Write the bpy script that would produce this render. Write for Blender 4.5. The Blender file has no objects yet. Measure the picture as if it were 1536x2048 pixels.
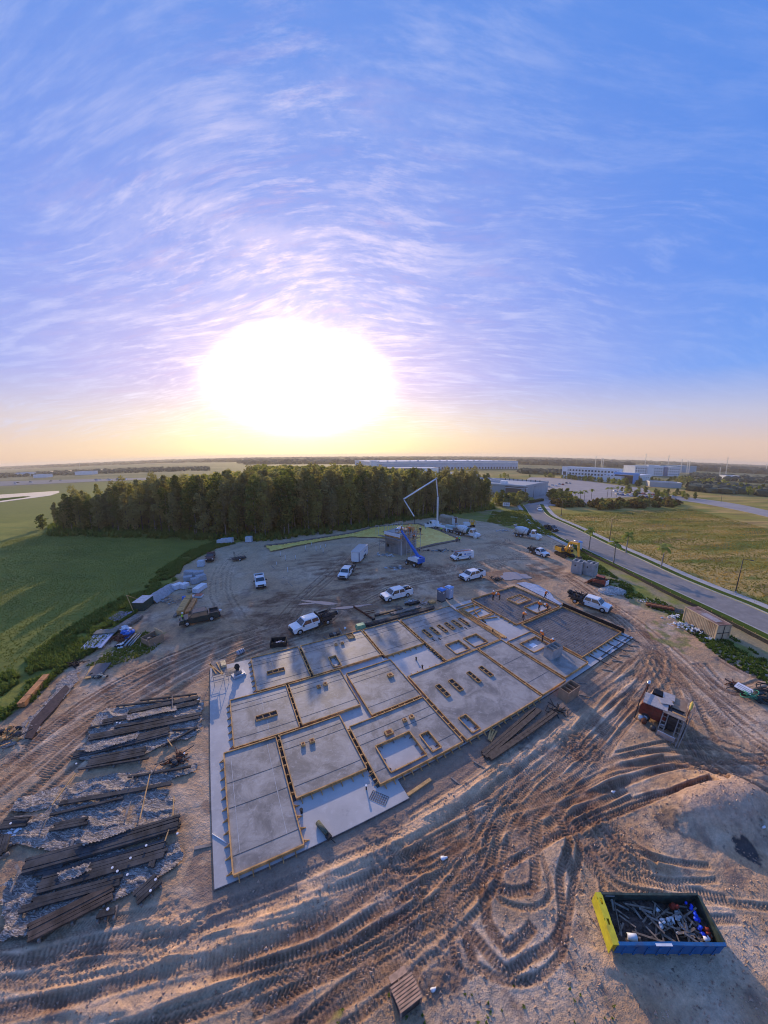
import bpy, bmesh, math, random
import numpy as np
from mathutils import Vector, Matrix
R = math.radians
sc = bpy.context.scene
rnd = random.Random(7)

# ------------------------------------------------------------------ camera, light, exposure
CAM_H, PITCH, ROLL = 26.0, 0.18124962, 0.0018115
LENS_F, LENS_A = 626.84, 0.77371302           # wide lens: r = F tan(A*theta)/A, in pixels of a 1536x2048 frame
cam_d = bpy.data.cameras.new('camera')
cam = bpy.data.objects.new('camera', cam_d)
sc.collection.objects.link(cam)
cam.location = (0, 0, CAM_H)
cam.rotation_euler = (math.pi/2 - PITCH, ROLL, 0)
cam_d.type = 'PANO'
try:
    cam_d.panorama_type = 'FISHEYE_LENS_POLYNOMIAL'; cd = cam_d
except Exception:
    cam_d.cycles.panorama_type = 'FISHEYE_LENS_POLYNOMIAL'; cd = cam_d.cycles
cam_d.sensor_fit = 'VERTICAL'
cam_d.sensor_width = 27.0
cam_d.sensor_height = 36.0
cd.fisheye_fov = math.pi*1.6
cd.fisheye_polynomial_k0 = 0.0
cd.fisheye_polynomial_k1 = -9.28948385e-02
cd.fisheye_polynomial_k2 = 7.84871984e-04
cd.fisheye_polynomial_k3 = 8.00561153e-05
cd.fisheye_polynomial_k4 = -2.03552582e-06
cam_d.clip_start = 0.1
cam_d.clip_end = 20000
sc.camera = cam
sc.view_settings.view_transform = 'Standard'
sc.view_settings.look = 'None'
sc.view_settings.exposure = 0.30
sc.view_settings.gamma = 1.0
sc.view_settings.use_curve_mapping = False
sc.cycles.max_bounces = 5
sc.cycles.diffuse_bounces = 3
sc.cycles.glossy_bounces = 2
sc.cycles.transmission_bounces = 3
sc.cycles.volume_bounces = 0
sc.cycles.transparent_max_bounces = 6
sc.cycles.use_adaptive_sampling = True
sc.cycles.use_denoising = True
sc.cycles.sample_clamp_indirect = 6.0
sc.cycles.filter_width = 1.05

SUN_AZ, SUN_EL = R(-14.3), R(15.5)             # azimuth from +Y towards +X
SUN_DIR = Vector((math.sin(SUN_AZ)*math.cos(SUN_EL), math.cos(SUN_AZ)*math.cos(SUN_EL), math.sin(SUN_EL)))
sl = bpy.data.lights.new('sun', 'SUN')
sl.energy = 3.0; sl.angle = R(0.5); sl.color = (1.0, 0.73, 0.47)
so = bpy.data.objects.new('sun', sl); sc.collection.objects.link(so)
so.rotation_euler = (-SUN_DIR).to_track_quat('-Z', 'Y').to_euler()
so.location = SUN_DIR*200

world = bpy.data.worlds.new('World'); sc.world = world; world.use_nodes = True

class NT:
    """short-hand for building a node tree"""
    def __init__(s, nt):
        s.nt = nt; s.n = nt.nodes; s.l = nt.links
    def node(s, t, **kw):
        n = s.n.new(t)
        for k, v in kw.items(): setattr(n, k, v)
        return n
    def put(s, inp, v):
        if hasattr(v, 'is_output') or isinstance(v, bpy.types.NodeSocket): s.l.new(v, inp)
        else: inp.default_value = v
    def m(s, op, a, b=0.0, c=0.0, clamp=False):
        n = s.n.new('ShaderNodeMath'); n.operation = op; n.use_clamp = clamp
        s.put(n.inputs[0], a); s.put(n.inputs[1], b); s.put(n.inputs[2], c)
        return n.outputs[0]
    def vm(s, op, a, b=(0, 0, 0), scale=None):
        n = s.n.new('ShaderNodeVectorMath'); n.operation = op
        s.put(n.inputs[0], a); s.put(n.inputs[1], b)
        if scale is not None: s.put(n.inputs['Scale'], scale)
        return n.outputs['Value'] if op in ('DOT_PRODUCT', 'LENGTH') else n.outputs[0]
    def mix(s, f, a, b, blend='MIX', clamp=False):
        n = s.n.new('ShaderNodeMix'); n.data_type = 'RGBA'; n.blend_type = blend; n.clamp_result = clamp
        s.put(n.inputs[0], f); s.put(n.inputs[6], a); s.put(n.inputs[7], b)
        return n.outputs[2]
    def ramp(s, f, stops, interp='LINEAR'):
        n = s.n.new('ShaderNodeValToRGB'); n.color_ramp.interpolation = interp
        e = n.color_ramp.elements
        while len(e) < len(stops): e.new(0.5)
        for k, (p, c) in enumerate(stops):
            e[k].position = p
            e[k].color = (c, c, c, 1) if isinstance(c, (int, float)) else tuple(c)+(1,)*(4-len(c))
        s.put(n.inputs[0], f)
        return n.outputs[0]
    def noise(s, vec, scale, detail=3, rough=0.5, dist=0.0, lac=2.0):
        n = s.n.new('ShaderNodeTexNoise'); s.put(n.inputs['Vector'], vec)
        n.inputs['Scale'].default_value = scale; n.inputs['Detail'].default_value = detail
        n.inputs['Roughness'].default_value = rough; n.inputs['Distortion'].default_value = dist
        n.inputs['Lacunarity'].default_value = lac
        return n.outputs['Fac']
    def xyz(s, v):
        n = s.n.new('ShaderNodeSeparateXYZ'); s.put(n.inputs[0], v); return n.outputs
    def comb(s, x, y, z):
        n = s.n.new('ShaderNodeCombineXYZ'); s.put(n.inputs[0], x); s.put(n.inputs[1], y); s.put(n.inputs[2], z); return n.outputs[0]
    def smooth(s, v, a, b):
        n = s.n.new('ShaderNodeMapRange'); n.interpolation_type = 'SMOOTHSTEP'
        s.put(n.inputs['Value'], v); n.inputs['From Min'].default_value = a; n.inputs['From Max'].default_value = b
        return n.outputs['Result']

def build_world():
    W = NT(world.node_tree); W.n.clear()
    out = W.node('ShaderNodeOutputWorld')
    tc = W.node('ShaderNodeTexCoord')
    d = tc.outputs['Generated']
    X, Y, Z = W.xyz(d)
    zc = W.m('MAXIMUM', Z, 0.0)
    # clear sky: blue overhead, peach at the horizon
    base = W.ramp(W.m('POWER', zc, 0.6), [(0.0, (.68, .46, .37)), (.16, (.66, .47, .42)), (.28, (.44, .45, .64)),
                  (.40, (.085, .285, .80)), (.60, (.065, .235, .76)), (1.0, (.072, .225, .70))])
    # angle to the sun
    cosa = W.vm('DOT_PRODUCT', d, tuple(SUN_DIR))
    ang = W.m('DEGREES', W.m('ARCCOSINE', W.m('MINIMUM', cosa, 0.99999)))
    lil = W.m('MULTIPLY', W.m('POWER', 2.718, W.m('MULTIPLY', W.m('POWER', W.m('DIVIDE', ang, 44.0), 2.0), -1.0)), 0.84)
    lilc = W.ramp(zc, [(0.0, (.72, .47, .32)), (.11, (.76, .50, .46)), (.22, (.68, .43, .66)), (.42, (.40, .38, .78)), (.8, (.22, .34, .80))])
    col = W.mix(lil, base, lilc)
    # cirrus, on a plane high above: long torn fibres
    inv = W.m('DIVIDE', 1.0, W.m('ADD', zc, 0.15))
    px = W.m('MULTIPLY', X, inv); py = W.m('MULTIPLY', Y, inv)
    P = W.comb(px, py, 0.0)
    warp = W.node('ShaderNodeTexNoise'); W.put(warp.inputs['Vector'], P); warp.inputs['Scale'].default_value = 0.55
    warp.inputs['Detail'].default_value = 2
    wv = W.vm('SCALE', W.vm('SUBTRACT', warp.outputs['Color'], (.5, .5, .5)), scale=0.9)
    P2 = W.vm('ADD', P, wv)
    def fibre(angle, sx, sy, scale, detail, rough):
        mp = W.node('ShaderNodeMapping'); W.put(mp.inputs['Vector'], P2)
        mp.inputs['Rotation'].default_value = (0, 0, R(angle)); mp.inputs['Scale'].default_value = (sx, sy, 1)
        return W.noise(mp.outputs[0], scale, detail, rough)
    f1 = fibre(28, .42, 1.9, 7.5, 9, .66)
    f2 = fibre(-8, .45, 2.0, 11.0, 9, .70)
    f3 = W.noise(P2, 1.3, 4, .55)
    f4 = fibre(60, .8, 1.6, 2.6, 9, .7)
    dens = W.m('MULTIPLY', W.smooth(f1, .43, .72), W.smooth(f3, .34, .60))
    dens2 = W.m('MULTIPLY', W.smooth(f2, .46, .74), W.smooth(f3, .62, .36))
    dens3 = W.m('MULTIPLY', W.smooth(f4, .44, .74), .45)
    dn = W.m('ADD', W.m('ADD', dens, dens2), dens3)
    near = W.m('POWER', 2.718, W.m('MULTIPLY', W.m('POWER', W.m('DIVIDE', ang, 28.0), 2.0), -1.0))
    # the sheet of cirrus lies round the sun and thins out to the sides
    side = W.m('POWER', 2.718, W.m('MULTIPLY', W.m('POWER', W.m('DIVIDE', ang, 50.0), 2.4), -1.0))
    low = W.smooth(zc, .015, .10)
    dn = W.m('MULTIPLY', W.m('MULTIPLY', dn, low), W.m('ADD', W.m('MULTIPLY', side, .62), W.m('ADD', W.m('MULTIPLY', near, .55), .10)), clamp=True)
    ccol = W.mix(near, (.48, .55, .86, 1), (1.20, .88, .96, 1))
    col = W.mix(W.m('MULTIPLY', dn, .80), col, ccol)
    # thin lilac bellies between the fibres
    und = W.m('MULTIPLY', W.m('MULTIPLY', W.smooth(f1, .50, .30), near), W.m('MULTIPLY', low, .55))
    col = W.mix(und, col, (.62, .41, .66, 1))
    # glare round the sun: a wide flat disc, reddened towards the horizon
    RT = (math.cos(SUN_AZ), -math.sin(SUN_AZ), 0)
    sx = W.m('MULTIPLY', W.vm('DOT_PRODUCT', d, RT), .60); sz = W.m('SUBTRACT', Z, math.sin(R(11.6)))
    r_ = W.m('DEGREES', W.m('SQRT', W.m('ADD', W.m('MULTIPLY', sx, sx), W.m('MULTIPLY', sz, sz))))
    r_ = W.m('ADD', r_, W.m('MULTIPLY', W.m('LESS_THAN', cosa, 0.0), 90.0))
    r_ = W.m('MULTIPLY', r_, W.m('ADD', .80, W.m('MULTIPLY', W.m('ADD', f1, W.noise(P2, 3.2, 5, .6)), .20)))
    ex = W.m('POWER', 2.718, W.m('MULTIPLY', W.m('POWER', W.m('DIVIDE', r_, 6.2), 3.7), -1.0))
    ex2 = W.m('POWER', 2.718, W.m('MULTIPLY', W.m('POWER', W.m('DIVIDE', r_, 15.0), 2.0), -1.0))
    glare = W.m('ADD', W.m('MULTIPLY', ex, 24.0), W.m('MULTIPLY', ex2, .11))
    air = W.m('DIVIDE', 1.0, W.m('ADD', zc, 0.012))
    def tr(k): return W.m('POWER', 2.718, W.m('MULTIPLY', air, -k))
    gl = W.comb(W.m('MULTIPLY', glare, tr(.030)), W.m('MULTIPLY', W.m('MULTIPLY', glare, .86), tr(.028)), W.m('MULTIPLY', W.m('MULTIPLY', glare, .60), tr(.13)))
    # amber spill of the glare in the thick air just above the horizon
    sp = W.m('MULTIPLY', W.m('POWER', 2.718, W.m('MULTIPLY', W.m('POWER', W.m('DIVIDE', r_, 14.0), 2.0), -1.0)), W.m('MULTIPLY', W.smooth(zc, .20, .03), .85))
    col = W.mix(sp, col, (.98, .88, .34, 1))
    col = W.mix(1.0, col, gl, blend='ADD')
    # below the horizon: dull haze
    col = W.mix(W.smooth(Z, 0.0, -0.02), col, (.20, .17, .15, 1))
    bg = W.node('ShaderNodeBackground'); W.put(bg.inputs['Color'], col); bg.inputs['Strength'].default_value = 0.83
    sky = W.node('ShaderNodeTexSky'); sky.sky_type = 'NISHITA'; sky.sun_disc = False
    sky.sun_elevation = SUN_EL; sky.sun_rotation = SUN_AZ
    sky.air_density = 1.0; sky.dust_density = 1.0; sky.ozone_density = 2.0
    bg2 = W.node('ShaderNodeBackground'); W.put(bg2.inputs['Color'], sky.outputs[0]); bg2.inputs['Strength'].default_value = 0.018
    add = W.node('ShaderNodeAddShader'); W.l.new(bg.outputs[0], add.inputs[0]); W.l.new(bg2.outputs[0], add.inputs[1])
    W.l.new(add.outputs[0], out.inputs['Surface'])
build_world()
# ------------------------------------------------------------------ geometry of the place: a spot on the ground from where it is seen
def ray(x, y):
    u, v = x-768.0, 1024.0-y
    r = math.hypot(u, v); th = math.atan(LENS_A*r/LENS_F)/LENS_A
    s = math.sin(th)/r if r > 1e-6 else 1/LENS_F
    dx, dy, dz = u*s, v*s, -math.cos(th)
    c, sn = math.cos(ROLL), math.sin(ROLL); dx, dy = c*dx-sn*dy, sn*dx+c*dy
    cp, sp = math.cos(PITCH), math.sin(PITCH)
    return dx, dy*sp-dz*cp, dy*cp+dz*sp
def g(x, y, z=0.0):
    d = ray(x, y); t = (z-CAM_H)/d[2]
    return Vector((d[0]*t, d[1]*t, z))
def g2(x, y, z=0.0):
    p = g(x, y, z); return (p.x, p.y)
def top_of(xb, yb, xt, yt):
    """height of a point seen at (xt, yt) above a foot seen at (xb, yb)"""
    b = g(xb, yb); D = math.hypot(b.x, b.y); d = ray(xt, yt)
    return CAM_H + D*d[2]/math.hypot(d[0], d[1])

# slab grid: u runs along the long side, v across it
YAW = -.4818
VA = Vector((math.sin(YAW), math.cos(YAW), 0)); VB = Vector((math.cos(YAW), -math.sin(YAW), 0))
SO = g(425.5, 1779, .15); SO.z = 0
SLAB_ROT = math.atan2(VB.y, VB.x)
def S(u, v, z=0.0): return SO + VB*u + VA*v + Vector((0, 0, z))

# ------------------------------------------------------------------ meshes
class MB:
    def __init__(s): s.v = []; s.f = []; s.m = []; s.smooth = []
    def add(s, vs, fs, mi=0, sm=False):
        o = len(s.v); s.v.extend([tuple(p) for p in vs]); s.f.extend([tuple(i+o for i in f) for f in fs])
        s.m.extend([mi]*len(fs)); s.smooth.extend([sm]*len(fs)); return s
    def box(s, c, d, rz=0.0, mi=0, rx=0.0, ry=0.0, taper=1.0):
        hx, hy, hz = d[0]/2, d[1]/2, d[2]/2
        vs = [Vector((x*(taper if z > 0 else 1), y*(taper if z > 0 else 1), z)) for z in (-hz, hz) for x, y in ((-hx, -hy), (hx, -hy), (hx, hy), (-hx, hy))]
        if rx or ry or rz:
            M = Matrix.Rotation(rz, 3, 'Z') @ Matrix.Rotation(ry, 3, 'Y') @ Matrix.Rotation(rx, 3, 'X')
            vs = [M @ p for p in vs]
        c = Vector(c); vs = [p+c for p in vs]
        return s.add(vs, [(3, 2, 1, 0), (4, 5, 6, 7), (0, 1, 5, 4), (1, 2, 6, 5), (2, 3, 7, 6), (3, 0, 4, 7)], mi)
    def bar(s, a, b, w, h=None, mi=0, up=(0, 0, 1)):
        a = Vector(a); b = Vector(b); h = h or w; t = (b-a)
        if t.length < 1e-6: return s
        t.normalize(); up = Vector(up)
        if abs(t.dot(up)) > .98: up = Vector((0, 1, 0))
        sx = t.cross(up).normalized()*(w/2); sz = sx.cross(t).normalized()*(h/2)
        vs = [p+i*sx+j*sz for p in (a, b) for i, j in ((-1, -1), (1, -1), (1, 1), (-1, 1))]
        return s.add(vs, [(0, 1, 2, 3), (7, 6, 5, 4), (0, 4, 5, 1), (1, 5, 6, 2), (2, 6, 7, 3), (3, 7, 4, 0)], mi)
    def cyl(s, a, b, r0, r1=None, n=10, mi=0, cap=True, sm=True):
        a = Vector(a); b = Vector(b); r1 = r0 if r1 is None else r1; t = (b-a).normalized()
        up = Vector((0, 0, 1)) if abs(t.z) < .95 else Vector((1, 0, 0))
        x = t.cross(up).normalized(); y = x.cross(t)
        vs = [p+(x*math.cos(q)+y*math.sin(q))*r for p, r in ((a, r0), (b, r1)) for q in [2*math.pi*i/n for i in range(n)]]
        fs = [(i, (i+1) % n, n+(i+1) % n, n+i) for i in range(n)]
        s.add(vs, fs, mi, sm)
        if cap:
            o = len(s.v)-2*n
            s.f += [tuple(o+i for i in reversed(range(n))), tuple(o+n+i for i in range(n))]; s.m += [mi]*2; s.smooth += [False]*2
        return s
    def lathe(s, a, b, prof, n=12, mi=0, sm=True):
        """profile of (t along a-b, radius)"""
        a = Vector(a); b = Vector(b); t = (b-a); L = t.length; t.normalize()
        up = Vector((0, 0, 1)) if abs(t.z) < .95 else Vector((1, 0, 0))
        x = t.cross(up).normalized(); y = x.cross(t); k = len(prof)
        vs = [a+t*(L*p)+(x*math.cos(2*math.pi*i/n)+y*math.sin(2*math.pi*i/n))*r for p, r in prof for i in range(n)]
        fs = [(j*n+i, j*n+(i+1) % n, (j+1)*n+(i+1) % n, (j+1)*n+i) for j in range(k-1) for i in range(n)]
        fs += [tuple(reversed(range(n))), tuple((k-1)*n+i for i in range(n))]
        return s.add(vs, fs, mi, sm)
    def prism(s, pts, z0, z1, mi=0):
        n = len(pts); vs = [(p[0], p[1], z0) for p in pts]+[(p[0], p[1], z1) for p in pts]
        return s.add(vs, [tuple(reversed(range(n))), tuple(range(n, 2*n))]+[(i, (i+1) % n, n+(i+1) % n, n+i) for i in range(n)], mi)
    def profile(s, pts, y0, y1, mi=0, inset=None):
        """pts (x,z) side outline extruded across y"""
        n = len(pts); vs = [(p[0], y0, p[1]) for p in pts]+[(p[0], y1, p[1]) for p in pts]
        return s.add(vs, [tuple(range(n)), tuple(reversed(range(n, 2*n)))]+[((i+1) % n, i, n+i, n+(i+1) % n) for i in range(n)], mi)
    def quad(s, a, b, c, d, mi=0): return s.add([a, b, c, d], [(0, 1, 2, 3)], mi)
    def sheet(s, fn, nu, nv, mi=0, sm=True):
        vs = [fn(i/nu, j/nv) for j in range(nv+1) for i in range(nu+1)]
        fs = [(j*(nu+1)+i, j*(nu+1)+i+1, (j+1)*(nu+1)+i+1, (j+1)*(nu+1)+i) for j in range(nv) for i in range(nu)]
        return s.add(vs, fs, mi, sm)
    def blob(s, c, r, n=6, mi=0, jag=0.0, rr=None, sm=True):
        rr = rr or rnd; c = Vector(c); r = Vector(r) if hasattr(r, '__len__') else Vector((r, r, r))
        k = max(3, n//2); vs = [c+Vector((0, 0, r.z))]
        for j in range(1, k):
            for i in range(n):
                t = math.pi*j/k; p = 2*math.pi*(i+.5*(j % 2))/n; q = 1+rr.uniform(-jag, jag)
                vs.append(c+Vector((r.x*math.sin(t)*math.cos(p)*q, r.y*math.sin(t)*math.sin(p)*q, r.z*math.cos(t)*q)))
        vs.append(c-Vector((0, 0, r.z)))
        fs = [(0, 1+i, 1+(i+1) % n) for i in range(n)]
        for j in range(k-2):
            a = 1+j*n
            fs += [(a+i, a+n+i, a+n+(i+1) % n, a+(i+1) % n) for i in range(n)]
        a = 1+(k-2)*n; fs += [(a+i, len(vs)-1, a+(i+1) % n) for i in range(n)]
        return s.add(vs, fs, mi, sm)
    def mesh(s, name, mats, autosmooth=False):
        me = bpy.data.meshes.new(name); me.from_pydata(s.v, [], s.f)
        for m in (mats if isinstance(mats, (list, tuple)) else [mats]): me.materials.append(m)
        me.polygons.foreach_set('material_index', s.m); me.polygons.foreach_set('use_smooth', s.smooth)
        me.update(); return me

def link(o, parent=None):
    sc.collection.objects.link(o)
    if parent is not None: o.parent = parent
    return o
def obj(name, mb, mats, parent=None, loc=None, rz=0, label=None, kind=None, bevel=0):
    me = mb if isinstance(mb, bpy.types.Mesh) else mb.mesh(name, mats)
    o = link(bpy.data.objects.new(name, me), parent)
    if loc is not None: o.location = loc
    if rz: o.rotation_euler.z = rz
    if label: o['label'] = label
    if kind: o['kind'] = kind
    return o
def tag(o, label, cat, group=None):
    o['label'] = label; o['category'] = cat; o['kind'] = 'thing'
    if group: o['group'] = group
    return o
def thing(name, label, cat, loc=(0, 0, 0), rz=0, group=None):
    o = bpy.data.objects.new(name, None); o.empty_display_size = .3; link(o)
    o.location = loc; o.rotation_euler.z = rz
    return tag(o, label, cat, group)
def children(o): return [c for c in ALLKIDS.get(o.name, [])]
ALLKIDS = {}
def copy_tree(src, loc, rz, label=None, group=None, scale=None):
    def cp(o, par):
        c = o.copy(); link(c, par)
        for ch in list(o.children): cp(ch, c)
        return c
    c = cp(src, None)
    c.location = loc; c.rotation_euler.z = rz
    if scale is not None: c.scale = (scale,)*3 if not hasattr(scale, '__len__') else scale
    if label: c['label'] = label
    if group: c['group'] = group
    return c
def struct(name, mb, mats, parent=None, kind='structure'):
    o = obj(name, mb, mats, parent)
    if parent is None: o['kind'] = kind
    return o

# ------------------------------------------------------------------ materials
MATS = {}
def mat(name, color, rough=.8, metal=0.0, var=.25, scale=3.0, bump=.0, bscale=None, dirt=None, spec=.3, detail=4, obj_coords=False, alpha=None, stretch=None):
    """plain surface: base colour broken up by noise, with optional grime and relief"""
    if name in MATS: return MATS[name]
    m = bpy.data.materials.new(name); m.use_nodes = True; N = NT(m.node_tree)
    p = N.n['Principled BSDF']
    geo = N.node('ShaderNodeTexCoord')
    vec = geo.outputs['Object'] if obj_coords else N.node('ShaderNodeNewGeometry').outputs['Position']
    if stretch:
        mp = N.node('ShaderNodeMapping'); N.put(mp.inputs['Vector'], vec); mp.inputs['Scale'].default_value = stretch; vec = mp.outputs[0]
    f = N.noise(vec, scale, detail, .6)
    c = tuple(color)+(1,)
    lo = tuple(max(0, q*(1-var)) for q in color)+(1,); hi = tuple(min(1, q*(1+var)) for q in color)+(1,)
    col = N.mix(N.smooth(f, .3, .7), lo, hi)
    if dirt:
        f2 = N.noise(vec, scale*.45, 5, .65)
        col = N.mix(N.m('MULTIPLY', N.smooth(f2, .48, .72), dirt[1]), col, tuple(dirt[0])+(1,))
    N.put(p.inputs['Base Color'], col)
    p.inputs['Roughness'].default_value = rough; p.inputs['Metallic'].default_value = metal
    p.inputs['Specular IOR Level'].default_value = spec
    if bump:
        b = N.node('ShaderNodeBump'); b.inputs['Strength'].default_value = 1.0; b.inputs['Distance'].default_value = bump
        N.put(b.inputs['Height'], N.noise(vec, bscale or scale*4, 4, .6)); N.l.new(b.outputs[0], p.inputs['Normal'])
    if alpha is not None: p.inputs['Alpha'].default_value = alpha
    MATS[name] = m; return m

WOOD = mat('form_lumber', (.56, .30, .11), .75, var=.35, scale=1.6, bump=.004, bscale=30)
WOOD_RAW = mat('fresh_lumber', (.60, .34, .13), .7, var=.22, scale=2.5, bump=.004, bscale=25)
WOOD_GREY = mat('weathered_lumber', (.24, .20, .17), .85, var=.35, scale=2.5, bump=.006, bscale=25)
WOOD_DARK = mat('dark_timber', (.052, .052, .054), .8, var=.5, scale=1.2, bump=.008, bscale=18, dirt=((.10, .092, .086), .5))
PLY = mat('plywood', (.34, .23, .15), .7, var=.2, scale=1.0, dirt=((.16, .11, .08), .6))
PLY_LIGHT = mat('light_plywood', (.58, .42, .24), .7, var=.12, scale=2.0)
BLACK = mat('black_rubber', (.022, .022, .024), .75, var=.3, scale=4)
DARKMET = mat('black_painted_steel', (.035, .035, .038), .5, var=.4, scale=3, dirt=((.12, .09, .07), .4))
STEEL = mat('grey_steel', (.34, .35, .36), .4, .7, var=.2, scale=3)
GALV = mat('galvanised_steel', (.50, .52, .55), .45, .5, var=.15, scale=2)
RUST = mat('rusty_steel', (.13, .045, .025), .85, var=.45, scale=5, bump=.004)
GLASS = mat('dark_window_glass', (.030, .036, .045), .06, var=.1, scale=1, spec=.9)
WHITE = mat('white_vehicle_paint', (.78, .79, .80), .28, var=.04, scale=.6, spec=.5, dirt=((.50, .45, .41), .35), obj_coords=True)
CHROME = mat('bright_metal', (.6, .6, .62), .25, .9, var=.1)
LAMP = mat('headlight_lens', (.75, .76, .78), .15, var=.05, spec=.8)
REDLAMP = mat('red_lamp_lens', (.35, .02, .02), .3, var=.1)
ORANGE = mat('orange_safety_cloth', (1.0, .22, .03), .7, var=.15, scale=6)
LIME = mat('lime_safety_cloth', (.45, .80, .06), .7, var=.15, scale=6)
HELMET = mat('white_hard_hat', (.82, .82, .80), .4, var=.04)
DENIM = mat('dark_work_trousers', (.030, .033, .045), .85, var=.3, scale=8)
SKIN = mat('skin', (.30, .17, .11), .6, var=.1, scale=8)
CONC_BOX = mat('cast_concrete_grey', (.36, .36, .35), .85, var=.18, scale=1.2, bump=.006, bscale=12, dirt=((.22, .20, .18), .5))
PVC = mat('white_plastic_pipe', (.72, .73, .75), .4, var=.08)
BLUE_TARP = mat('blue_tarpaulin', (.03, .16, .55), .45, var=.35, scale=4, bump=.03, bscale=5)
# ------------------------------------------------------------------ ground: one sheet, fine near the site, coarse out to the horizon
def vnoise(x, y, seed=0):
    xi = np.floor(x).astype(np.int64); yi = np.floor(y).astype(np.int64); fx = x-xi; fy = y-yi
    fx = fx*fx*(3-2*fx); fy = fy*fy*(3-2*fy)
    def h(a, b):
        n = (a*374761393 + b*668265263 + seed*974634777) & 0x7fffffff
        n = ((n ^ (n >> 13))*1274126177) & 0x7fffffff
        return ((n ^ (n >> 16)) & 0xffff)/65535.0
    return (h(xi, yi)*(1-fx)+h(xi+1, yi)*fx)*(1-fy)+(h(xi, yi+1)*(1-fx)+h(xi+1, yi+1)*fx)*fy
def fbm(x, y, octv=4, seed=0, gain=.5):
    a = 1.0; s = 0; t = 0
    for k in range(octv):
        s = s+a*vnoise(x*2**k+k*17.3, y*2**k-k*9.1, seed+k); t += a; a *= gain
    return s/t-.5
def ss(a, b, x):
    t = np.clip((x-a)/(b-a), 0, 1); return t*t*(3-2*t)
def pip(X, Y, poly):
    c = np.zeros(X.shape, bool); n = len(poly)
    for i in range(n):
        x0, y0 = poly[i]; x1, y1 = poly[(i+1) % n]
        if abs(y1-y0) < 1e-9: continue
        c ^= ((y0 > Y) != (y1 > Y)) & (X < (x1-x0)*(Y-y0)/(y1-y0)+x0)
    return c
PX = lambda pts: [g2(*p) for p in pts]
def axis(a, segs):
    out = [a]
    for b, st in segs:
        n = max(1, round((b-out[-1])/st)); s0 = out[-1]
        out += [s0+(b-s0)*(i+1)/n for i in range(n)]
    return np.array(out)
def geo_axis(a, b, st, gr):
    out = []; x = a; s = st
    while (x < b) if b > a else (x > b):
        s *= gr; x = x+s if b > a else x-s; out.append(x)
    return out
gx = axis(-42.0, [(-23, .17), (30, .072), (46, .17), (80, .5)])
gx = np.concatenate([np.array(geo_axis(-42, -9000, .3, 1.10))[::-1], gx, np.array(geo_axis(80, 9000, .6, 1.12))])
gy = axis(0.5, [(3, .2), (24, .066), (40, .11), (62, .19), (125, .55)])
gy = np.concatenate([np.array(geo_axis(.5, -400, .5, 1.5))[::-1], gy, np.array(geo_axis(125, 9000, .9, 1.07))])
GX, GY = np.meshgrid(gx, gy)
NXg, NYg = len(gx), len(gy)
Hh = np.zeros(GX.shape); WET = np.zeros(GX.shape); TRD = np.zeros(GX.shape); SUNLIT_SAND = np.zeros(GX.shape)

# --- dirt area of the site
SITE = [(-60, 1700), (-60, 1462), (0, 1436), (62, 1398), (105, 1352), (150, 1318), (196, 1292), (232, 1262), (262, 1232), (300, 1190), (352, 1160), (350, 1146),
        (366, 1128), (400, 1112), (432, 1094), (470, 1084), (545, 1078), (640, 1062), (730, 1048), (800, 1040), (900, 1034), (965, 1044), (1010, 1052), (1045, 1066),
        (1118, 1078), (1140, 1090), (1120, 1108), (1160, 1128), (1230, 1176), (1290, 1200), (1345, 1228), (1360, 1250), (1440, 1296), (1536, 1352), (1620, 1400), (1700, 2200), (-300, 2200)]
spx = PX(SITE[:-2])
site = [(-60, 10), (-60, -60)] if False else []
poly_site = spx+[(200, spx[-1][1]), (200, -90), (-90, -90), (-90, spx[0][1])]
wx = fbm(GX*.35, GY*.35, 4, 3)*3.0; wy = fbm(GX*.35+40, GY*.35, 4, 4)*3.0
near = (GX > -140) & (GX < 200) & (GY > -100) & (GY < 240)
DIRT = pip(GX+wx, GY+wy, poly_site).astype(float)*near
# green tongue of weeds between the site and the road, right-hand side
WEED = pip(GX+wx*.8, GY+wy*.8, PX([(1236, 1168), (1310, 1186), (1352, 1222), (1345, 1238), (1290, 1222), (1250, 1200)])).astype(float)
WEED = np.maximum(WEED, pip(GX+wx*.8, GY+wy*.8, PX([(985, 1040), (1050, 1040), (1118, 1078), (1060, 1068), (1000, 1052)])).astype(float))
GRASS = 1-DIRT*(1-WEED)
slabm = pip(GX, GY, [tuple(S(u, v)[:2]) for u, v in ((-.1, -.1), (14.2, -.1), (14.2, 1.8), (54.6, 1.8), (54.6, 24.6), (-.1, 24.6))])

# --- broad relief
rel = fbm(GX*.12, GY*.12, 4, 11)*.5+fbm(GX*.6, GY*.6, 4, 12)*.16+fbm(GX*2.2, GY*2.2, 3, 13)*.05
Hh += rel*DIRT
def bump_at(px, py, rx, ry, h, rot=0., seed=5, z=0):
    c = g2(px, py, z); cx, cy = c
    i0, i1 = np.searchsorted(gx, [cx-max(rx, ry)*2.2, cx+max(rx, ry)*2.2]); j0, j1 = np.searchsorted(gy, [cy-max(rx, ry)*2.2, cy+max(rx, ry)*2.2])
    x = GX[j0:j1, i0:i1]-cx; y = GY[j0:j1, i0:i1]-cy
    a = x*math.cos(rot)+y*math.sin(rot); b = -x*math.sin(rot)+y*math.cos(rot)
    n = fbm(GX[j0:j1, i0:i1]*.5, GY[j0:j1, i0:i1]*.5, 4, seed)
    r = np.sqrt((a/rx)**2+(b/ry)**2)*(1+n*.6)
    Hh[j0:j1, i0:i1] += h*np.exp(-(r*1.2)**2.6)
    return
bump_at(1440, 1612, 5.2, 2.6, 1.5, 0.05, 31)       # spoil heap at the right
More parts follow.
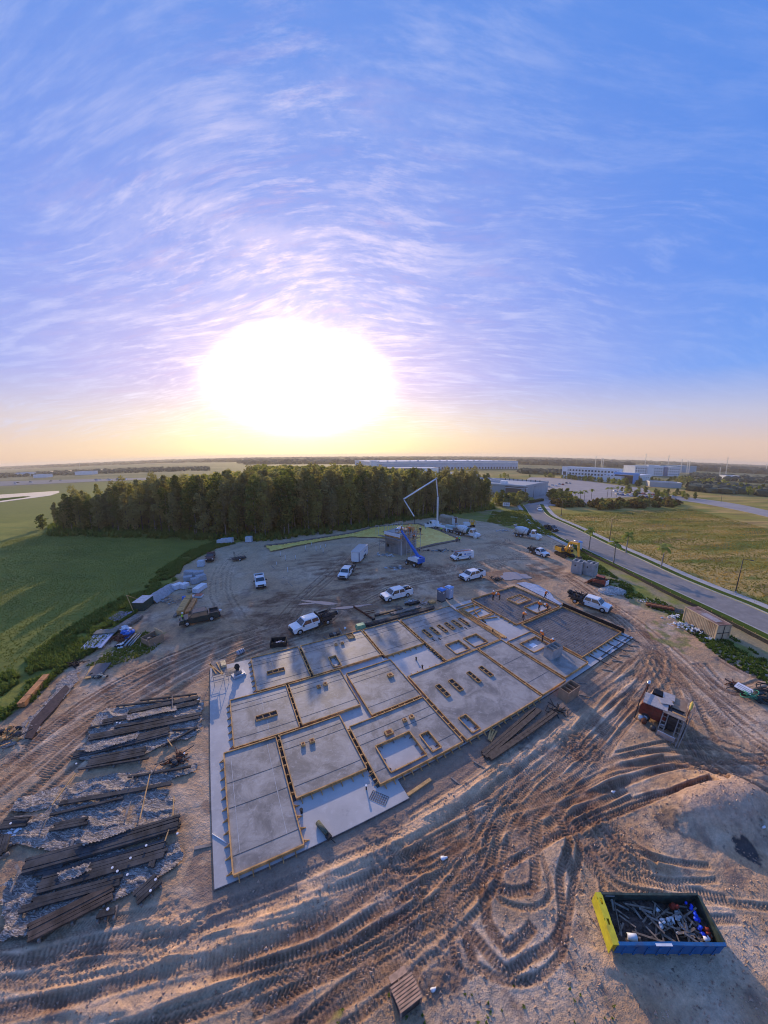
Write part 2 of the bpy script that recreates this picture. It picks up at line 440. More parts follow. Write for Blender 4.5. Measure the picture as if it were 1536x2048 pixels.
bump_at(1190, 1640, 1.5, 1.0, .35, .3, 32)
bump_at(1215, 1560, 2.0, .7, .30, .3, 33)
bump_at(1120, 1700, 1.6, 1.0, .38, .9, 34)
bump_at(1300, 1720, 2.2, .8, .32, -.5, 35)
for k, (a, b) in enumerate([((250, 1905), (600, 1840)), ((60, 1960), (420, 1890)), ((430, 1850), (700, 1790)), ((120, 2015), (560, 1960)), ((240, 1852), (420, 1828)), ((1150, 1905), (1420, 2010))]):
    p = Vector(g2(*a)); q = Vector(g2(*b)); m = (p+q)/2; d = q-p
    cx, cy = m; L = d.length/2; rot = math.atan2(d.y, d.x)
    i0, i1 = np.searchsorted(gx, [cx-L-3, cx+L+3]); j0, j1 = np.searchsorted(gy, [cy-L-3, cy+L+3])
    x = GX[j0:j1, i0:i1]-cx; y = GY[j0:j1, i0:i1]-cy
    A = x*math.cos(rot)+y*math.sin(rot); B = -x*math.sin(rot)+y*math.cos(rot)+fbm(x*.5, y*.5, 3, k)*1.0
    Hh[j0:j1, i0:i1] += .26*np.exp(-(B/.38)**2)*ss(1.1, .6, np.abs(A)/L)*(.6+fbm(x, y, 3, k+9))
    SUNLIT_SAND[j0:j1, i0:i1] = np.maximum(SUNLIT_SAND[j0:j1, i0:i1], .8*np.exp(-(B/.55)**2)*ss(1.1, .6, np.abs(A)/L))

# --- rutted wheel tracks
def rut(pts, w=.46, depth=.075, tread=.30, wet=.8, kind=1, gauge=None, zig=.0):
    """one wheel rut along a polyline (ground points); raised lips and a chevron tread pressed into its floor"""
    P = [np.array(p[:2], float) for p in pts]
    # smooth (Catmull-Rom)
    Q = [2*P[0]-P[1]]+P+[2*P[-1]-P[-2]]; C = []
    for i in range(1, len(Q)-2):
        L = np.linalg.norm(Q[i+1]-Q[i]); n = max(2, int(L/.7))
        for k in range(n):
            t = k/n; a, b, c, d = Q[i-1:i+3]
            C.append(.5*((2*b)+(c-a)*t+(2*a-5*b+4*c-d)*t*t+(3*b-a-3*c+d)*t**3))
    C.append(Q[-2]); C = np.array(C)
    offs = [0] if gauge is None else [-gauge/2, gauge/2]
    T = np.gradient(C, axis=0); T /= np.linalg.norm(T, axis=1)[:, None]+1e-9; Nn = np.stack([-T[:, 1], T[:, 0]], 1)
    for off in offs:
        D = C+Nn*off; s = 0.0; m = w*1.6
        for i in range(len(D)-1):
            a, b = D[i], D[i+1]; L = np.linalg.norm(b-a)
            if L < 1e-6: continue
            t = (b-a)/L
            i0, i1 = np.searchsorted(gx, [min(a[0], b[0])-m, max(a[0], b[0])+m]); j0, j1 = np.searchsorted(gy, [min(a[1], b[1])-m, max(a[1], b[1])+m])
            if i1 <= i0 or j1 <= j0: s += L; continue
            x = GX[j0:j1, i0:i1]-a[0]; y = GY[j0:j1, i0:i1]-a[1]
            al = x*t[0]+y*t[1]; ac = -x*t[1]+y*t[0]
            on = (al >= -1e-6) & (al < L)
            q = np.abs(ac)/(w/2); ww = s+al
            fade = ss(0, 1.6, min(1e9, 1e9)) if False else 1.0
            floor = ss(1.15, .75, q)
            lip = np.exp(-((q-1.45)/.30)**2)*.42
            h = -depth*floor+depth*lip
            ph = (ww/tread-np.abs(ac)*(1.1/tread)*.8) if kind == 1 else (ww/tread)
            tv = (np.abs(((ph+(0.5*(ac > 0) if kind == 1 else 0)) % 1)*2-1)-.5)
            h = h+floor*depth*.80*tv*1.6
            TRD[j0:j1, i0:i1] = np.where(on, TRD[j0:j1, i0:i1]*(1-floor)+tv*floor+.35*np.exp(-((q-1.45)/.30)**2), TRD[j0:j1, i0:i1])
            h = h*np.clip(.75+1.5*fbm(GX[j0:j1, i0:i1]*.55, GY[j0:j1, i0:i1]*.55, 3, 66), .1, 1.6)
            Hh[j0:j1, i0:i1] = np.where(on & (q < 2.2), Hh[j0:j1, i0:i1]*(1-.45*floor)+h, Hh[j0:j1, i0:i1])
            WET[j0:j1, i0:i1] = np.where(on, np.maximum(WET[j0:j1, i0:i1], wet*ss(1.7, .7, q)), WET[j0:j1, i0:i1])
            s += L
def jit(pts, o, k):
    """a sideways-shifted, slightly wandering copy of a route"""
    P = [Vector(g2(*p)) for p in pts]; out = []
    for i, p in enumerate(P):
        t = (P[min(i+1, len(P)-1)]-P[max(i-1, 0)]).normalized(); n = Vector((-t.y, t.x))
        out.append(p+n*(o+k.uniform(-.35, .35)))
    return out
kr = random.Random(5)
ROUTES = [
    ([(-60, 1640), (60, 1545), (180, 1450), (300, 1375), (420, 1312), (520, 1272), (640, 1236)], 12, 7.0, .8),
    ([(-40, 1990), (150, 1935), (350, 1885), (560, 1825), (740, 1745), (900, 1660), (1060, 1585), (1200, 1535)], 6, 2.6, .9),
    ([(-40, 2050), (200, 2000), (420, 1945), (620, 1880), (780, 1800), (930, 1715), (1080, 1650), (1250, 1580), (1400, 1550), (1560, 1545)], 7, 3.0, .9),
    ([(300, 2060), (500, 2015), (690, 1930), (820, 1850), (930, 1770), (1020, 1690)], 4, 1.6, .85),
    ([(860, 1790), (940, 1690), (1030, 1600), (1120, 1515), (1200, 1430), (1262, 1372), (1300, 1330), (1290, 1290), (1262, 1262)], 9, 4.6, .75),
    ([(1090, 1560), (1180, 1480), (1245, 1410), (1300, 1350), (1315, 1310), (1290, 1280)], 6, 3.6, .7),
    ([(1120, 1150), (1190, 1200), (1250, 1245), (1320, 1310), (1400, 1385), (1480, 1455), (1570, 1530)], 9, 4.4, .85),
    ([(1290, 1290), (1340, 1370), (1372, 1450), (1400, 1510), (1460, 1560), (1560, 1610)], 5, 3.2, .6),
    ([(1240, 1520), (1340, 1500), (1430, 1500), (1500, 1520), (1570, 1560)], 4, 2.0, .7),
    ([(930, 1600), (948, 1700), (955, 1790), (975, 1850), (1010, 1895), (1045, 1888), (1062, 1850)], 2, .7, .95),
    ([(965, 1600), (980, 1700), (985, 1760), (1005, 1800), (1060, 1812), (1085, 1780), (1070, 1700), (1078, 1640)], 2, .5, .7),
    ([(920, 1850), (955, 1915), (1010, 1952), (1060, 1938), (1110, 1905), (1128, 1850), (1128, 1760), (1150, 1690), (1130, 1640), (1180, 1600)], 2, .6, .95),
    ([(880, 1780), (905, 1850), (918, 1925), (935, 1960)], 2, .7, .8),
    ([(1160, 1640), (1190, 1690), (1240, 1740), (1330, 1770), (1440, 1780), (1560, 1790)], 5, 3.0, .5),
    ([(1180, 1620), (1250, 1700), (1300, 1745)], 3, 1.2, .6),
    ([(700, 1620), (760, 1680), (780, 1720), (850, 1720), (900, 1690)], 3, 1.2, .9),
    ([(1040, 1600), (1100, 1560), (1140, 1500), (1130, 1470)], 2, 1.0, .95),
    ([(1150, 1700), (1180, 1760), (1175, 1800)], 2, 1.2, .8),
    ([(640, 1236), (700, 1205), (800, 1165), (900, 1145), (1000, 1125), (1080, 1120)], 8, 5.5, .75),
    ([(560, 1255), (600, 1200), (660, 1150), (700, 1110), (760, 1085)], 5, 3.5, .6),
    ([(1000, 1125), (1060, 1100), (1110, 1085)], 4, 2.6, .35),
    ([(1020, 1150), (1080, 1150), (1130, 1160)], 4, 2.6, .6),
    ([(470, 1240), (440, 1180), (450, 1130), (490, 1100)], 5, 4.0, .25),
    ([(-40, 1900), (80, 1905), (200, 1890), (330, 1870)], 3, 1.4, .8),
    ([(980, 1100), (1010, 1080), (960, 1070)], 4, 2.0, .4),
    ([(-40, 1930), (160, 1880), (330, 1850), (420, 1800)], 4, 1.4, .6),
    ([(560, 2060), (720, 1960), (880, 1830), (960, 1740), (1000, 1640), (1060, 1560), (1150, 1480)], 4, 1.6, .8),
    ([(820, 1640), (920, 1580), (1020, 1500), (1110, 1430), (1180, 1380), (1250, 1330)], 6, 3.2, .7),
    ([(1000, 1640), (1100, 1600), (1230, 1545), (1330, 1520), (1440, 1535)], 4, 1.4, .95),
    ([(1150, 1400), (1230, 1330), (1280, 1290), (1275, 1262)], 5, 3.0, .6),
    ([(1220, 1240), (1290, 1300), (1330, 1380), (1335, 1440)], 3, 2.4, .6), ([(1400, 1330), (1460, 1380), (1536, 1370)], 4, 2.0, .85),
    ([(1440, 1320), (1500, 1350), (1560, 1360)], 3, 1.4, .8),
    ([(60, 1500), (200, 1400), (330, 1330), (420, 1290), (520, 1262)], 6, 4.0, .9),
]
for pts, n, wd, wet in ROUTES:
    for i in range(n):
        o = (i/(max(1, n-1))-.5)*wd+kr.uniform(-.3, .3)
        far = g2(*pts[len(pts)//2])[1] > 30
        P = jit(pts, o, kr)
        if n > 3:
            a = kr.randint(0, max(0, len(P)//4)); b = len(P)-kr.randint(0, max(0, len(P)//4)); P = P[a:b] if b-a > 2 else P
        rut(P, w=kr.choice([.34, .42, .5, .62]), depth=kr.uniform(.045, .085) if not far else .055, tread=kr.choice([.20, .24, .28]), wet=wet*kr.uniform(.6, 1.0), kind=kr.choice([1, 1, 0]))
        # the far part of the site keeps only wide smears
# churned patches
for px, py, r, w_ in [(790, 1700, 3.0, .9), (1160, 1490, 2.6, .9), (870, 1900, 2.6, .5), (130, 1880, 2.4, .5), (1200, 1670, 2.5, .6), (330, 1860, 2.2, .6), (700, 1140, 8, 1), (650, 1120, 8, .8), (820, 1140, 8, .9), (1100, 1140, 7, .9), (600, 1215, 10, 1), (740, 1180, 9, 1), (980, 1160, 6, .8), (900, 1150, 8, .8), (660, 1240, 6, .8), (1200, 1220, 5, .8), (460, 1250, 7, .6), (1000, 1090, 6, .6), (570, 1130, 6, .5), (985, 1100, 6, .3)]:
    c = g2(px, py); R_ = r
    i0, i1 = np.searchsorted(gx, [c[0]-2*R_, c[0]+2*R_]); j0, j1 = np.searchsorted(gy, [c[1]-2*R_, c[1]+2*R_])
    x = GX[j0:j1, i0:i1]; y = GY[j0:j1, i0:i1]; q = np.hypot(x-c[0], y-c[1])/R_*(1+fbm(x*.6, y*.6, 3, 8)*1.2)
    k_ = ss(1.1, .5, q)
    Hh[j0:j1, i0:i1] += k_*fbm(x*3.2, y*3.2, 3, 21, .7)*.22*(1 if c[1] < 40 else .5)
    WET[j0:j1, i0:i1] = np.maximum(WET[j0:j1, i0:i1], w_*k_*(1 if c[1] < 40 else ss(-.16, .14, fbm(x*.22+y*.10, y*.85-x*.3, 4, 23))))

# sandy margin along the near side of the slab: a low lip of fill, coloured as sunlit
uu = (GX-SO.x)*VB.x+(GY-SO.y)*VB.y; vv = (GX-SO.x)*VA.x+(GY-SO.y)*VA.y
edge = np.interp(uu, [0, 11, 19, 33, 40], [-2.1, -2.0, -1.1, -1.7, -1.6])+fbm(uu*.25, vv*.25, 3, 55)*1.6
lip = np.exp(-((vv-edge+.55)/.62)**2)*ss(-3.5, -.5, uu)*ss(40, 30, uu)
Hh += lip*(.20+.25*fbm(GX*1.3, GY*1.3, 4, 56))
SUNLIT_SAND = np.maximum(SUNLIT_SAND, np.clip(lip*1.25, 0, 1)*ss(-.25, .12, fbm(GX*.8, GY*.8, 3, 57)+.1))
WET = WET*(1-.85*np.clip(lip*1.3, 0, 1))
# darker strip between the lip and the slab
DARK_BAND = ss(-.2, .6, vv-edge)*ss(.6, .0, vv-np.where(uu < 14, 0, 1.8))*ss(-4, -1, uu)*ss(44, 38, uu)
# flatten under slab, and under the graded strip round it
d_slab = np.maximum(np.maximum(-uu, uu-54.5), np.maximum(-vv, vv-24.5))
flat = ss(.1, 1.4, d_slab)
Hh = Hh*flat+0.0
# wet tongue beside the right edge of the spoil, puddle hollows
for px, py, rx, ry in [(1028, 1153, 3.4, 2.2), (640, 1205, 3.0, .8), (700, 1214, 3.4, .55)]:
    c = g2(px, py); q = np.hypot((GX-c[0])/(rx*1.3), (GY-c[1])/(ry*1.3))
    Hh = Hh*(1-ss(1.5, .9, q))-.05*ss(1.3, .8, q); WET = np.maximum(WET, .75*ss(2.0, 1.2, q)*near)
# grass mat stands a little higher
Hh += GRASS*(.05+.10*fbm(GX*.9, GY*.9, 4, 71))*np.where(near, 1, 0)
BANK = DIRT*0
# --- colour
n1 = fbm(GX*.09, GY*.09, 4, 81); n2 = fbm(GX*.8, GY*.8, 4, 82); n3 = fbm(GX*.25, GY*.25, 4, 83); n4 = fbm(GX*2.5, GY*2.5, 3, 84)
def C3(a): return np.array(a)[None, None, :]
def mixc(A, Bc, f): return A+(Bc-A)*np.clip(f, 0, 1)[..., None]
col = np.ones(GX.shape+(3,))*C3((.46, .29, .17))
col = mixc(col, C3((.56, .40, .275)), ss(-.08, .22, n3))
col = mixc(col, C3((.25, .165, .12)), ss(.04, .26, n2)*.75)
col = mixc(col, C3((.53, .36, .225)), ss(0, .25, n1)*.8*ss(30, 60, GY))
col = mixc(col, C3((.61, .43, .28)), ss(46, 70, GY)*.5)                 # paler trampled sand at the far side
col = mixc(col, C3((.14, .068, .042)), WET*(.82+.5*n2))
col = mixc(col, C3((.48, .31, .21)), ss(.05, .2, n4)*WET*.30)
col = col*(1+np.clip(TRD, -.5, .5)[..., None]*.7)
col = mixc(col, C3((.27, .19, .145)), DARK_BAND*.75)
col = mixc(col, C3((.66, .43, .27)), SUNLIT_SAND*.85)  # sandy crests: sunlit tone mixed into the soil colour
# a few damp black patches
for px, py, r in [(1490, 1702, .75), (1330, 1650, .8), (1010, 1460, 1.8)]:
    c = g2(px, py); q = np.hypot(GX-c[0], GY-c[1])/r*(1+n4*1.4+n2*.8); col = mixc(col, C3((.075, .065, .062)), ss(1.15, .8, q)*(1 if r < .8 else .5))
heap = ss(.5, 1.1, Hh)*near*ss(10, 14, GX); col = mixc(col, C3((.56, .38, .27)), heap*.6)
# grass colours
gcol = np.ones_like(col)*C3((.205, .215, .043))
gcol = mixc(gcol, C3((.28, .27, .056)), ss(-.12, .2, n1))
gcol = mixc(gcol, C3((.16, .17, .038)), ss(.0, .25, n3)*.7)
left = (GX < 10)
RF = near & (GX > 30)
RFx = ss(20, 45, GX)*ss(15, 30, GX*.6+GY*.2)
gold = fbm(GX*.05, GY*.14, 5, 91)*1.3
rg = mixc(np.ones_like(col)*C3((.30, .25, .045)), C3((.50, .325, .10)), ss(-.12, .12, gold))
rg = mixc(rg, C3((.15, .18, .03)), ss(.04, .22, fbm(GX*.06+9, GY*.16, 4, 93)))
rg = mixc(rg, C3((.20, .13, .05)), ss(.08, .25, fbm(GX*.10, GY*.3+5, 4, 95))*.7)
beyond = pip(GX, GY, PX([(1078, 1010), (1096, 1034), (1139, 1054), (1209, 1088), (1279, 1120), (1349, 1153), (1418, 1183), (1536, 1232), (1700, 1305)])+[(9000, 9), (9000, 9000), (80, 9000)]).astype(float)
gcol = mixc(gcol, rg, beyond*(GY < 600))
midg = ss(30, 50, GX)*(1-beyond)*near; gcol = mixc(gcol, C3((.36, .27, .17)), midg*ss(-.10, .12, fbm(GX*.22, GY*.22, 4, 98))*.8)
far_l = ss(105, 150, GY)*ss(40, -40, GX)
gcol = mixc(gcol, C3((.20, .21, .05)), far_l*.75)
far = ss(300, 700, np.hypot(GX, GY))
gcol = mixc(gcol, C3((.12, .13, .06)), far)
gcol = mixc(gcol, C3((.22, .20, .11)), far*ss(-.05, .25, fbm(GX*.004, GY*.012, 4, 97)))
weedg = ss(.05, .3, n2)*.5
gcol = mixc(gcol, C3((.17, .22, .05)), weedg*(GY < 120))
gmask = GRASS.copy()
# straggling weeds on the dirt
strag = pip(GX+wx, GY+wy, PX([(150, 1325), (300, 1240), (330, 1260), (300, 1300), (220, 1330), (160, 1360)]))*ss(.05, .2, n2)*.7
strag = np.maximum(strag, pip(GX, GY, PX([(700, 2000), (1200, 1960), (1250, 2060), (600, 2060)]))*ss(.22, .34, n2)*.8)
strag = np.maximum(strag, pip(GX+wx, GY+wy, PX([(1300, 1230), (1360, 1250), (1420, 1310), (1360, 1310), (1290, 1270)]))*ss(-.02, .2, n2)*.6)
gmask = np.clip(np.maximum(gmask, strag), 0, 1)
gmask[slabm] = 0
col = mixc(col, gcol, gmask)
Hh[slabm] = 0

verts = np.stack([GX, GY, Hh], -1).reshape(-1, 3)
idx = np.arange(NXg*NYg).reshape(NYg, NXg)
quads = np.stack([idx[:-1, :-1], idx[:-1, 1:], idx[1:, 1:], idx[1:, :-1]], -1).reshape(-1, 4)
me = bpy.data.meshes.new('ground')
me.vertices.add(len(verts)); me.vertices.foreach_set('co', verts.ravel())
me.loops.add(quads.size); me.loops.foreach_set('vertex_index', quads.ravel())
me.polygons.add(len(quads)); me.polygons.foreach_set('loop_start', np.arange(0, quads.size, 4)); me.polygons.foreach_set('use_smooth', np.ones(len(quads), bool))
me.update(calc_edges=True)
at = me.attributes.new('soil', 'FLOAT_COLOR', 'POINT')
at.data.foreach_set('color', np.concatenate([col, gmask[..., None]], -1).reshape(-1))
ground_mat = bpy.data.materials.new('soil_and_grass'); ground_mat.use_nodes = True
N = NT(ground_mat.node_tree); p = N.n['Principled BSDF']
a = N.node('ShaderNodeAttribute', attribute_name='soil'); pos = N.node('ShaderNodeNewGeometry').outputs['Position']
fine = N.noise(pos, 2.3, 6, .68); fine2 = N.noise(pos, 9.0, 4, .7); broad = N.noise(pos, .35, 5, .6)
k = N.m('ADD', N.m('MULTIPLY', fine, .75), N.m('ADD', N.m('MULTIPLY', fine2, .45), N.m('MULTIPLY', broad, .30)))
k = N.m('ADD', N.m('MULTIPLY', N.m('SUBTRACT', k, .75), 1.5), 1.0)
c = N.mix(1.0, a.outputs['Color'], N.comb(k, k, k), blend='MULTIPLY')
N.put(p.inputs['Base Color'], c)
p.inputs['Roughness'].default_value = .9; p.inputs['Specular IOR Level'].default_value = .12
bp = N.node('ShaderNodeBump'); bp.inputs['Strength'].default_value = 1.0; bp.inputs['Distance'].default_value = .16
N.put(bp.inputs['Height'], N.m('ADD', N.noise(pos, 1.4, 6, .66), N.m('MULTIPLY', N.noise(pos, 7.0, 3, .7), .35))); N.l.new(bp.outputs[0], p.inputs['Normal'])
me.materials.append(ground_mat)
go = link(bpy.data.objects.new('ground', me)); go['kind'] = 'structure'
def ground_z(x, y):
    i = min(max(int(np.searchsorted(gx, x)), 1), NXg-1); j = min(max(int(np.searchsorted(gy, y)), 1), NYg-1)
    i = i if abs(gx[i]-x) < abs(gx[i-1]-x) else i-1; j = j if abs(gy[j]-y) < abs(gy[j-1]-y) else j-1
    return float(Hh[j, i])
# ------------------------------------------------------------------ the building slab and the wall panels cast on it
def nodes_mat(name, fn):
    m = bpy.data.materials.new(name); m.use_nodes = True; N = NT(m.node_tree); fn(N, N.n['Principled BSDF']); MATS[name] = m; return m
def f_slab(N, p):
    pos = N.node('ShaderNodeNewGeometry').outputs['Position']
    a = N.noise(pos, .22, 5, .6); b = N.noise(pos, 1.6, 5, .7)
    c = N.mix(N.smooth(a, .35, .68), (.38, .36, .345, 1), (.49, .465, .445, 1))
    c = N.mix(N.m('MULTIPLY', N.smooth(b, .50, .72), .5), c, (.54, .53, .53, 1))
    c = N.mix(N.m('MULTIPLY', N.smooth(N.noise(pos, .5, 4, .7), .60, .70), .35), c, (.19, .18, .175, 1))
    N.put(p.inputs['Base Color'], c); N.put(p.inputs['Roughness'], N.m('ADD', N.m('MULTIPLY', b, .35), .30))
    p.inputs['Specular IOR Level'].default_value = .5
SLABM = nodes_mat('troweled_slab_concrete', f_slab)
def f_panel(N, p):
    pos = N.node('ShaderNodeNewGeometry').outputs['Position']
    a = N.noise(pos, .45, 6, .68, .6); b = N.noise(pos, 2.0, 5, .7, 1.2); s = N.noise(N.vm('MULTIPLY', pos, (.5, 2.2, 1)), 1.1, 4, .7)
    c = N.mix(N.smooth(a, .34, .66), (.18, .165, .15, 1), (.37, .34, .31, 1))
    c = N.mix(N.m('MULTIPLY', N.smooth(b, .50, .75), .55), c, (.48, .46, .45, 1))
    c = N.mix(N.m('MULTIPLY', N.smooth(s, .56, .72), .35), c, (.19, .18, .175, 1))
    N.put(p.inputs['Base Color'], c); N.put(p.inputs['Roughness'], N.m('ADD', N.m('MULTIPLY', a, .35), .34))
    p.inputs['Specular IOR Level'].default_value = .40
    bp = N.node('ShaderNodeBump'); bp.inputs['Distance'].default_value = .006; N.put(bp.inputs['Height'], N.noise(pos, 5, 4, .6)); N.l.new(bp.outputs[0], p.inputs['Normal'])
PANELM = nodes_mat('steel_troweled_panel_concrete', f_panel)
POURM = mat('dark_unpoured_bed', (.19, .175, .165), .6, var=.25, scale=.8, bump=.01, bscale=9, dirt=((.25, .235, .225), .6), detail=6)
FORM_EDGE = mat('slab_edge_form', (.13, .11, .10), .85, var=.3)
REVEAL = mat('dark_reveal_strip', (.085, .085, .092), .6, var=.2)
CHALK = mat('pale_line_strip', (.46, .45, .44), .7, var=.2)
REBAR = mat('reinforcing_steel', (.10, .065, .055), .8, var=.4, scale=5)

ROOT = dict(loc=(SO.x, SO.y, 0), rz=SLAB_ROT)
slab = MB()
slab.prism([(0, 0), (14.1, 0), (14.1, 1.8), (54.5, 1.8), (54.5, 24.3), (0, 24.3)], -.25, .15, 0)
so_ = obj('concrete_slab', slab, [SLABM]); so_.location = ROOT['loc']; so_.rotation_euler.z = SLAB_ROT; so_['kind'] = 'structure'
eb = MB()
for a, b in [((-.03, -.03), (14.13, -.03)), ((14.13, -.03), (14.13, 1.77)), ((14.13, 1.77), (54.5, 1.77)), ((-.03, -.03), (-.03, 24.33))]:
    eb.bar((*a, .04), (*b, .04), .04, .19)
obj('edge_form', eb, [FORM_EDGE], so_)

TOP, CT = .44, .36      # top of the form boards; top of the cast concrete
def panel(name, label, rect, holes=(), sides='nsew', brace='', lines=None, marks=(), surf=None, cat='wall panel', z1=None, double='', group='tilt-up wall panels cast on the slab'):
    """rect in slab coordinates. n/s/e/w = far / near / right / left side"""
    u0, v0, u1, v1 = rect; surf = surf or PANELM; ct = z1 or CT
    t = thing(name, label, cat, S(u0, v0, .15), SLAB_ROT, group)
    W, D = u1-u0, v1-v0; z0 = 0.0; ct -= .15; tp = TOP-.15
    hs = [(a-u0, b-v0, c-u0, d-v0) for a, b, c, d in [h[:4] for h in holes if h[4] == 'open']]
    us = sorted({.04, W-.04} | {x for h in hs for x in (h[0], h[2])}); vs = sorted({.04, D-.04} | {x for h in hs for x in (h[1], h[3])})
    mb = MB()
    for i in range(len(us)-1):
        for j in range(len(vs)-1):
            cx, cy = (us[i]+us[i+1])/2, (vs[j]+vs[j+1])/2
            if any(h[0] < cx < h[2] and h[1] < cy < h[3] for h in hs): continue
            mb.quad((us[i], vs[j], ct), (us[i+1], vs[j], ct), (us[i+1], vs[j+1], ct), (us[i], vs[j+1], ct))
    obj('cast_concrete', mb, [surf], t)
    bt = .045
    def board(x0, y0, x1, y1, zt=tp, nm='form_board', z_0=z0, mt=WOOD):
        m = MB(); L = math.hypot(x1-x0, y1-y0); w = rnd.uniform(-.006, .006)
        m.bar((x0, y0, (z_0+zt)/2+w), (x1, y1, (z_0+zt)/2+w), bt, zt-z_0)
        # a two-by-four nailed flat along the top edge
        m.bar((x0, y0, zt+.019+w), (x1, y1, zt+.019+w), .095, .038)
        return obj(nm, m, [mt], t)
    if 's' in sides: board(0, 0, W, 0)
    if 'n' in sides: board(0, D, W, D)
    if 'w' in sides: board(0, bt, 0, D-bt)
    if 'e' in sides: board(W, bt, W, D-bt)
    # kickers
    br = MB()
    def kick(x, y, dx, dy):
        br.bar((x+dx*.04, y+dy*.04, tp-.03), (x+dx*.36, y+dy*.36, .02), .045, .07)
        br.bar((x+dx*.04, y+dy*.04, .03), (x+dx*.42, y+dy*.42, .03), .07, .045)
        br.bar((x+dx*.07, y+dy*.07, .0), (x+dx*.07, y+dy*.07, tp), .07, .045)
    for s_ in brace:
        L = W if s_ in 'ns' else D; n = max(2, int(L/.85))
        for i in range(n):
            q = (i+.35+rnd.uniform(-.08, .08))*L/n
            if s_ == 's': kick(q, -.02, 0, -1)
            if s_ == 'n': kick(q, D+.02, 0, 1)
            if s_ == 'w': kick(-.02, q, -1, 0)
            if s_ == 'e': kick(W+.02, q, 1, 0)
    if br.v: obj('brace', br, [WOOD], t, kind='stuff')
    # a strip of spacer blocks shared with the neighbouring panel
    for s_ in double:
        gp = .30; sb = MB(); L = W if s_ in 'ns' else D; n = max(3, int(L/.85))
        for i in range(n):
            q = (i+.5+rnd.uniform(-.15, .15))*L/n
            c = {'n': (q, D+gp/2+.02), 's': (q, -gp/2-.02), 'e': (W+gp/2+.02, q), 'w': (-gp/2-.02, q)}[s_]
            d_ = (.09, gp-.01) if s_ in 'ns' else (gp-.01, .09)
            sb.box((c[0], c[1], tp-.035), (d_[0], d_[1], .07))
            sb.box((c[0]+(.2 if s_ in 'ns' else 0), c[1]+(.2 if s_ in 'ew' else 0), .06), (.07, .07, .12))
        obj('spacer_block', sb, [WOOD], t, kind='stuff')
        sb = MB(); x = {'n': (0, D+gp/2+.02, W, D+gp/2+.02), 's': (0, -gp/2-.02, W, -gp/2-.02), 'e': (W+gp/2+.02, 0, W+gp/2+.02, D), 'w': (-gp/2-.02, 0, -gp/2-.02, D)}[s_]
        sb.bar((x[0], x[1], .035), (x[2], x[3], .035), gp-.06, .02); obj('gap_bed', sb, [WOOD_DARK], t)
    for vv_ in (lines if lines is not None else (.86, .74, .16)):
        m = MB(); y = vv_*D; segs = [(.1, W-.1)]
        for h in hs:
            if h[1]-.1 < y < h[3]+.1:
                segs = [q for a, b in segs for q in ((a, min(b, h[0]-.1)), (max(a, h[2]+.1), b)) if q[1]-q[0] > .05]
        for a, b in segs: obj('reveal_strip', MB().bar((a, y, ct+.006), (b, y, ct+.006), .045, .014), [REVEAL], t)
    for x, y0, y1 in marks:
        m = MB(); m.bar((x-u0, y0-v0, ct+.008), (x-u0+.02, y1-v0, ct+.008), .035, .012); obj('chalk_line', m, [CHALK], t)
    for h in holes:
        a, b, c, d = h[0]-u0, h[1]-v0, h[2]-u0, h[3]-v0; kind = h[4]; m = MB()
        if kind == 'open':
            z_ = tp+.03
            for x0, y0, x1, y1 in ((a, b, c, b), (a, d, c, d), (a, b+.025, a, d-.025), (c, b+.025, c, d-.025)):
                m.bar((x0, y0, z_/2), (x1, y1, z_/2), .05, z_)
                m.bar((x0, y0, z_+.018), (x1, y1, z_+.018), .10, .036)
            k = MB()
            for i in range(max(2, int((c-a)/.9))):
                q = a+(i+.5)*(c-a)/max(2, int((c-a)/.9))
                for y, s2 in ((b, 1), (d, -1)):
                    k.bar((q, y+s2*.03, .03), (q, y+s2*.30, .03), .07, .05); k.bar((q, y+s2*.03, z_-.02), (q, y+s2*.28, .03), .045, .06)
            for i in range(max(2, int((d-b)/.9))):
                q = b+(i+.5)*(d-b)/max(2, int((d-b)/.9))
                for x, s2 in ((a, 1), (c, -1)):
                    k.bar((x+s2*.03, q, .03), (x+s2*.30, q, .03), .07, .05); k.bar((x+s2*.03, q, z_-.02), (x+s2*.28, q, .03), .045, .06)
            o = obj('opening_form', m, [WOOD], t); obj('brace', k, [WOOD_GREY], o, kind='stuff')
        elif kind == 'box':        # window block-out standing proud, with cross pieces inside
            zt = tp+.10
            for x0, y0, x1, y1 in ((a, b, c, b), (a, d, c, d), (a, b+.02, a, d-.02), (c, b+.02, c, d-.02)):
                m.bar((x0, y0, (zt+ct)/2), (x1, y1, (zt+ct)/2), .045, zt-ct+.002)
            o = obj('block_out', m, [WOOD], t)
            k = MB(); k.box(((a+c)/2, (b+d)/2, ct+.02), (c-a-.05, d-b-.05, .03)); obj('bed', k, [DARKMET], o)
            for i in range(1, 3):
                q = i/3; k = MB()
                if c-a > d-b: k.bar((a+(c-a)*q, b+.03, zt-.06), (a+(c-a)*q, d-.03, zt-.06), .07, .05)
                else: k.bar((a+.03, b+(d-b)*q, zt-.06), (c-.03, b+(d-b)*q, zt-.06), .07, .05)
                obj('cross_piece', k, [WOOD], o)
        elif kind == 'small':
            m.box(((a+c)/2, (b+d)/2, ct+.12), (c-a, d-b, .24)); o = obj('small_block_out', m, [WOOD], t)
            k = MB(); k.box(((a+c)/2, (b+d)/2, ct+.245), ((c-a)*.55, (d-b)*.55, .02)); obj('pocket', k, [RUST], o)
        elif kind == 'slit':
            m.box(((a+c)/2, (b+d)/2, ct+.01), (c-a, d-b, .03)); obj('embed_plate', m, [BLACK], t)
    return t
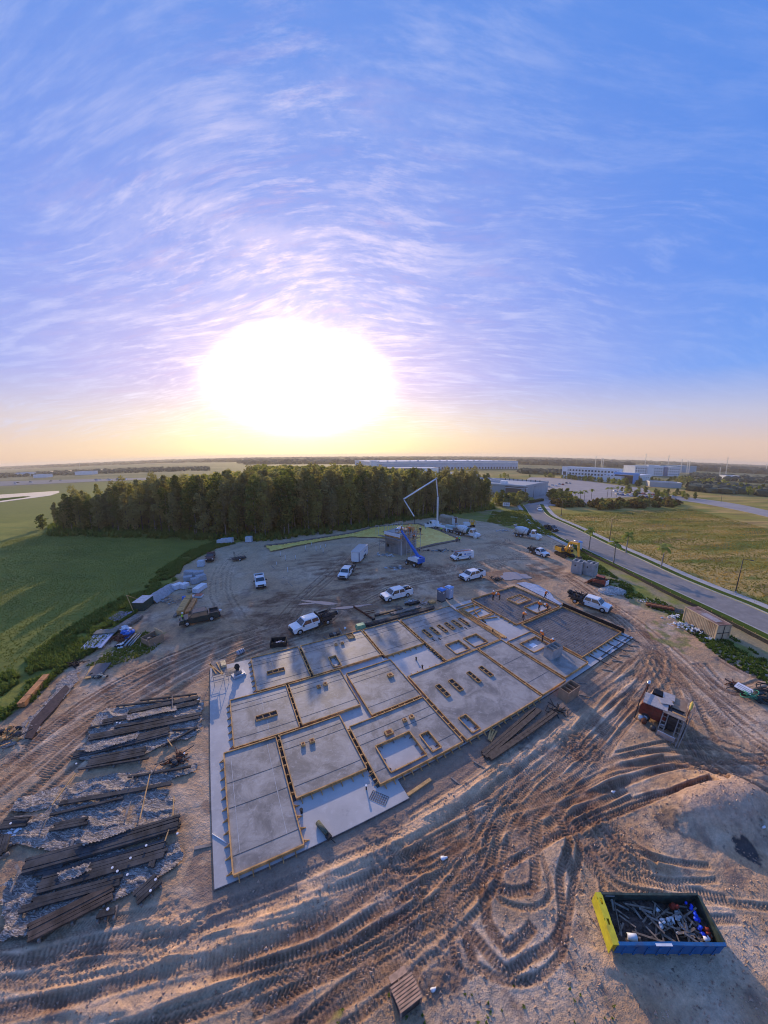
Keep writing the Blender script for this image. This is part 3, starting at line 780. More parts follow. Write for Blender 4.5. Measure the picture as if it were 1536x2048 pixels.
panel('wall_panel', 'small corner panel with one long box-out beside the trestle on the bare slab corner', (5.0, 17.4, 11.2, 24.1), [(6.5, 19.75, 8.6, 20.35, 'box')], brace='w', double='s', marks=[(7.4, 20.6, 23.9)])
panel('wall_panel', 'panel with a rectangular hole and two round-looking blocks, in front of the loaded flatbed truck', (11.55, 17.4, 20.6, 24.1),
      [(14.2, 17.75, 15.2, 19.95, 'open'), (15.85, 22.0, 16.2, 22.35, 'small'), (16.75, 21.95, 17.15, 22.3, 'small'), (18.15, 22.7, 19.1, 24.0, 'box')], double='w', brace='')
panel('wall_panel', 'plain panel with no holes touching the corner of the large bare blue slab square', (20.9, 16.9, 26.95, 24.05), [], double='w', brace='s')
panel('wall_panel', 'big panel with six slanting slots and two square holes', (27.3, 12.3, 37.1, 23.9),
      [(28.75+i*1.4-.22+.0, 17.65, 28.75+i*1.4+.28, 19.75, 'box') for i in range(6)] +
      [(29.3, 12.7, 31.7, 15.1, 'open'), (32.5, 12.7, 35.0, 15.1, 'open'), (28.6, 16.7, 28.8, 17.3, 'slit'), (29.5, 16.5, 29.7, 17.1, 'slit'), (34.7, 16.9, 34.9, 17.4, 'slit'), (35.6, 17.1, 35.8, 17.6, 'slit')], double='w', brace='w', lines=(.86, .74, .38))
panel('wall_panel', 'panel with one long box-out, second from the left end, beside the strip of bare slab', (2.1, 10.55, 8.2, 17.1), [(4.4, 13.0, 6.5, 13.6, 'box')], brace='w', double='s', marks=[(5.3, 13.7, 17.0), (5.4, 11.3, 12.9)])
panel('wall_panel', 'square panel with two little blocks near its far edge, middle of the left cluster', (8.5, 10.7, 14.7, 17.1), [(11.3, 15.0, 11.7, 15.4, 'small'), (12.1, 15.1, 12.55, 15.5, 'small')], double='w')
panel('wall_panel', 'tall panel with a single small box-out near its far right corner', (15.15, 8.85, 21.15, 16.0), [(19.35, 13.0, 20.0, 13.55, 'small')], double='s')
panel('wall_panel', 'long narrow panel at the near left corner of the slab', (1.2, .2, 5.85, 10.3), [], brace='wse', lines=(.69, .47, .12), marks=[(1.75, 1.4, 9.9), (4.95, 1.4, 9.9)])
panel('wall_panel', 'panel with two little blocks beside the near strip of bare slab', (6.2, 3.7, 12.2, 10.3), [(7.8, 8.2, 8.15, 8.55, 'small'), (8.6, 8.2, 9.05, 8.6, 'small')], double='w', brace='s')
panel('wall_panel', 'near panel with one big square hole and one narrow hole', (12.55, 1.9, 21.1, 8.5),
      [(13.8, 2.4, 17.4, 5.35, 'open'), (18.0, 2.4, 19.0, 4.5, 'open'), (17.5, 6.5, 17.9, 6.85, 'small'), (18.3, 6.5, 18.75, 6.9, 'small'), (15.2, 5.8, 16.0, 6.35, 'small')], double='we', brace='sw', lines=(.79, .64, .18))
panel('wall_panel', 'largest near panel, four slanting slots and a narrow hole at its left corner', (21.5, 1.85, 32.35, 12.15),
      [(23.3, 7.2, 23.85, 9.25, 'box'), (25.1, 7.2, 25.7, 9.2, 'box'), (27.9, 7.2, 28.4, 9.2, 'box'), (29.85, 7.2, 30.4, 9.2, 'box'), (22.5, 2.2, 23.5, 4.3, 'open')], double='n', brace='s', lines=())
panel('wall_panel', 'narrow plain panel between the largest panel and the concrete box', (32.65, 1.95, 37.0, 12.1), [], double='w', lines=(.60, .22))
panel('wall_panel', 'narrow panel with one hole and a sheet of paper in it, beside two crouching workers', (37.35, 2.3, 42.5, 11.3), [(38.4, 7.6, 41.9, 10.0, 'open')], double='w', lines=())
def rebar(t, W, D, holes, step=.42):
    m = MB(); k = MB()
    def segs(c, L, ax):
        s = [(.1, L-.1)]
        for h in holes:
            lo, hi, p, q = (h[1], h[3], h[0], h[2]) if ax else (h[0], h[2], h[1], h[3])
            if lo-.08 < c < hi+.08: s = [r for a, b in s for r in ((a, min(b, p-.1)), (max(a, q+.1), b)) if r[1]-r[0] > .05]
        return s
    y = .25
    while y < D-.1:
        for a, b in segs(y, W, 1): m.bar((a, y, .11), (b, y, .11), .016)
        y += step
    x = .25
    while x < W-.1:
        for a, b in segs(x, D, 0): m.bar((x, a, .126), (x, b, .126), .016)
        x += step
    for _ in range(110):
        x, y = rnd.uniform(.3, W-.3), rnd.uniform(.3, D-.3)
        if not any(h[0]-.1 < x < h[2]+.1 and h[1]-.1 < y < h[3]+.1 for h in holes): k.box((x, y, .06), (.06, .06, .12), rnd.uniform(0, 1))
    obj('reinforcing_bars', m, [REBAR], t, kind='stuff'); obj('bar_support', k, [REBAR], t, kind='stuff')
t = panel('unpoured_panel', 'unpoured panel form full of steel mesh with a diamond of planks and a square hole', (42.3, 13.85, 53.8, 24.0),
      [(48.0, 18.3, 51.6, 20.8, 'open'), (48.1, 14.4, 52.0, 17.1, 'open')], double='', brace='w', lines=(), surf=POURM, z1=.19, cat='panel form', group='panel forms filled with steel mesh')
rebar(t, 11.5, 10.15, [(5.7, 4.45, 9.3, 6.95), (5.8, .55, 9.7, 3.25)])
m = MB()
for i in range(5): m.bar((6.0+i*.7, 4.6, .28), (6.2+i*.6, 6.8, .28+.03*(i % 2)), .12, .04)
m.bar((5.8, 5.2, .31), (9.2, 5.9, .34), .14, .04); obj('loose_plank', m, [WOOD], t)
t = panel('unpoured_panel', 'unpoured panel form full of steel mesh, with nothing cut out, behind the black plastic upstand', (43.0, 3.4, 54.0, 13.45), [], double='', brace='s', lines=(), surf=POURM, z1=.19, cat='panel form', group='panel forms filled with steel mesh')
rebar(t, 11.0, 10.05, [])
# black upstand along the right-hand edge
t = thing('edge_upstand', 'long black plastic faced board standing along the right edge of the slab', 'formwork', S(54.45, 3.2, 0), SLAB_ROT+math.pi/2)
m = MB(); m.bar((0, 0, .45), (10.6, 0, .45), .05, .9); obj('board', m, [mat('black_film', (.02, .019, .02), .35, var=.3)], t)
m = MB(); m.bar((0, 0, .92), (10.6, 0, .92), .09, .04)
for i in range(7): m.bar((.3+i*1.65, -.08, 0), (.3+i*1.65, -.08, .95), .07, .07)
obj('stake', m, [WOOD_GREY], t)
# timber frames lying between two panels
t = thing('lumber_grid', 'open lumber frames lying on the slab between six-slot panel and steel mesh', 'lumber frame', S(37.5, 17.5, .15), SLAB_ROT)
for x0, y0, x1, y1, w in [(0, 0, .0, 5.0, .09), (.35, 0, .35, 4.6, .09), (.75, -3.8, .75, 4.6, .09), (.5, 5.6, 4.3, 5.6, .09), (.4, 4.9, 4.2, 4.9, .12), (.8, 4.5, 4.3, 4.5, .09), (1.0, 3.2, 4.2, 3.4, .12), (1.4, 2.3, 3.4, 2.7, .09), (1.0, 1.0, 4.2, 1.0, .12), (1.0, .7, 4.3, .7, .09),
                          (4.3, .6, 4.3, 5.6, .09), (1.0, .7, 1.0, 4.4, .09), (.9, .7, 4.2, -.3, .09), (.3, -4.9, .3, 0, .09), (0.0, -4.9, 0.0, -.05, .09), (1.6, 1.1, 2.4, 3.2, .07), (2.6, 3.3, 3.6, 4.4, .07)]:
    m = MB(); m.bar((x0, y0, .10), (x1, y1, .10+rnd.uniform(0, .02)), w, .20); obj('plank', m, [WOOD], t)
t = thing('timber_stack', 'short stack of wet planks at the end of the lumber frames on the bare slab', 'lumber', S(38.1, 12.6, .15), SLAB_ROT+math.pi/2)
for i in range(6):
    m = MB(); m.box((1.6+rnd.uniform(-.1, .1), (i % 3-1)*.2, .05+.09*(i//3)), (3.8, .18, .085)); obj('plank', m, [WOOD if i % 2 else WOOD_RAW], t)

# things on the slab
def box_form(name, label, u, v, w, d, h, z, outer, parts_n, rot=0, cat='concrete form box', inner=True, inmat=None):
    t = thing(name, label, cat, S(u, v, z), SLAB_ROT+rot)
    th = .06; 
    for x, y, sx, sy in ((0, -d/2+th/2, w, th), (0, d/2-th/2, w, th), (-w/2+th/2, 0, th, d-2*th), (w/2-th/2, 0, th, d-2*th)):
        m = MB(); m.box((x, y, h/2), (sx, sy, h)); obj('side_panel', m, [outer], t)
    m = MB(); m.box((0, 0, .04), (w-2*th, d-2*th, .06)); obj('floor', m, [inmat or DARKMET], t)
    for i in range(parts_n):
        m = MB(); m.box((-w/2+(i+1)*w/(parts_n+1), 0, h*.5), (.05, d-2*th, h*.92)); obj('partition', m, [outer], t)
    m = MB()
    for x, y, sx, sy in ((0, -d/2, w+.1, .07), (0, d/2, w+.1, .07), (-w/2, 0, .07, d), (w/2, 0, .07, d)): m.box((x, y, h+.015), (sx, sy, .05))
    obj('rim', m, [WOOD_GREY if outer is CONC_BOX else PLY], t)
    return t
box_form('concrete_form_box', 'tall grey box with a divided open top standing on the slab beside the crouching worker', 40.05, 5.9, 2.3, 1.25, 1.6, .15, CONC_BOX, 2)
box_form('concrete_form_box', 'tan plywood box with divided open top standing on the dirt off the slab edge', 35.2, .45, 2.2, 1.2, 1.35, 0, PLY, 2)
# outer strip of the slab at the right: planks over a reflecting strip, stakes poking out over the dirt
t = thing('edge_planking', 'dark bars and planks laid across the bright strip of slab at its right end', 'planks', S(43, 1.85, .15), SLAB_ROT)
for i, x in enumerate([1.6, 4.0, 6.6, 8.6, 10.6]):
    m = MB(); m.bar((x, -1.2, .06), (x-.1, 1.5, .10), .10, .08); obj('plank', m, [DARKMET], t)
for i in range(5):
    m = MB(); m.bar((2.5+i*1.7, .25+.2*(i % 2), .05), (5.1+i*1.6, .35+.2*(i % 2), .05), .14, .05); obj('plank', m, [GALV if i % 2 else DARKMET], t)
for i, (u, v, L, a) in enumerate([(36.9, -.6, 1.4, -.9), (43.6, .3, 1.3, -.9), (46.6, .5, 1.3, -.8), (48.7, .5, 1.4, -.8), (50.5, .7, 1.6, -.75), (52.3, .8, 1.4, -.7), (21.0, -.7, 1.7, -1.25), (18.3, -.9, 1.6, -1.3), (15.3, .4, 2.4, .1), (38.6, .8, 1.2, -.8)]):
    m = MB(); m.box((0, 0, .05), (L, .12, .07)); lab = ['pale board lying off the slab below the tan box', 'board poking out from the slab edge below the grey box', 'stake poking out at the right slab edge, third from the far end', 'stake poking out at the right slab edge, second from the far end',
        'longest stake poking out near the far right tip of the slab', 'stake at the far right tip of the slab', 'loose stick on the dirt below the largest panel', 'loose stick on the dirt below the square-hole panel', 'thick pale log of lumber lying on the dirt against the slab notch', 'short board off the slab between the tan box and the grey box'][i]
    o = obj('loose_board', m, [WOOD_RAW if i == 8 else WOOD_GREY]); p_ = S(u, v, 0); o.location = (p_.x, p_.y, max(0, ground_z(p_.x, p_.y))); o.rotation_euler.z = SLAB_ROT+a; tag(o, lab, 'board')
    if i == 8: o.scale = (1, 2.2, 2)
# trestle / small scaffold frame at the bare corner
t = thing('work_trestle', 'small open steel scaffold with planks on the bare far left corner of the slab', 'scaffold', S(1.25, 21.9, .15), SLAB_ROT+.05)
for x in (-.8, .8):
    for y in (-1.4, 1.4):
        m = MB(); m.bar((x, y, 0), (x, y, 1.5), .05); obj('leg', m, [STEEL], t)
m = MB(); m.box((0, 0, 1.5), (1.7, 2.9, .05)); obj('deck', m, [WOOD_GREY], t)
m = MB()
for z in (.5, 1.2):
    for x in (-.8, .8): m.bar((x, -1.4, z), (x, 1.4, z), .04)
    for y in (-1.4, 1.4): m.bar((-.8, y, z), (.8, y, z), .04)
obj('rail', m, [STEEL], t)
t2 = thing('plank', 'long bright plank leaning across the small scaffold on the slab corner', 'plank', S(1.2, 21.6, 1.70), SLAB_ROT+.2)
for i, (a, b, c) in enumerate([(-.35, 0, .3), (.1, -.1, .05), (-.6, .2, .12)]):
    m = MB(); m.box((a, b, .04), (.14, 3.1-.4*i, .05), c); obj('board', m, [WOOD_RAW if i == 1 else WOOD], t2)
o = tag(obj('cardboard_box', MB().box((0, 0, .14), (.55, 1.0, .28)), [mat('pale_yellow_board', (.75, .55, .28), .7)]), 'pale yellow box lying on the deck of the small scaffold', 'box'); o.location = S(1.75, 22.1, 1.68); o.rotation_euler.z = SLAB_ROT+.1
t = thing('site_saw', 'grey machine with a black hood standing on the bare slab corner beside the scaffold', 'machine', S(3.3, 21.5, .15), SLAB_ROT+.3)
obj('base', MB().box((0, 0, .1), (1.5, 1.1, .15)), [GALV], t); obj('table', MB().box((0, .1, .45), (.8, .7, .5), taper=.8), [STEEL], t)
obj('hood', MB().lathe((0, .25, .7), (0, .25, 1.5), [(0, .2), (.4, .34), (.8, .25), (1, .05)], 10), [BLACK], t); obj('roller', MB().cyl((-.6, -.45, .25), (.6, -.45, .25), .12), [GALV], t)
m = MB().sheet(lambda a, b: (a*1.5-.75, b*1.5-.75, .03+.12*max(0, 1-((a-.5)**2+(b-.5)**2)*5)), 8, 8); o = tag(obj('sand_heap', m, [mat('pale_sand', (.42, .34, .25), .9, bump=.02)]), 'small heap of pale sand on the bare slab corner', 'sand'); o.location = S(2.6, 22.6, .15)
o.rotation_euler.z = SLAB_ROT
# lone post, roller and mat on the near strip
t = thing('pipe_stub', 'short white topped pipe standing alone on the near strip of bare slab', 'pipe', S(11.45, 2.2, .15)); obj('pipe', MB().cyl((0, 0, 0), (0, 0, .42), .06), [DARKMET], t); obj('cap', MB().cyl((0, 0, .42), (0, 0, .50), .09), [PVC], t)
t = thing('tool_roll', 'grey tube-shaped tool lying on the near strip of bare slab', 'tool', S(7.15, 1.3, .15), SLAB_ROT-1.25); obj('barrel', MB().cyl((0, 0, .2), (1.1, 0, .2), .19, .17, 12), [mat('dull_green_fabric', (.10, .11, .08), .8, var=.4, scale=14)], t)
obj('head', MB().box((1.3, 0, .13), (.3, .35, .22)), [BLACK], t); obj('handle', MB().cyl((1.4, 0, .15), (1.9, .1, .05), .03), [BLACK], t)
m = MB()
for i in range(9): m.bar((i*.17, 0, .02), (i*.17, .75, .02), .02)
for i in range(5): m.bar((0, i*.187, .03), (1.36, i*.187, .03), .02)
o = tag(obj('wire_mat', m, [REBAR]), 'small mat of steel mesh lying on the slab by the near panel corner', 'mesh mat'); o.location = S(11.3, 1.4, .15); o.rotation_euler.z = SLAB_ROT-.9
o = tag(obj('plastic_pipe', MB().cyl((0, 0, .04), (.95, -1.05, .04), .035), [PVC]), 'white plastic pipe lying on the left strip of bare slab', 'pipe'); o.location = S(0, 3.6, .15); o.rotation_euler.z = SLAB_ROT
for i, (u, v, lab) in enumerate([(24.2, 14.6, 'farther black pipe stub in the large bare blue square of slab'), (24.0, 12.9, 'nearer black pipe stub in the large bare blue square of slab'), (37.8, 14.5, 'black pipe stub on the bare slab near the crossing of panels'), (6.3, 2.6, 'tiny black pipe stub on the near bare strip beside the long panel')]):
    t = thing('pipe_stub', lab, 'pipe', S(u, v, .15)); obj('pipe', MB().cyl((0, 0, 0), (0, 0, .35), .09), [BLACK], t); obj('cap', MB().cyl((0, 0, .35), (0, 0, .42), .13), [BLACK], t)
o = tag(obj('paper_sheet', MB().box((0, 0, .01), (1.0, .8, .015)), [mat('white_sheet', (.85, .85, .86), .6, var=.03)]), 'white sheet lying in the hole of the panel beside the crouching workers', 'sheet'); o.location = S(40.1, 9.0, .16); o.rotation_euler.z = SLAB_ROT
t = thing('black_tool', 'black tool lying on the bare slab near the end of the lumber frames', 'tool', S(38.9, 17.4, .15), SLAB_ROT-.2); obj('body', MB().box((0, 0, .08), (.25, .8, .14)), [BLACK], t); obj('handle', MB().bar((0, .4, .1), (0, .9, .15), .04), [BLACK], t)
# dark splash of mud and rubbish below the grey box
for i, (u, v, s) in enumerate([(41.6, 4.7, .55), (42.2, 3.6, .4), (42.9, 2.9, .3)]):
    m = MB()
    for k in range(7): m.blob((rnd.uniform(-s, s), rnd.uniform(-s, s), .08), (.16, .12, .09), 6, jag=.3)
    o = tag(obj('debris_clump', m, [mat('muddy_rubbish', (.22, .19, .17), .9, var=.6, scale=6)], kind='stuff'), ['clump of rubbish on the slab closest to the grey box', 'middle clump of rubbish on the slab strip right of the grey box', 'small clump of rubbish at the slab edge above the tan box'][i], 'rubbish'); o.location = S(u, v, .16)
# ------------------------------------------------------------------ trees
def leaf_mat(name, c1, c2, trans=.42, big=None):
    m = bpy.data.materials.new(name); m.use_nodes = True; N = NT(m.node_tree); N.n.clear()
    out = N.node('ShaderNodeOutputMaterial'); oi = N.node('ShaderNodeObjectInfo'); pos = N.node('ShaderNodeNewGeometry').outputs['Position']
    f = N.m('ADD', N.m('MULTIPLY', oi.outputs['Random'], .5), N.m('MULTIPLY', N.noise(pos, .9, 3, .6), .6))
    if big: f = N.m('ADD', N.m('MULTIPLY', N.m('SUBTRACT', N.noise(N.vm('MULTIPLY', pos, (.05, .13, 0)), 1.0, 5, .6), .5), 3.0), .5)
    c = N.mix(N.smooth(f, .25, .85), tuple(c1)+(1,), tuple(c2)+(1,))
    d = N.node('ShaderNodeBsdfDiffuse'); N.put(d.inputs['Color'], c)
    t = N.node('ShaderNodeBsdfTranslucent'); N.put(t.inputs['Color'], N.mix(1.0, c, (1.25, 1.3, .7, 1), blend='MULTIPLY'))
    mx = N.node('ShaderNodeMixShader'); mx.inputs[0].default_value = trans
    N.l.new(d.outputs[0], mx.inputs[1]); N.l.new(t.outputs[0], mx.inputs[2]); N.l.new(mx.outputs[0], out.inputs['Surface'])
    MATS[name] = m; return m
LEAF_A = leaf_mat('grey_green_needles', (.22, .195, .10), (.38, .33, .15))
LEAF_B = leaf_mat('olive_leaves', (.19, .19, .07), (.34, .31, .11))
LEAF_C = leaf_mat('deep_green_leaves', (.085, .11, .035), (.16, .18, .055))
LEAF_Y = leaf_mat('yellow_green_leaves', (.20, .24, .05), (.36, .36, .10))
LEAF_R = leaf_mat('russet_leaves', (.12, .08, .035), (.20, .15, .06))
BARK = mat('pale_bark', (.26, .23, .20), .9, var=.3, scale=2)
BARK_D = mat('brown_bark', (.12, .095, .075), .9, var=.3, scale=2)
def crown_mesh(name, h0, h1, r, n, size, seed, shape='tall', m=None, tri=False):
    """leaf clumps spread through the crown: uneven lobes, gaps between them"""
    q = random.Random(seed); V = []; F = []
    lobes = []
    nl = {'tall': 9, 'round': 9, 'bush': 6, 'pine': 7}[shape]
    for i in range(nl):
        t = (i+.5)/nl; z = h0+(h1-h0)*t
        if shape == 'tall': rr = r*(.70+.30*math.sin(math.pi*min(1, t*1.05)))*(1.0 if t < .85 else .85)
        elif shape == 'pine': rr = r*(1.0 if t > .45 else .45)
        else: rr = r*math.sin(math.pi*(.18+.72*t))
        a = q.uniform(0, 6.28); o = rr*q.uniform(.15, .6)
        lobes.append((o*math.cos(a), o*math.sin(a), z, rr*q.uniform(.5, .8), (h1-h0)/nl*q.uniform(.75, 1.25)))
    for k in range(n):
        lx, ly, lz, lr, lh = q.choice(lobes)
        while 1:
            x, y, z = q.uniform(-1, 1), q.uniform(-1, 1), q.uniform(-1, 1); d = x*x+y*y+z*z
            if .18 < d < 1: break
        p = Vector((lx+x*lr, ly+y*lr, lz+z*lh)); s = size*q.uniform(.55, 1.35)
        ax = Vector((q.gauss(0, 1), q.gauss(0, 1), q.gauss(0, .6))).normalized(); bx = ax.cross(Vector((q.gauss(0, 1), q.gauss(0, 1), q.gauss(0, 1)))).normalized()
        o = len(V)
        if tri: V += [p-ax*s, p+ax*s*.8+bx*s*.5, p+bx*s]; F.append((o, o+1, o+2))
        else: V += [p-ax*s, p+bx*s*.65, p+ax*s, p-bx*s*.65+Vector((0, 0, -.2*s))]; F.append((o, o+1, o+2, o+3))
    me = bpy.data.meshes.new(name); me.from_pydata([tuple(v) for v in V], [], F); me.materials.append(m); me.update(); return me
def trunk_mesh(name, h, r, seed, m, limbs=5, h0=.35):
    q = random.Random(seed); b = MB(); pts = [(0, 0, -.3)]
    for i in range(1, 6): pts.append((q.uniform(-.12, .12)*i*.4, q.uniform(-.12, .12)*i*.4, h*i/5))
    for i in range(5): b.cyl(pts[i], pts[i+1], r*(1-.17*i), r*(1-.17*(i+1)), 6, cap=False)
    for i in range(limbs):
        t = q.uniform(h0, .9); z = h*t; a = q.uniform(0, 6.28); L = h*q.uniform(.07, .14)
        b.cyl((0, 0, z), (math.cos(a)*L, math.sin(a)*L, z+L*.8), r*.35, r*.12, 4, cap=False)
    return b.mesh(name, m)
VARS = []
for i in range(7):
    h = [19, 21, 18, 22, 17, 20, 21][i]; lm = [LEAF_A, LEAF_B, LEAF_A, LEAF_A, LEAF_B, LEAF_C, LEAF_A][i]
    VARS.append((crown_mesh('crown', h*.16 if i % 3 else h*.3, h, 2.9+.4*(i % 3), 1400, .40, 100+i, 'tall' if i != 3 else 'pine', lm), trunk_mesh('trunk', h*.96, .21, 200+i, BARK if i % 2 else BARK_D)))
WOODS = [(103, 1059), (160, 1063), (230, 1063), (300, 1065), (370, 1069), (440, 1074), (520, 1075), (600, 1067), (660, 1060), (740, 1049), (800, 1040), (850, 1034), (900, 1029), (950, 1024), (985, 1014)]
front = [g(*p) for p in WOODS]
def tree(mesh_c, mesh_t, p, s, rz, label, name='woodland_tree', group=None, sz=None):
    t = thing(name, label, 'tree', p, rz, group); t.scale = (s, s, sz or s)
    c = link(bpy.data.objects.new('crown', mesh_c), t); k = link(bpy.data.objects.new('trunk', mesh_t), t)
    return t
q = random.Random(11)
spots = []
L = [0]
for i in range(len(front)-1): L.append(L[-1]+(front[i+1]-front[i]).length)
def along(s):
    for i in range(len(front)-1):
        if s <= L[i+1]: f = (s-L[i])/(L[i+1]-L[i]); return front[i].lerp(front[i+1], f), (front[i+1]-front[i]).normalized()
    return front[-1], (front[-1]-front[-2]).normalized()
def edge_h(x):  # height of the wood along its length, lower at both ends
    return np.interp(x, [-130, -118, -100, -60, -20, 10, 40, 52, 62], [.62, .78, .88, 1.0, 1.04, 1.0, .92, .80, .62])
rows = 5; tot = L[-1]
for r_ in range(rows):
    n = 62 if r_ < 4 else 50
    for i in range(n):
        s = (i+.5+q.uniform(-.4, .4))*tot/n; p, t = along(min(tot, max(0, s))); nrm = Vector((-t.y, t.x, 0))
        if nrm.y < 0: nrm = -nrm
        p = p+nrm*(.8+r_*3.6+q.uniform(-1.2, 1.4)); spots.append((p, r_))
LABS = ['slender tall tree at the front edge of the dense dark wood, bare trunk low down', 'tree inside the dense dark wood behind the site, only its upper crown showing']
for k, (p, r_) in enumerate(spots[:300]):
    v = VARS[q.randrange(7)]; s = edge_h(p.x)*q.uniform(.76, 1.0)
    p = Vector((p.x, p.y, 0))
    tree(v[0], v[1], p, s, q.uniform(0, 6.28), LABS[0] if r_ == 0 else LABS[1], group='trees at the front edge of the wood' if r_ == 0 else 'trees inside the wood')
# the mass of the wood behind them: one object, each stem still a trunk and a crown of leaf clumps
bigc = [crown_mesh('c', 5, 19, 3.3, 190, .95, 300+i, 'tall', LEAF_A) for i in range(4)]
cv = []; 
for m_ in bigc:
    a = np.zeros(len(m_.vertices)*3); m_.vertices.foreach_get('co', a); cv.append(a.reshape(-1, 3))
VV = []; mi_ = []
back = []
for k in range(1150):
    s = q.uniform(0, tot); p, t = along(s); nrm = Vector((-t.y, t.x, 0)); nrm = -nrm if nrm.y < 0 else nrm
    depth = 19+q.random()*np.interp(p.x, [-125, -90, -40, 20, 60], [14, 60, 110, 120, 60])
    x, y = p.x+nrm.x*depth, p.y+nrm.y*depth
    # left flank of the wood runs straight back
    if x < -118-(y-100)*.02 and y > 110: continue
    back.append((x, y)); c = cv[k % 4]; a = q.uniform(0, 6.28); sc_ = edge_h(p.x)*q.uniform(.80, 1.02)
    ca, sa = math.cos(a)*sc_*1.15, math.sin(a)*sc_*1.15
    VV.append(np.stack([c[:, 0]*ca-c[:, 1]*sa+x, c[:, 0]*sa+c[:, 1]*ca+y, c[:, 2]*sc_], 1)); mi_ += [k % 3]*190
VV = np.concatenate(VV); nq = len(VV)//4
me = bpy.data.meshes.new('woodland'); me.vertices.add(len(VV)); me.vertices.foreach_set('co', VV.ravel())
me.loops.add(nq*4); me.loops.foreach_set('vertex_index', np.arange(nq*4)); me.polygons.add(nq); me.polygons.foreach_set('loop_start', np.arange(0, nq*4, 4))
for m_ in (LEAF_A, LEAF_B, LEAF_C): me.materials.append(m_)
me.polygons.foreach_set('material_index', np.array(mi_[:nq])); me.update(calc_edges=True)
wo = link(bpy.data.objects.new('woodland', me)); wo['kind'] = 'stuff'; wo['label'] = 'depth of the dense wood behind its front trees'
# undergrowth along the foot of the wood, dark
def tufts(name, pts, h, w, m, seed, n_blade=4, label=None):
    q = np.random.default_rng(seed); P = np.array(pts); n = len(P); V = np.zeros((n, n_blade, 3, 3))
    for b in range(n_blade):
        a = q.uniform(0, 2*np.pi, n); hh = h*q.uniform(.5, 1.3, n); ww = w*q.uniform(.6, 1.3, n); lean = q.uniform(.2, .9, n)*hh
        V[:, b, 0] = P+np.stack([-np.sin(a)*ww, np.cos(a)*ww, 0*a], 1); V[:, b, 1] = P+np.stack([np.sin(a)*ww, -np.cos(a)*ww, 0*a], 1)
        V[:, b, 2] = P+np.stack([np.cos(a)*lean, np.sin(a)*lean, hh], 1)
    V = V.reshape(-1, 3); k = len(V)//3
    me = bpy.data.meshes.new(name); me.vertices.add(len(V)); me.vertices.foreach_set('co', V.ravel()); me.loops.add(k*3); me.loops.foreach_set('vertex_index', np.arange(k*3))
    me.polygons.add(k); me.polygons.foreach_set('loop_start', np.arange(0, k*3, 3)); me.materials.append(m); me.update(calc_edges=True)
    o = link(bpy.data.objects.new(name, me)); o['kind'] = 'stuff'
    if label: o['label'] = label
    return o
GRASSM = leaf_mat('long_grass', (.19, .205, .042), (.29, .28, .065), .3, True)
GRASSD = leaf_mat('dark_weeds', (.09, .14, .03), (.17, .21, .05), .3)
GRASSG = leaf_mat('golden_grass', (.22, .21, .04), (.52, .34, .10), .3, True)
def scatter(polyp, n, seed, ragged=True):
    poly = PX(polyp); xs = [p[0] for p in poly]; ys = [p[1] for p in poly]; r = np.random.default_rng(seed)
    X = r.uniform(min(xs), max(xs), n*3); Y = r.uniform(min(ys), max(ys), n*3); k = pip(X, Y, poly)
    if ragged: k &= fbm(X*.35, Y*.35, 3, seed) > -.14
    X, Y = X[k][:n], Y[k][:n]
    return [(x, y, ground_z(x, y)-.03) for x, y in zip(X, Y)]
tufts('undergrowth', scatter([(95, 1070), (300, 1075), (520, 1083), (660, 1068), (800, 1045), (990, 1020), (985, 1008), (800, 1030), (520, 1062), (300, 1052), (100, 1048)], 5000, 1), 1.5, .7, GRASSD, 1, label='dark undergrowth along the foot of the wood')
tufts('weed_band', scatter([(0, 1440), (62, 1400), (105, 1354), (150, 1320), (196, 1294), (232, 1264), (262, 1234), (300, 1192), (352, 1162), (366, 1130), (432, 1096), (470, 1086), (440, 1080), (380, 1100), (320, 1140), (250, 1190), (180, 1230), (100, 1280), (40, 1330), (0, 1350)], 9000, 2), .55, .30, GRASSD, 2, label='rank weeds along the left edge of the dirt')
tufts('field_grass', scatter([(0, 1350), (100, 1280), (250, 1190), (430, 1090), (520, 1080), (300, 1070), (100, 1062), (0, 1080)], 26000, 3, False), .13, .10, GRASSM, 3, label='grass of the wide green field at the left')
tufts('golden_grass', scatter([(1110, 1040), (1300, 1120), (1536, 1222), (1536, 1060), (1380, 1020), (1120, 1030)], 16000, 4, False), .24, .15, GRASSG, 4, label='golden green grass of the field beyond the road')
tufts('verge_weeds', scatter([(1130, 1080), (1236, 1160), (1330, 1210), (1460, 1275), (1536, 1325), (1536, 1372), (1440, 1320), (1370, 1262), (1345, 1235), (1250, 1196), (1200, 1160)], 3500, 5), .32, .2, GRASSD, 5, label='weeds between the site and the road')
tufts('rough_grass', scatter([(985, 1025), (1045, 1022), (1100, 1066), (1118, 1078), (1050, 1062), (975, 1045)], 3000, 6), .5, .3, GRASSM, 6, label='rough grass by the mixer truck')
tufts('sand_weeds', scatter([(690, 1980), (1240, 1940), (1260, 2048), (650, 2048)], 26, 7), .16, .07, GRASSD, 7, 5, label='sparse weeds in the near sand')
tufts('sand_weeds', scatter([(170, 1330), (290, 1260), (330, 1275), (300, 1305), (220, 1335)], 900, 8), .25, .12, GRASSM, 8, 5, label='weeds among the stacks at the left')
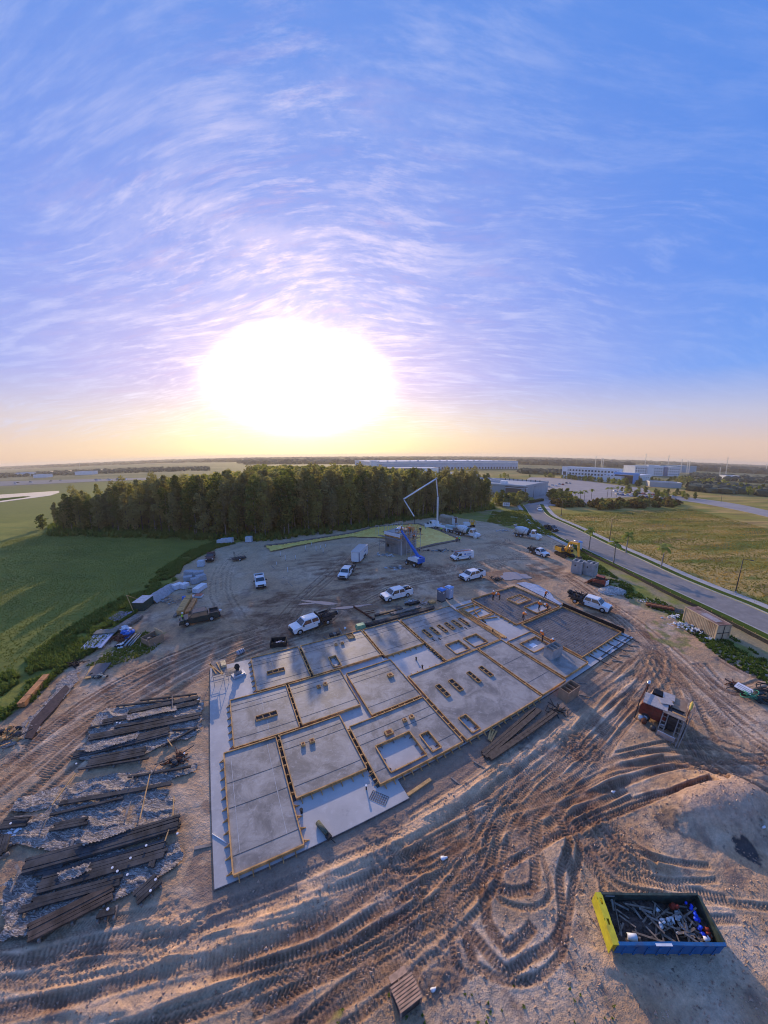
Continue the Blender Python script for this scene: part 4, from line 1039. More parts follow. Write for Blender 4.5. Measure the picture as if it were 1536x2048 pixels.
# ------------------------------------------------------------------ roads, kerbs, pavements, water
ASPH = mat('worn_asphalt', (.25, .225, .205), .85, var=.12, scale=.8, bump=.004, bscale=20, dirt=((.20, .18, .165), .5))
ASPH_P = mat('pale_car_park_asphalt', (.34, .30, .28), .85, var=.1, scale=.15, dirt=((.24, .23, .23), .5))
CONC = mat('pavement_concrete', (.46, .42, .38), .85, var=.12, scale=1.0, dirt=((.33, .31, .29), .5))
KERB = mat('kerb_concrete', (.46, .45, .42), .8, var=.1)
YEL = mat('faded_yellow_line', (.62, .50, .10), .8, var=.2, scale=3)
def smooth_line(P, n=6):
    P = [Vector((p[0], p[1], 0)) for p in P]; Q = [2*P[0]-P[1]]+P+[2*P[-1]-P[-2]]; out = []
    for i in range(1, len(Q)-2):
        a, b, c, d = Q[i-1:i+3]
        for k in range(n):
            t = k/n; out.append(.5*((2*b)+(c-a)*t+(2*a-5*b+4*c-d)*t*t+(3*b-a-3*c+d)*t**3))
    out.append(Q[-2]); return out
def offs(L, o):
    out = []
    for i, p in enumerate(L):
        t = (L[min(i+1, len(L)-1)]-L[max(i-1, 0)]).normalized(); out.append(p+Vector((-t.y, t.x, 0))*o)
    return out
def ribbon(name, A, Bl, z0, z1, m, parent=None, kind='structure'):
    """strip between two lines, with a real thickness"""
    mb = MB(); n = len(A)
    vs = [(p.x, p.y, z1) for p in A]+[(p.x, p.y, z1) for p in Bl]+[(p.x, p.y, z0) for p in A]+[(p.x, p.y, z0) for p in Bl]
    fs = []
    for i in range(n-1):
        fs += [(i, i+1, n+i+1, n+i), (2*n+i, i, i+1, 2*n+i+1), (n+i, 3*n+i, 3*n+i+1, n+i+1)]
    mb.add(vs, fs); o = obj(name, mb, [m], parent)
    if not parent: o['kind'] = kind
    return o
EL = smooth_line(PX([(1046, 1011), (1053, 1020), (1069.8, 1044), (1115, 1073.7), (1174.5, 1103), (1244, 1136.5), (1331, 1176.7), (1404.8, 1211), (1478, 1245), (1536, 1273), (1610, 1310), (1700, 1356)]))
ER = smooth_line(PX([(1078, 1010), (1082, 1017.8), (1096, 1034), (1139.6, 1054.5), (1209, 1089), (1279, 1120.8), (1349, 1154), (1418.7, 1183.6), (1488.5, 1211.5), (1536, 1232.5), (1620, 1270), (1720, 1314)]))
ribbon('road', EL, ER, -.2, .125, ASPH)
k0 = ribbon('kerb', EL, offs(EL, -.2), -.1, .25, KERB); k1 = ribbon('kerb', ER, offs(ER, .2), -.1, .25, KERB)
ribbon('road_line', offs(ER, -.02), offs(ER, -.16), .1, .1315, YEL)
ribbon('road_line', offs(EL, .02), offs(EL, .16), .1, .1315, YEL)
ribbon('pavement', offs(ER, 2.1), offs(ER, 4.1), -.1, .20, CONC)
nL = int(len(EL)*.36)
ribbon('pavement', offs(EL, -1.9)[:nL], offs(EL, -3.6)[:nL], -.1, .20, CONC)
ribbon('verge', offs(EL, -.21), offs(EL, -1.6), -.1, .17, MATS['dark_weeds'])
ribbon('verge', offs(ER, .21), offs(ER, 2.1), -.1, .17, MATS['dark_weeds'])
# site driveway apron of pale trampled sand is part of the ground sheet; the car park beyond the road end
def flat(name, px, z, m, kind='structure', th=.2):
    P = PX(px); mb = MB().prism([(p[0], p[1]) for p in P], z-th, z, 0); o = obj(name, mb, [m]); o['kind'] = kind; return o
flat('car_park', [(1046, 1013), (1070, 1002), (1062, 990), (1085, 985), (1080, 972), (1040, 968), (1060, 956), (1100, 957), (1160, 962), (1230, 972), (1290, 979), (1300, 984), (1300, 994), (1290, 995), (1200, 999), (1165, 1013), (1100, 1013)], .11, ASPH_P)
R2A = smooth_line(PX([(1290, 985), (1345, 993.5), (1400, 1000), (1470, 1010), (1536, 1024), (1640, 1050)])); R2B = smooth_line(PX([(1290, 992), (1345, 1001), (1400, 1009), (1470, 1022), (1536, 1037), (1640, 1064)]))
ribbon('side_road', R2A, R2B, -.2, .118, ASPH_P)
# motorway far at the left
HWA = PX([(-80, 962), (100, 958), (200, 956), (330, 953), (480, 950)]); HWB = PX([(-80, 973), (100, 965), (200, 961), (330, 957), (480, 953)])
HW = mat('far_road_asphalt', (.17, .17, .18), .8, var=.1, scale=.05)
ribbon('motorway', smooth_line(HWA), smooth_line(HWB), -.2, .2, HW)
def f_water(N, p):
    pos = N.node('ShaderNodeNewGeometry').outputs['Position']; p.inputs['Base Color'].default_value = (.30, .29, .29, 1); p.inputs['Roughness'].default_value = .08
    p.inputs['Specular IOR Level'].default_value = 1.0
    b = N.node('ShaderNodeBump'); b.inputs['Distance'].default_value = .03; N.put(b.inputs['Height'], N.noise(pos, .35, 3, .5)); N.l.new(b.outputs[0], p.inputs['Normal'])
WATER = nodes_mat('pond_water', f_water)
def f_pud(N, p):
    pos = N.node('ShaderNodeNewGeometry').outputs['Position']; p.inputs['Base Color'].default_value = (.23, .19, .17, 1); p.inputs['Roughness'].default_value = .07; p.inputs['Specular IOR Level'].default_value = .8
PUD = nodes_mat('muddy_puddle_water', f_pud)
flat('pond', [(-60, 990), (20, 985.5), (75, 982), (118, 979.5), (118, 983), (100, 989), (70, 993), (30, 998), (-60, 1010)], .16, WATER, th=.3)
flat('pond_bank', [(-60, 1001), (0, 994.5), (45, 990.5), (60, 990.5), (48, 993), (0, 999), (-60, 1008)], .24, MATS['dark_weeds'], th=.3)
flat('far_water', [(20, 944), (60, 942), (120, 939.5), (200, 937), (262, 935), (262, 936.5), (200, 939), (120, 942), (20, 947)], .5, WATER)
def puddle(label, px, py, rx, ry, rot, seed, z=.03):
    r = random.Random(seed); c = g(px, py); P = []
    for i in range(26):
        a = 6.283*i/26; k = 1+.18*math.sin(3*a+seed)+.10*math.sin(7*a+seed*2)+r.uniform(-.06, .06); x, y = rx*k*math.cos(a), ry*k*math.sin(a)
        P.append((c.x+x*math.cos(rot)-y*math.sin(rot), c.y+x*math.sin(rot)+y*math.cos(rot)))
    o = obj('puddle', MB().prism(P, -.2, z), [PUD]); o['kind'] = 'structure'; return o
puddle('', 1028, 1153, 3.3, 2.2, .1, 3)
puddle('', 640, 1205, 3.2, .55, -.2, 5, -.005); puddle('', 700, 1214, 3.4, .42, .25, 7, -.005); puddle('', 612, 1207, 1.4, .3, .1, 9, -.005)
# silt fence along the site edge by the road
SF = smooth_line(PX([(1152, 1101), (1180, 1114), (1244, 1145), (1300, 1174), (1357, 1203), (1420, 1232), (1483, 1265), (1560, 1306)]))
t = thing('silt_fence', 'low black cloth fence on stakes running between the road and the site', 'fence', SF[0])
m = MB(); k = MB()
for i in range(len(SF)-1):
    a, b = SF[i]-SF[0], SF[i+1]-SF[0]; m.bar((a.x, a.y, .33), (b.x, b.y, .33), .02, .62)
obj('cloth', m, [mat('black_silt_cloth', (.035, .035, .035), .8, var=.3)], t)
for i in range(0, len(SF), 2):
    a = SF[i]-SF[0]; mm = MB().bar((a.x+.05, a.y-.05, 0), (a.x+.05, a.y-.05, .85), .05); obj('stake', mm, [WOOD_RAW], t)
SF2 = smooth_line(PX([(1040, 1014), (1048, 1030), (1066, 1050), (1100, 1072), (1125, 1082)]))

# ------------------------------------------------------------------ street furniture
def lamp_post(label, px, py, h, arms=1, rz=0.0, group='street lamps along the road'):
    t = thing('street_lamp', label, 'street lamp', g(px, py), rz, group)
    obj('pole', MB().cyl((0, 0, 0), (0, 0, h), .11, .07, 8), [DARKMET], t); obj('base', MB().cyl((0, 0, 0), (0, 0, .5), .24, .22, 8), [CONC_BOX], t)
    obj('arm', MB().bar((0, 0, h-.05), (0, -1.1, h+.05), .07), [DARKMET], t); obj('lamp_head', MB().box((0, -1.35, h+.04), (.34, .7, .12)), [DARKMET], t)
    return t
lamp_post('nearest street lamp, tall and black beside the golden field at the right edge', 1470, 1190, 7.4, rz=.5)
lamp_post('street lamp standing between the road and the golden field behind the excavator', 1217, 1085, 7.2, rz=.5)
lamp_post('street lamp by the bend at the far end of the road', 1121, 1034, 7.2, rz=.5)
lamp_post('street lamp in front of the low grey building', 1066, 998, 7.5, rz=2)
lamp_post('street lamp on the field edge beyond the side road', 1442, 1007, 7.5, rz=1)
PALMT = MB(); 
for i in range(6): PALMT.cyl((.05*math.sin(i), 0, i*.9), (.05*math.sin(i+1), 0, (i+1)*.9), .17-.01*i, .16-.01*i, 8, cap=False)
PT = PALMT.mesh('trunk', BARK)
def frond_mesh(seed):
    q = random.Random(seed); m = MB(); L = q.uniform(1.7, 2.2); n = 7; pr = None
    for i in range(n+1):
        t = i/n; x = L*t; z = .9*t-1.75*t*t; w = .50*math.sin(math.pi*min(1, t*.92+.08))**.6
        cur = [(x, -w, z-.18*w), (x, 0, z), (x, w, z-.18*w)]
        if pr:
            o = len(m.v); m.v += pr+cur; m.f += [(o, o+1, o+4, o+3), (o+1, o+2, o+5, o+4)]; m.m += [0, 0]; m.smooth += [False]*2
        pr = cur
    return m.mesh('frond', LEAF_Y)
FR = [frond_mesh(i) for i in range(4)]
def palm(label, px, py, h, seed, group='palm trees along the road', fr=None):
    q = random.Random(seed); t = thing('palm_tree', label, 'palm tree', g(px, py), q.uniform(0, 6), group); k = link(bpy.data.objects.new('trunk', PT), t); k.scale.z = h/5.4
    n = 15
    for i in range(n):
        f = link(bpy.data.objects.new('frond', (fr or FR)[i % 4]), t); f.location = (0, 0, h); f.rotation_euler = (0, -q.uniform(-.25, .95), i*2.4+q.uniform(-.2, .2)); s = q.uniform(.8, 1.1); f.scale = (s, s, s)
    return t
palm('palm tree on the site side of the road just behind the excavator', 1176, 1101, 5.6, 1)
palm('palm tree on the site side of the road, second from the excavator', 1225, 1128, 5.2, 2)
palm('palm tree on the field side of the road across from the second one', 1250, 1108, 5.0, 3)
palm('palm tree with the brightest crown, on the field side and nearest along the road', 1321, 1138, 5.3, 4)
# ------------------------------------------------------------------ buildings beyond
WALLW = mat('white_rendered_wall', (.80, .80, .80), .8, var=.06, scale=.2); WALLB = mat('pale_blue_grey_metal_wall', (.50, .56, .64), .6, var=.08, scale=.1)
WALLG = mat('grey_wall_panel', (.42, .43, .44), .8, var=.08, scale=.2); ROOFW = mat('white_membrane_roof', (.74, .74, .75), .7, var=.06, scale=.1)
BROWN = mat('brown_cladding', (.16, .12, .10), .8, var=.15); GL2 = mat('far_window_glass', (.045, .055, .07), .12, var=.2, scale=.3, spec=.9)
def building(name, label, a, b, depth, h, wallm, cat='building', win=None, parapet=.6, roofm=None, bays=0, baym=None):
    """a-b: front foot line seen in the picture; depth runs away from the camera"""
    A, Bp = g(*a), g(*b); d = Bp-A; L = d.length; rz = math.atan2(d.y, d.x); t = thing(name, label, cat, A, rz)
    obj('wall', MB().box((L/2, depth/2, h/2), (L, depth, h)), [wallm], t)
    r = MB().box((L/2, depth/2, h+.15), (L+.6, depth+.6, .3)); obj('roof', r, [roofm or ROOFW], t)
    if parapet: 
        m = MB()
        for x, y, sx, sy in ((L/2, 0, L+.7, .4), (L/2, depth, L+.7, .4), (0, depth/2, .4, depth-.5), (L, depth/2, .4, depth-.5)): m.box((x, y, h+.3+parapet/2), (sx, sy, parapet))
        obj('parapet', m, [wallm], t)
    if win:
        n, fl, ww, wh, z0, dz = win
        for f in range(fl):
            for i in range(n):
                w = obj('window', MB().box((0, 0, 0), (ww+.3, .22, wh+.3)), [ROOFW], t, loc=((i+.5)*L/n, -.06, z0+f*dz)); obj('pane', MB().box((0, -.10, 0), (ww, .12, wh)), [GL2], w)
    if bays:
        for i in range(bays): obj('loading_door', MB().box((0, 0, 0), (L/bays*.5, .3, 3.6)), [baym or GL2], t, loc=((i+.5)*L/bays, -.1, 2.2))
    return t, L
# long warehouse behind the wood
hW = top_of(745, 940, 745, 923)
t, Lw = building('warehouse', 'very long white and pale blue warehouse on the horizon behind the wood', (742, 940), (1035, 938.5), 150, 14.5, WALLB, 'warehouse', bays=46)
obj('wall_band', MB().box((Lw/2, -.3, 12.6), (Lw, .3, 2.2)), [WALLW], t)
obj('corner_tower', MB().box((5, 4, 8.4), (11, 9, 16.8)), [WALLW], t)
for i in range(14): obj('roof_unit', MB().box((0, 0, 0), (3, 3, 1.6)), [GALV], t, loc=(20+i*Lw/15, 25+10*(i % 3), 15.6))
t, L = building('office_block', 'brown and white office front standing before the left part of the long warehouse', (772, 951), (880, 951), 40, 9, BROWN, win=(16, 2, 2.2, 1.8, 2.6, 3.6))
obj('white_bay', MB().box((L*.82, -1, 5), (L*.30, 2.2, 10)), [WALLW], t)
building('low_building', 'low white building with roof plant between the wood and the long warehouse', (888, 962), (955, 962), 30, 6, WALLW, win=(9, 1, 2.2, 1.8, 3, 3))
# grey building with the white roof edge
t, L = building('grey_building', 'grey flat roofed building with a white roof edge, right behind the end of the wood', (905, 985), (1048, 1000), 46, 7.2, WALLG, bays=0, win=None, parapet=1.0, roofm=WALLG)
obj('roof_edge', MB().box((L/2, -.2, 8.2), (L+1, .5, .5)), [ROOFW], t)
for i in range(9): obj('roof_screen_post', MB().box((0, 0, 0), (.5, .3, 1.4)), [DARKMET], t, loc=(L*.42+i*3.2, 40, 8.6))
obj('roof_unit', MB().box((L*.45, 20, 8.6), (6, 4, 2.4)), [GALV], t); obj('roof_unit', MB().box((L*.62, 14, 8.4), (4, 3, 2)), [WALLW], t)
t, L = building('brown_annex', 'brown end block of the grey building beside the car park', (1049, 1000), (1087, 984), 12, 6.4, BROWN, win=(6, 1, 1.6, 3.2, 2.6, 3))
# offices to the right
t, L = building('office_block', 'long three storey white office building with a blue glass entrance, beyond the car park', (1124, 958), (1232, 966), 26, 13.2, WALLW, win=(17, 3, 2.0, 1.9, 2.8, 3.9))
obj('end_wall', MB().box((2.5, -.6, 7.2), (6.5, 1.2, 14.4)), [WALLW], t); obj('end_window', MB().box((2.5, -1.3, 6.5), (3.6, .2, 4)), [GL2], t)
obj('entrance_canopy', MB().box((L+10, -4, 10), (24, 7, 2.2)), [mat('sky_blue_cladding', (.16, .38, .72), .4, var=.1)], t); obj('entrance_pier', MB().box((L+19, -4, 4.5), (4.5, 5, 8.9)), [MATS['sky_blue_cladding']], t)
obj('entrance_glass', MB().box((L+8, 2, 4.2), (20, 6, 8.4)), [GL2], t)
building('low_building', 'single storey wing linking the two white office buildings', (1240, 968), (1302, 962), 18, 6.2, WALLW, win=(12, 1, 2.4, 1.6, 3.4, 3))
t, L = building('office_block', 'farther white office building with a tall blank stair tower and blue glass', (1268, 953), (1358, 955), 24, 14.5, WALLW, win=(20, 3, 2.1, 1.9, 3.2, 4.2))
obj('stair_tower', MB().box((L*.31, -1, 8.7), (12, 4, 17.4)), [WALLW], t); obj('blue_glass_bay', MB().box((L*.66, -.6, 7.4), (7, 2, 14)), [mat('blue_window_glass', (.06, .15, .30), .15, spec=.9)], t)
obj('roof_unit', MB().box((L*.55, 12, 15.8), (14, 7, 2.2)), [WALLW], t)
building('low_building', 'pale low building with a blue corner among the trees below the offices', (1298, 975), (1362, 979), 14, 4.4, WALLG, win=None)
building('white_house', 'small white house with a porch among the trees at the far right', (1452, 962), (1478, 963), 12, 6, WALLW, win=(4, 1, 1.6, 1.4, 3, 3))
building('blue_tank_building', 'blue and green blocky building on the horizon behind the office tower', (1355, 947), (1392, 947.5), 40, 14, mat('teal_cladding', (.20, .36, .44), .6), win=None)
building('tan_block', 'long tan block on the horizon at the far right', (1455, 943), (1485, 944), 30, 11, mat('tan_render', (.42, .31, .26), .8), win=(10, 2, 2.5, 2, 3, 4.5))
building('tan_block', 'second tan block with white pieces near the right edge of the horizon', (1500, 944), (1530, 946), 30, 9, MATS['tan_render'], win=(8, 2, 2.5, 1.6, 2.5, 4))
for i, (a, b, h) in enumerate([((30, 950), (60, 949), 7), ((150, 948), (185, 947), 6), ((66, 953), (90, 952.5), 5)]):
    building('roadside_building', ['flat pale building near the left end of the motorway', 'small pale building among shrubs beyond the motorway', 'low pale building between the motorway and the shrubs'][i], a, b, 14, h, WALLW, win=None)
# masts and pylons on the horizon
def mast(label, px, py, pt, w=.5, group=None):
    h = top_of(px, py, px, pt); t = thing('mast', label, 'mast', g(px, py), 0, group); m = MB()
    for x, y in ((-1, -1), (1, -1), (1, 1), (-1, 1)): m.bar((x*w, y*w, 0), (x*w*.25, y*w*.25, h), w*.35)
    for i in range(1, 7): z = h*i/7; k = w*(1-.75*i/7); m.bar((-k, -k, z), (k, k, z), w*.2); m.bar((k, -k, z), (-k, k, z), w*.2)
    obj('lattice', m, [GALV], t); obj('cross_arm', MB().box((0, 0, h*.93), (w*6, w*.6, w*.6)), [GALV], t); return t
for i, (x, y, p_) in enumerate([(1189, 941, 914), (1201, 941, 917), (1204, 942, 918), (1288, 945, 909), (1334, 946, 912), (1361, 948, 920), (1373, 949, 923), (1377, 949, 924), (1452, 952, 916), (1532, 950, 930), (160, 935, 922), (1440, 950, 937)]):
    mast(['lattice mast behind the long office, leftmost of a close trio', 'lattice mast behind the long office, middle of a close trio', 'lattice mast behind the long office, last of a close trio', 'thin tall mast between the two office buildings', 'tall mast with a head piece above the farther office', 'mast over the right end of the farther office, first of three',
          'mast over the right end of the farther office, second of three', 'mast over the right end of the farther office, third of three', 'tall leaning-looking mast alone at the right of the horizon', 'mast at the very right edge of the horizon', 'lone mast on the tree line at the left horizon', 'short pale mast left of the small white house'][i], x, y, p_, .8)
# sign by the wood
t = thing('roadside_sign', 'white board sign with dark blue letters on the grass where the wood meets the road', 'sign', g(1012, 1016.5), -.25)
zt = top_of(1012, 1016.5, 1012, 1005)
obj('board', MB().box((0, 0, 1.75), (3.3, .16, 1.9)), [WALLW], t); obj('post', MB().bar((-1.5, .12, 0), (-1.5, .12, 2.6), .14), [DARKMET], t); obj('post', MB().bar((1.5, .12, 0), (1.5, .12, 2.6), .14), [DARKMET], t)
cu = bpy.data.curves.new('lettering', 'FONT'); cu.body = '380'; cu.size = 1.5; cu.extrude = .01; cu.align_x = 'CENTER'; cu.align_y = 'CENTER'; cu.materials.append(mat('navy_sign_paint', (.03, .06, .16), .6, var=.05))
_o = bpy.data.objects.new('l', cu); sc.collection.objects.link(_o); _m = bpy.data.meshes.new_from_object(_o.evaluated_get(bpy.context.evaluated_depsgraph_get())); bpy.data.objects.remove(_o)
lo = link(bpy.data.objects.new('lettering', _m), t); lo.location = (0, -.10, 1.72); lo.rotation_euler = (math.pi/2, 0, 0); lo.scale = (1.15, 1, 1)
# ------------------------------------------------------------------ trees beyond the wood
RC = [crown_mesh('crown', .8, 6.2, 2.9, 420, .42, 400+i, 'round', [LEAF_B, LEAF_C, LEAF_Y, LEAF_R][i]) for i in range(4)]
RT = trunk_mesh('trunk', 4.5, .2, 420, BARK_D, 3)
BC = [crown_mesh('crown', .1, 2.6, 1.9, 220, .36, 440+i, 'bush', [LEAF_C, LEAF_B, LEAF_R][i]) for i in range(3)]
BT = trunk_mesh('trunk', 1.6, .08, 450, BARK_D, 3)
q = random.Random(21)
def grove(poly, n, kinds, label, group, smin=.8, smax=1.3, bush=False, name='tree'):
    P = PX(poly); xs = [p[0] for p in P]; ys = [p[1] for p in P]; k = 0; tries = 0
    while k < n and tries < 5000:
        tries += 1; x, y = q.uniform(min(xs), max(xs)), q.uniform(min(ys), max(ys))
        if not pip(np.array([x]), np.array([y]), P)[0]: continue
        tree((BC if bush else RC)[q.choice(kinds)], BT if bush else RT, (x, y, 0), q.uniform(smin, smax), q.uniform(0, 6.28), label, name, group); k += 1
grove([(985, 1008), (1000, 1000), (1060, 1004), (1050, 1012), (1000, 1016)], 22, [0, 1], 'dark rounded tree beside the white sign where the wood ends', 'trees beside the sign', .7, 1.1)
grove([(1090, 994), (1108, 990), (1142, 994), (1140, 1006), (1105, 1009)], 14, [0, 1, 1], 'rounded tree on the planted island in the car park', 'trees on the car park island', .7, 1.05)
grove([(1100, 1008), (1140, 1003), (1160, 1012), (1230, 1010), (1330, 1006), (1375, 1016), (1240, 1020), (1130, 1022)], 110, [0, 2, 1, 2], 'scrubby bush in the russet and green thicket along the far edge of the golden field', 'bushes of the thicket', .9, 1.7, True, 'bush')
grove([(1000, 958), (1100, 955), (1140, 962), (1250, 972), (1300, 978), (1240, 968), (1130, 958), (1000, 954)], 55, [0, 1, 2], 'tree in the planted belt between the car park and the long office', 'trees between car park and offices', .6, .95)
grove([(1230, 975), (1290, 972), (1370, 978), (1440, 985), (1536, 1000), (1536, 985), (1440, 968), (1370, 962), (1290, 965), (1230, 968)], 75, [0, 1, 1, 2], 'tree in the wooded ground to the right of the offices', 'trees right of the offices', .7, 1.2)
grove([(880, 975), (960, 968), (1000, 960), (960, 958), (880, 966)], 22, [0, 1], 'tree showing over the right shoulder of the wood before the low white building', 'trees behind the wood shoulder', .9, 1.4)
grove([(1235, 982), (1300, 986), (1395, 996), (1395, 1003), (1330, 1001), (1240, 995)], 34, [0, 1, 2], 'low tree in the row between the parked cars and the side road', 'trees beside the parked cars', .5, .85)
t = tree(RC[1], RT, g(84, 1056), .95, 1, 'single dark round tree standing alone on the green field left of the wood', 'lone_tree')
for i, (x, y) in enumerate([(1141, 1006), (1149, 1007), (1159, 1006), (1167, 1003), (1213, 997), (1221, 996), (1232, 996), (1181, 1001)]):
    palm('palm tree standing in the car park', x, y, 6.0, 30+i, 'palm trees in the car park')
# hedges
def hedge(label, a, b, h, w, seed):
    A, Bp = g(*a), g(*b); d = Bp-A; t = thing('hedge', label, 'hedge', A, math.atan2(d.y, d.x)); L = d.length; r = random.Random(seed); m = MB(); n = int(L*9)
    core = MB().box((L/2, 0, h*.42), (L, w*.7, h*.8)); obj('stems', core, [BARK_D], t)
    for i in range(n*6):
        x, y, z = r.uniform(0, L), r.uniform(-w/2, w/2), r.uniform(.1, h); s = .3; m.add([(x-s, y, z), (x, y+s*r.uniform(-1, 1), z+s), (x+s, y, z), (x, y+s*r.uniform(-1, 1), z-s*.5)], [(0, 1, 2, 3)])
    obj('foliage', m, [LEAF_C], t)
hedge('dark clipped hedge between the sign and the car park', (1058, 1008), (1084, 1003), 1.5, 2, 1)
# distant country: scattered groves and the tree line on the horizon
def far_wood(name, label, boxes, n, hmin, hmax, seed, mats_, wd=(8, 22)):
    r = random.Random(seed); V = []; F = []; M = []
    m = MB()
    for k in range(n):
        (x0, y0), (x1, y1), dep = r.choice(boxes); f = r.random(); P = g(x0+(x1-x0)*f, y0+(y1-y0)*f); D = math.hypot(P.x, P.y); s = 1+r.random()*dep; P = P*s
        h = r.uniform(hmin, hmax); w = r.uniform(*wd); m.blob((P.x, P.y, h*.45), (w, w*.8, h*.6), 5, r.randrange(len(mats_)), .25, r, False)
    o = obj(name, m, mats_); o['kind'] = 'stuff'; o['label'] = label; return o
FW = mat('distant_tree_foliage', (.060, .070, .045), .95, var=.35, scale=.02); FW2 = mat('distant_pale_foliage', (.10, .105, .06), .95, var=.35, scale=.02); FW3 = mat('distant_dark_foliage', (.035, .045, .03), .95, var=.3, scale=.02)
far_wood('distant_woodland', 'belt of far trees along the horizon', [((-60, 938), (350, 924), .9), ((300, 925), (800, 919), .8), ((780, 919), (1100, 922), .8), ((1080, 923), (1600, 943), .9)], 2600, 9, 18, 1, [FW, FW3], (18, 50))
far_wood('distant_woodland', 'near dark belt of trees behind the long warehouse and the wood', [((480, 928), (760, 926), .25), ((1040, 930), (1260, 938), .25), ((1360, 942), (1600, 955), .3)], 900, 10, 16, 2, [FW3, FW], (10, 24))
far_wood('shrubbery', 'scattered shrubs of the far flat country at the left', [((-60, 955), (330, 941), .35)], 420, 3, 7, 3, [FW3, FW, FW2], (3, 7))
far_wood('shrubbery', 'scattered young trees in the flat country behind the wood at the left', [((150, 947), (420, 940), .3)], 500, 3, 6, 4, [FW2, FW], (2, 4))
far_wood('shrubbery', 'scrub and small trees of the flat country at the far right', [((1380, 985), (1600, 1000), .25), ((1380, 960), (1600, 975), .3), ((1040, 948), (1130, 952), .15)], 650, 3, 7, 5, [FW3, FW, FW2], (3, 8))
# ------------------------------------------------------------------ vehicles (local x = forward, y = left)
def place(cx, cy, fx, fy):
    """ground spot and heading from the middle of the footprint and a point ahead of it"""
    a = g(cx, cy); b = g(fx, fy); d = b-a; return Vector((a.x, a.y, max(0, ground_z(a.x, a.y)))), math.atan2(d.y, d.x)
def wheel(t, x, y, r=.40, w=.27, dual=False):
    s = 1 if y > 0 else -1; o = obj('wheel', MB().lathe((0, -w/2, 0), (0, w/2, 0), [(0, r*.86), (.12, r), (.88, r), (1, r*.86)], 16), [BLACK], t, loc=(x, y, r))
    obj('rim', MB().lathe((0, s*w*.30, 0), (0, s*w*.56, 0), [(0, r*.62), (.8, r*.58), (1, r*.30)] if s > 0 else [(0, r*.62), (.8, r*.58), (1, r*.30)], 12), [GALV], o)
    return o
def arch_profile(x0, x1, zb, top, wheels, r):
    """side outline with wheel arches cut out of the bottom edge; top = list of (x,z) from front to rear"""
    pts = [(x0, zb)]
    for wx in sorted(wheels):
        for i in range(7):
            a = math.pi-math.pi*i/6; pts.append((wx+math.cos(a)*r, zb+max(0, math.sin(a))*r*1.0))
    pts.append((x1, zb)); pts += top; return pts
def cab_glass(t, poly, y, m=GLASS, name='side_window', th=.02):
    """flat pane on both sides, just proud of the body"""
    for s in (1, -1):
        mb = MB(); n = len(poly); ys = [y(p[1])*s if callable(y) else y*s for p in poly]
        vs = [(p[0], yy, p[1]) for p, yy in zip(poly, ys)]+[(p[0], yy+s*th, p[1]) for p, yy in zip(poly, ys)]
        fs = [tuple(range(n)), tuple(reversed(range(n, 2*n)))]+[((i+1) % n, i, n+i, n+(i+1) % n) for i in range(n)]
        mb.add(vs, fs if s < 0 else [tuple(reversed(f)) for f in fs]); obj(name, mb, [m], t)
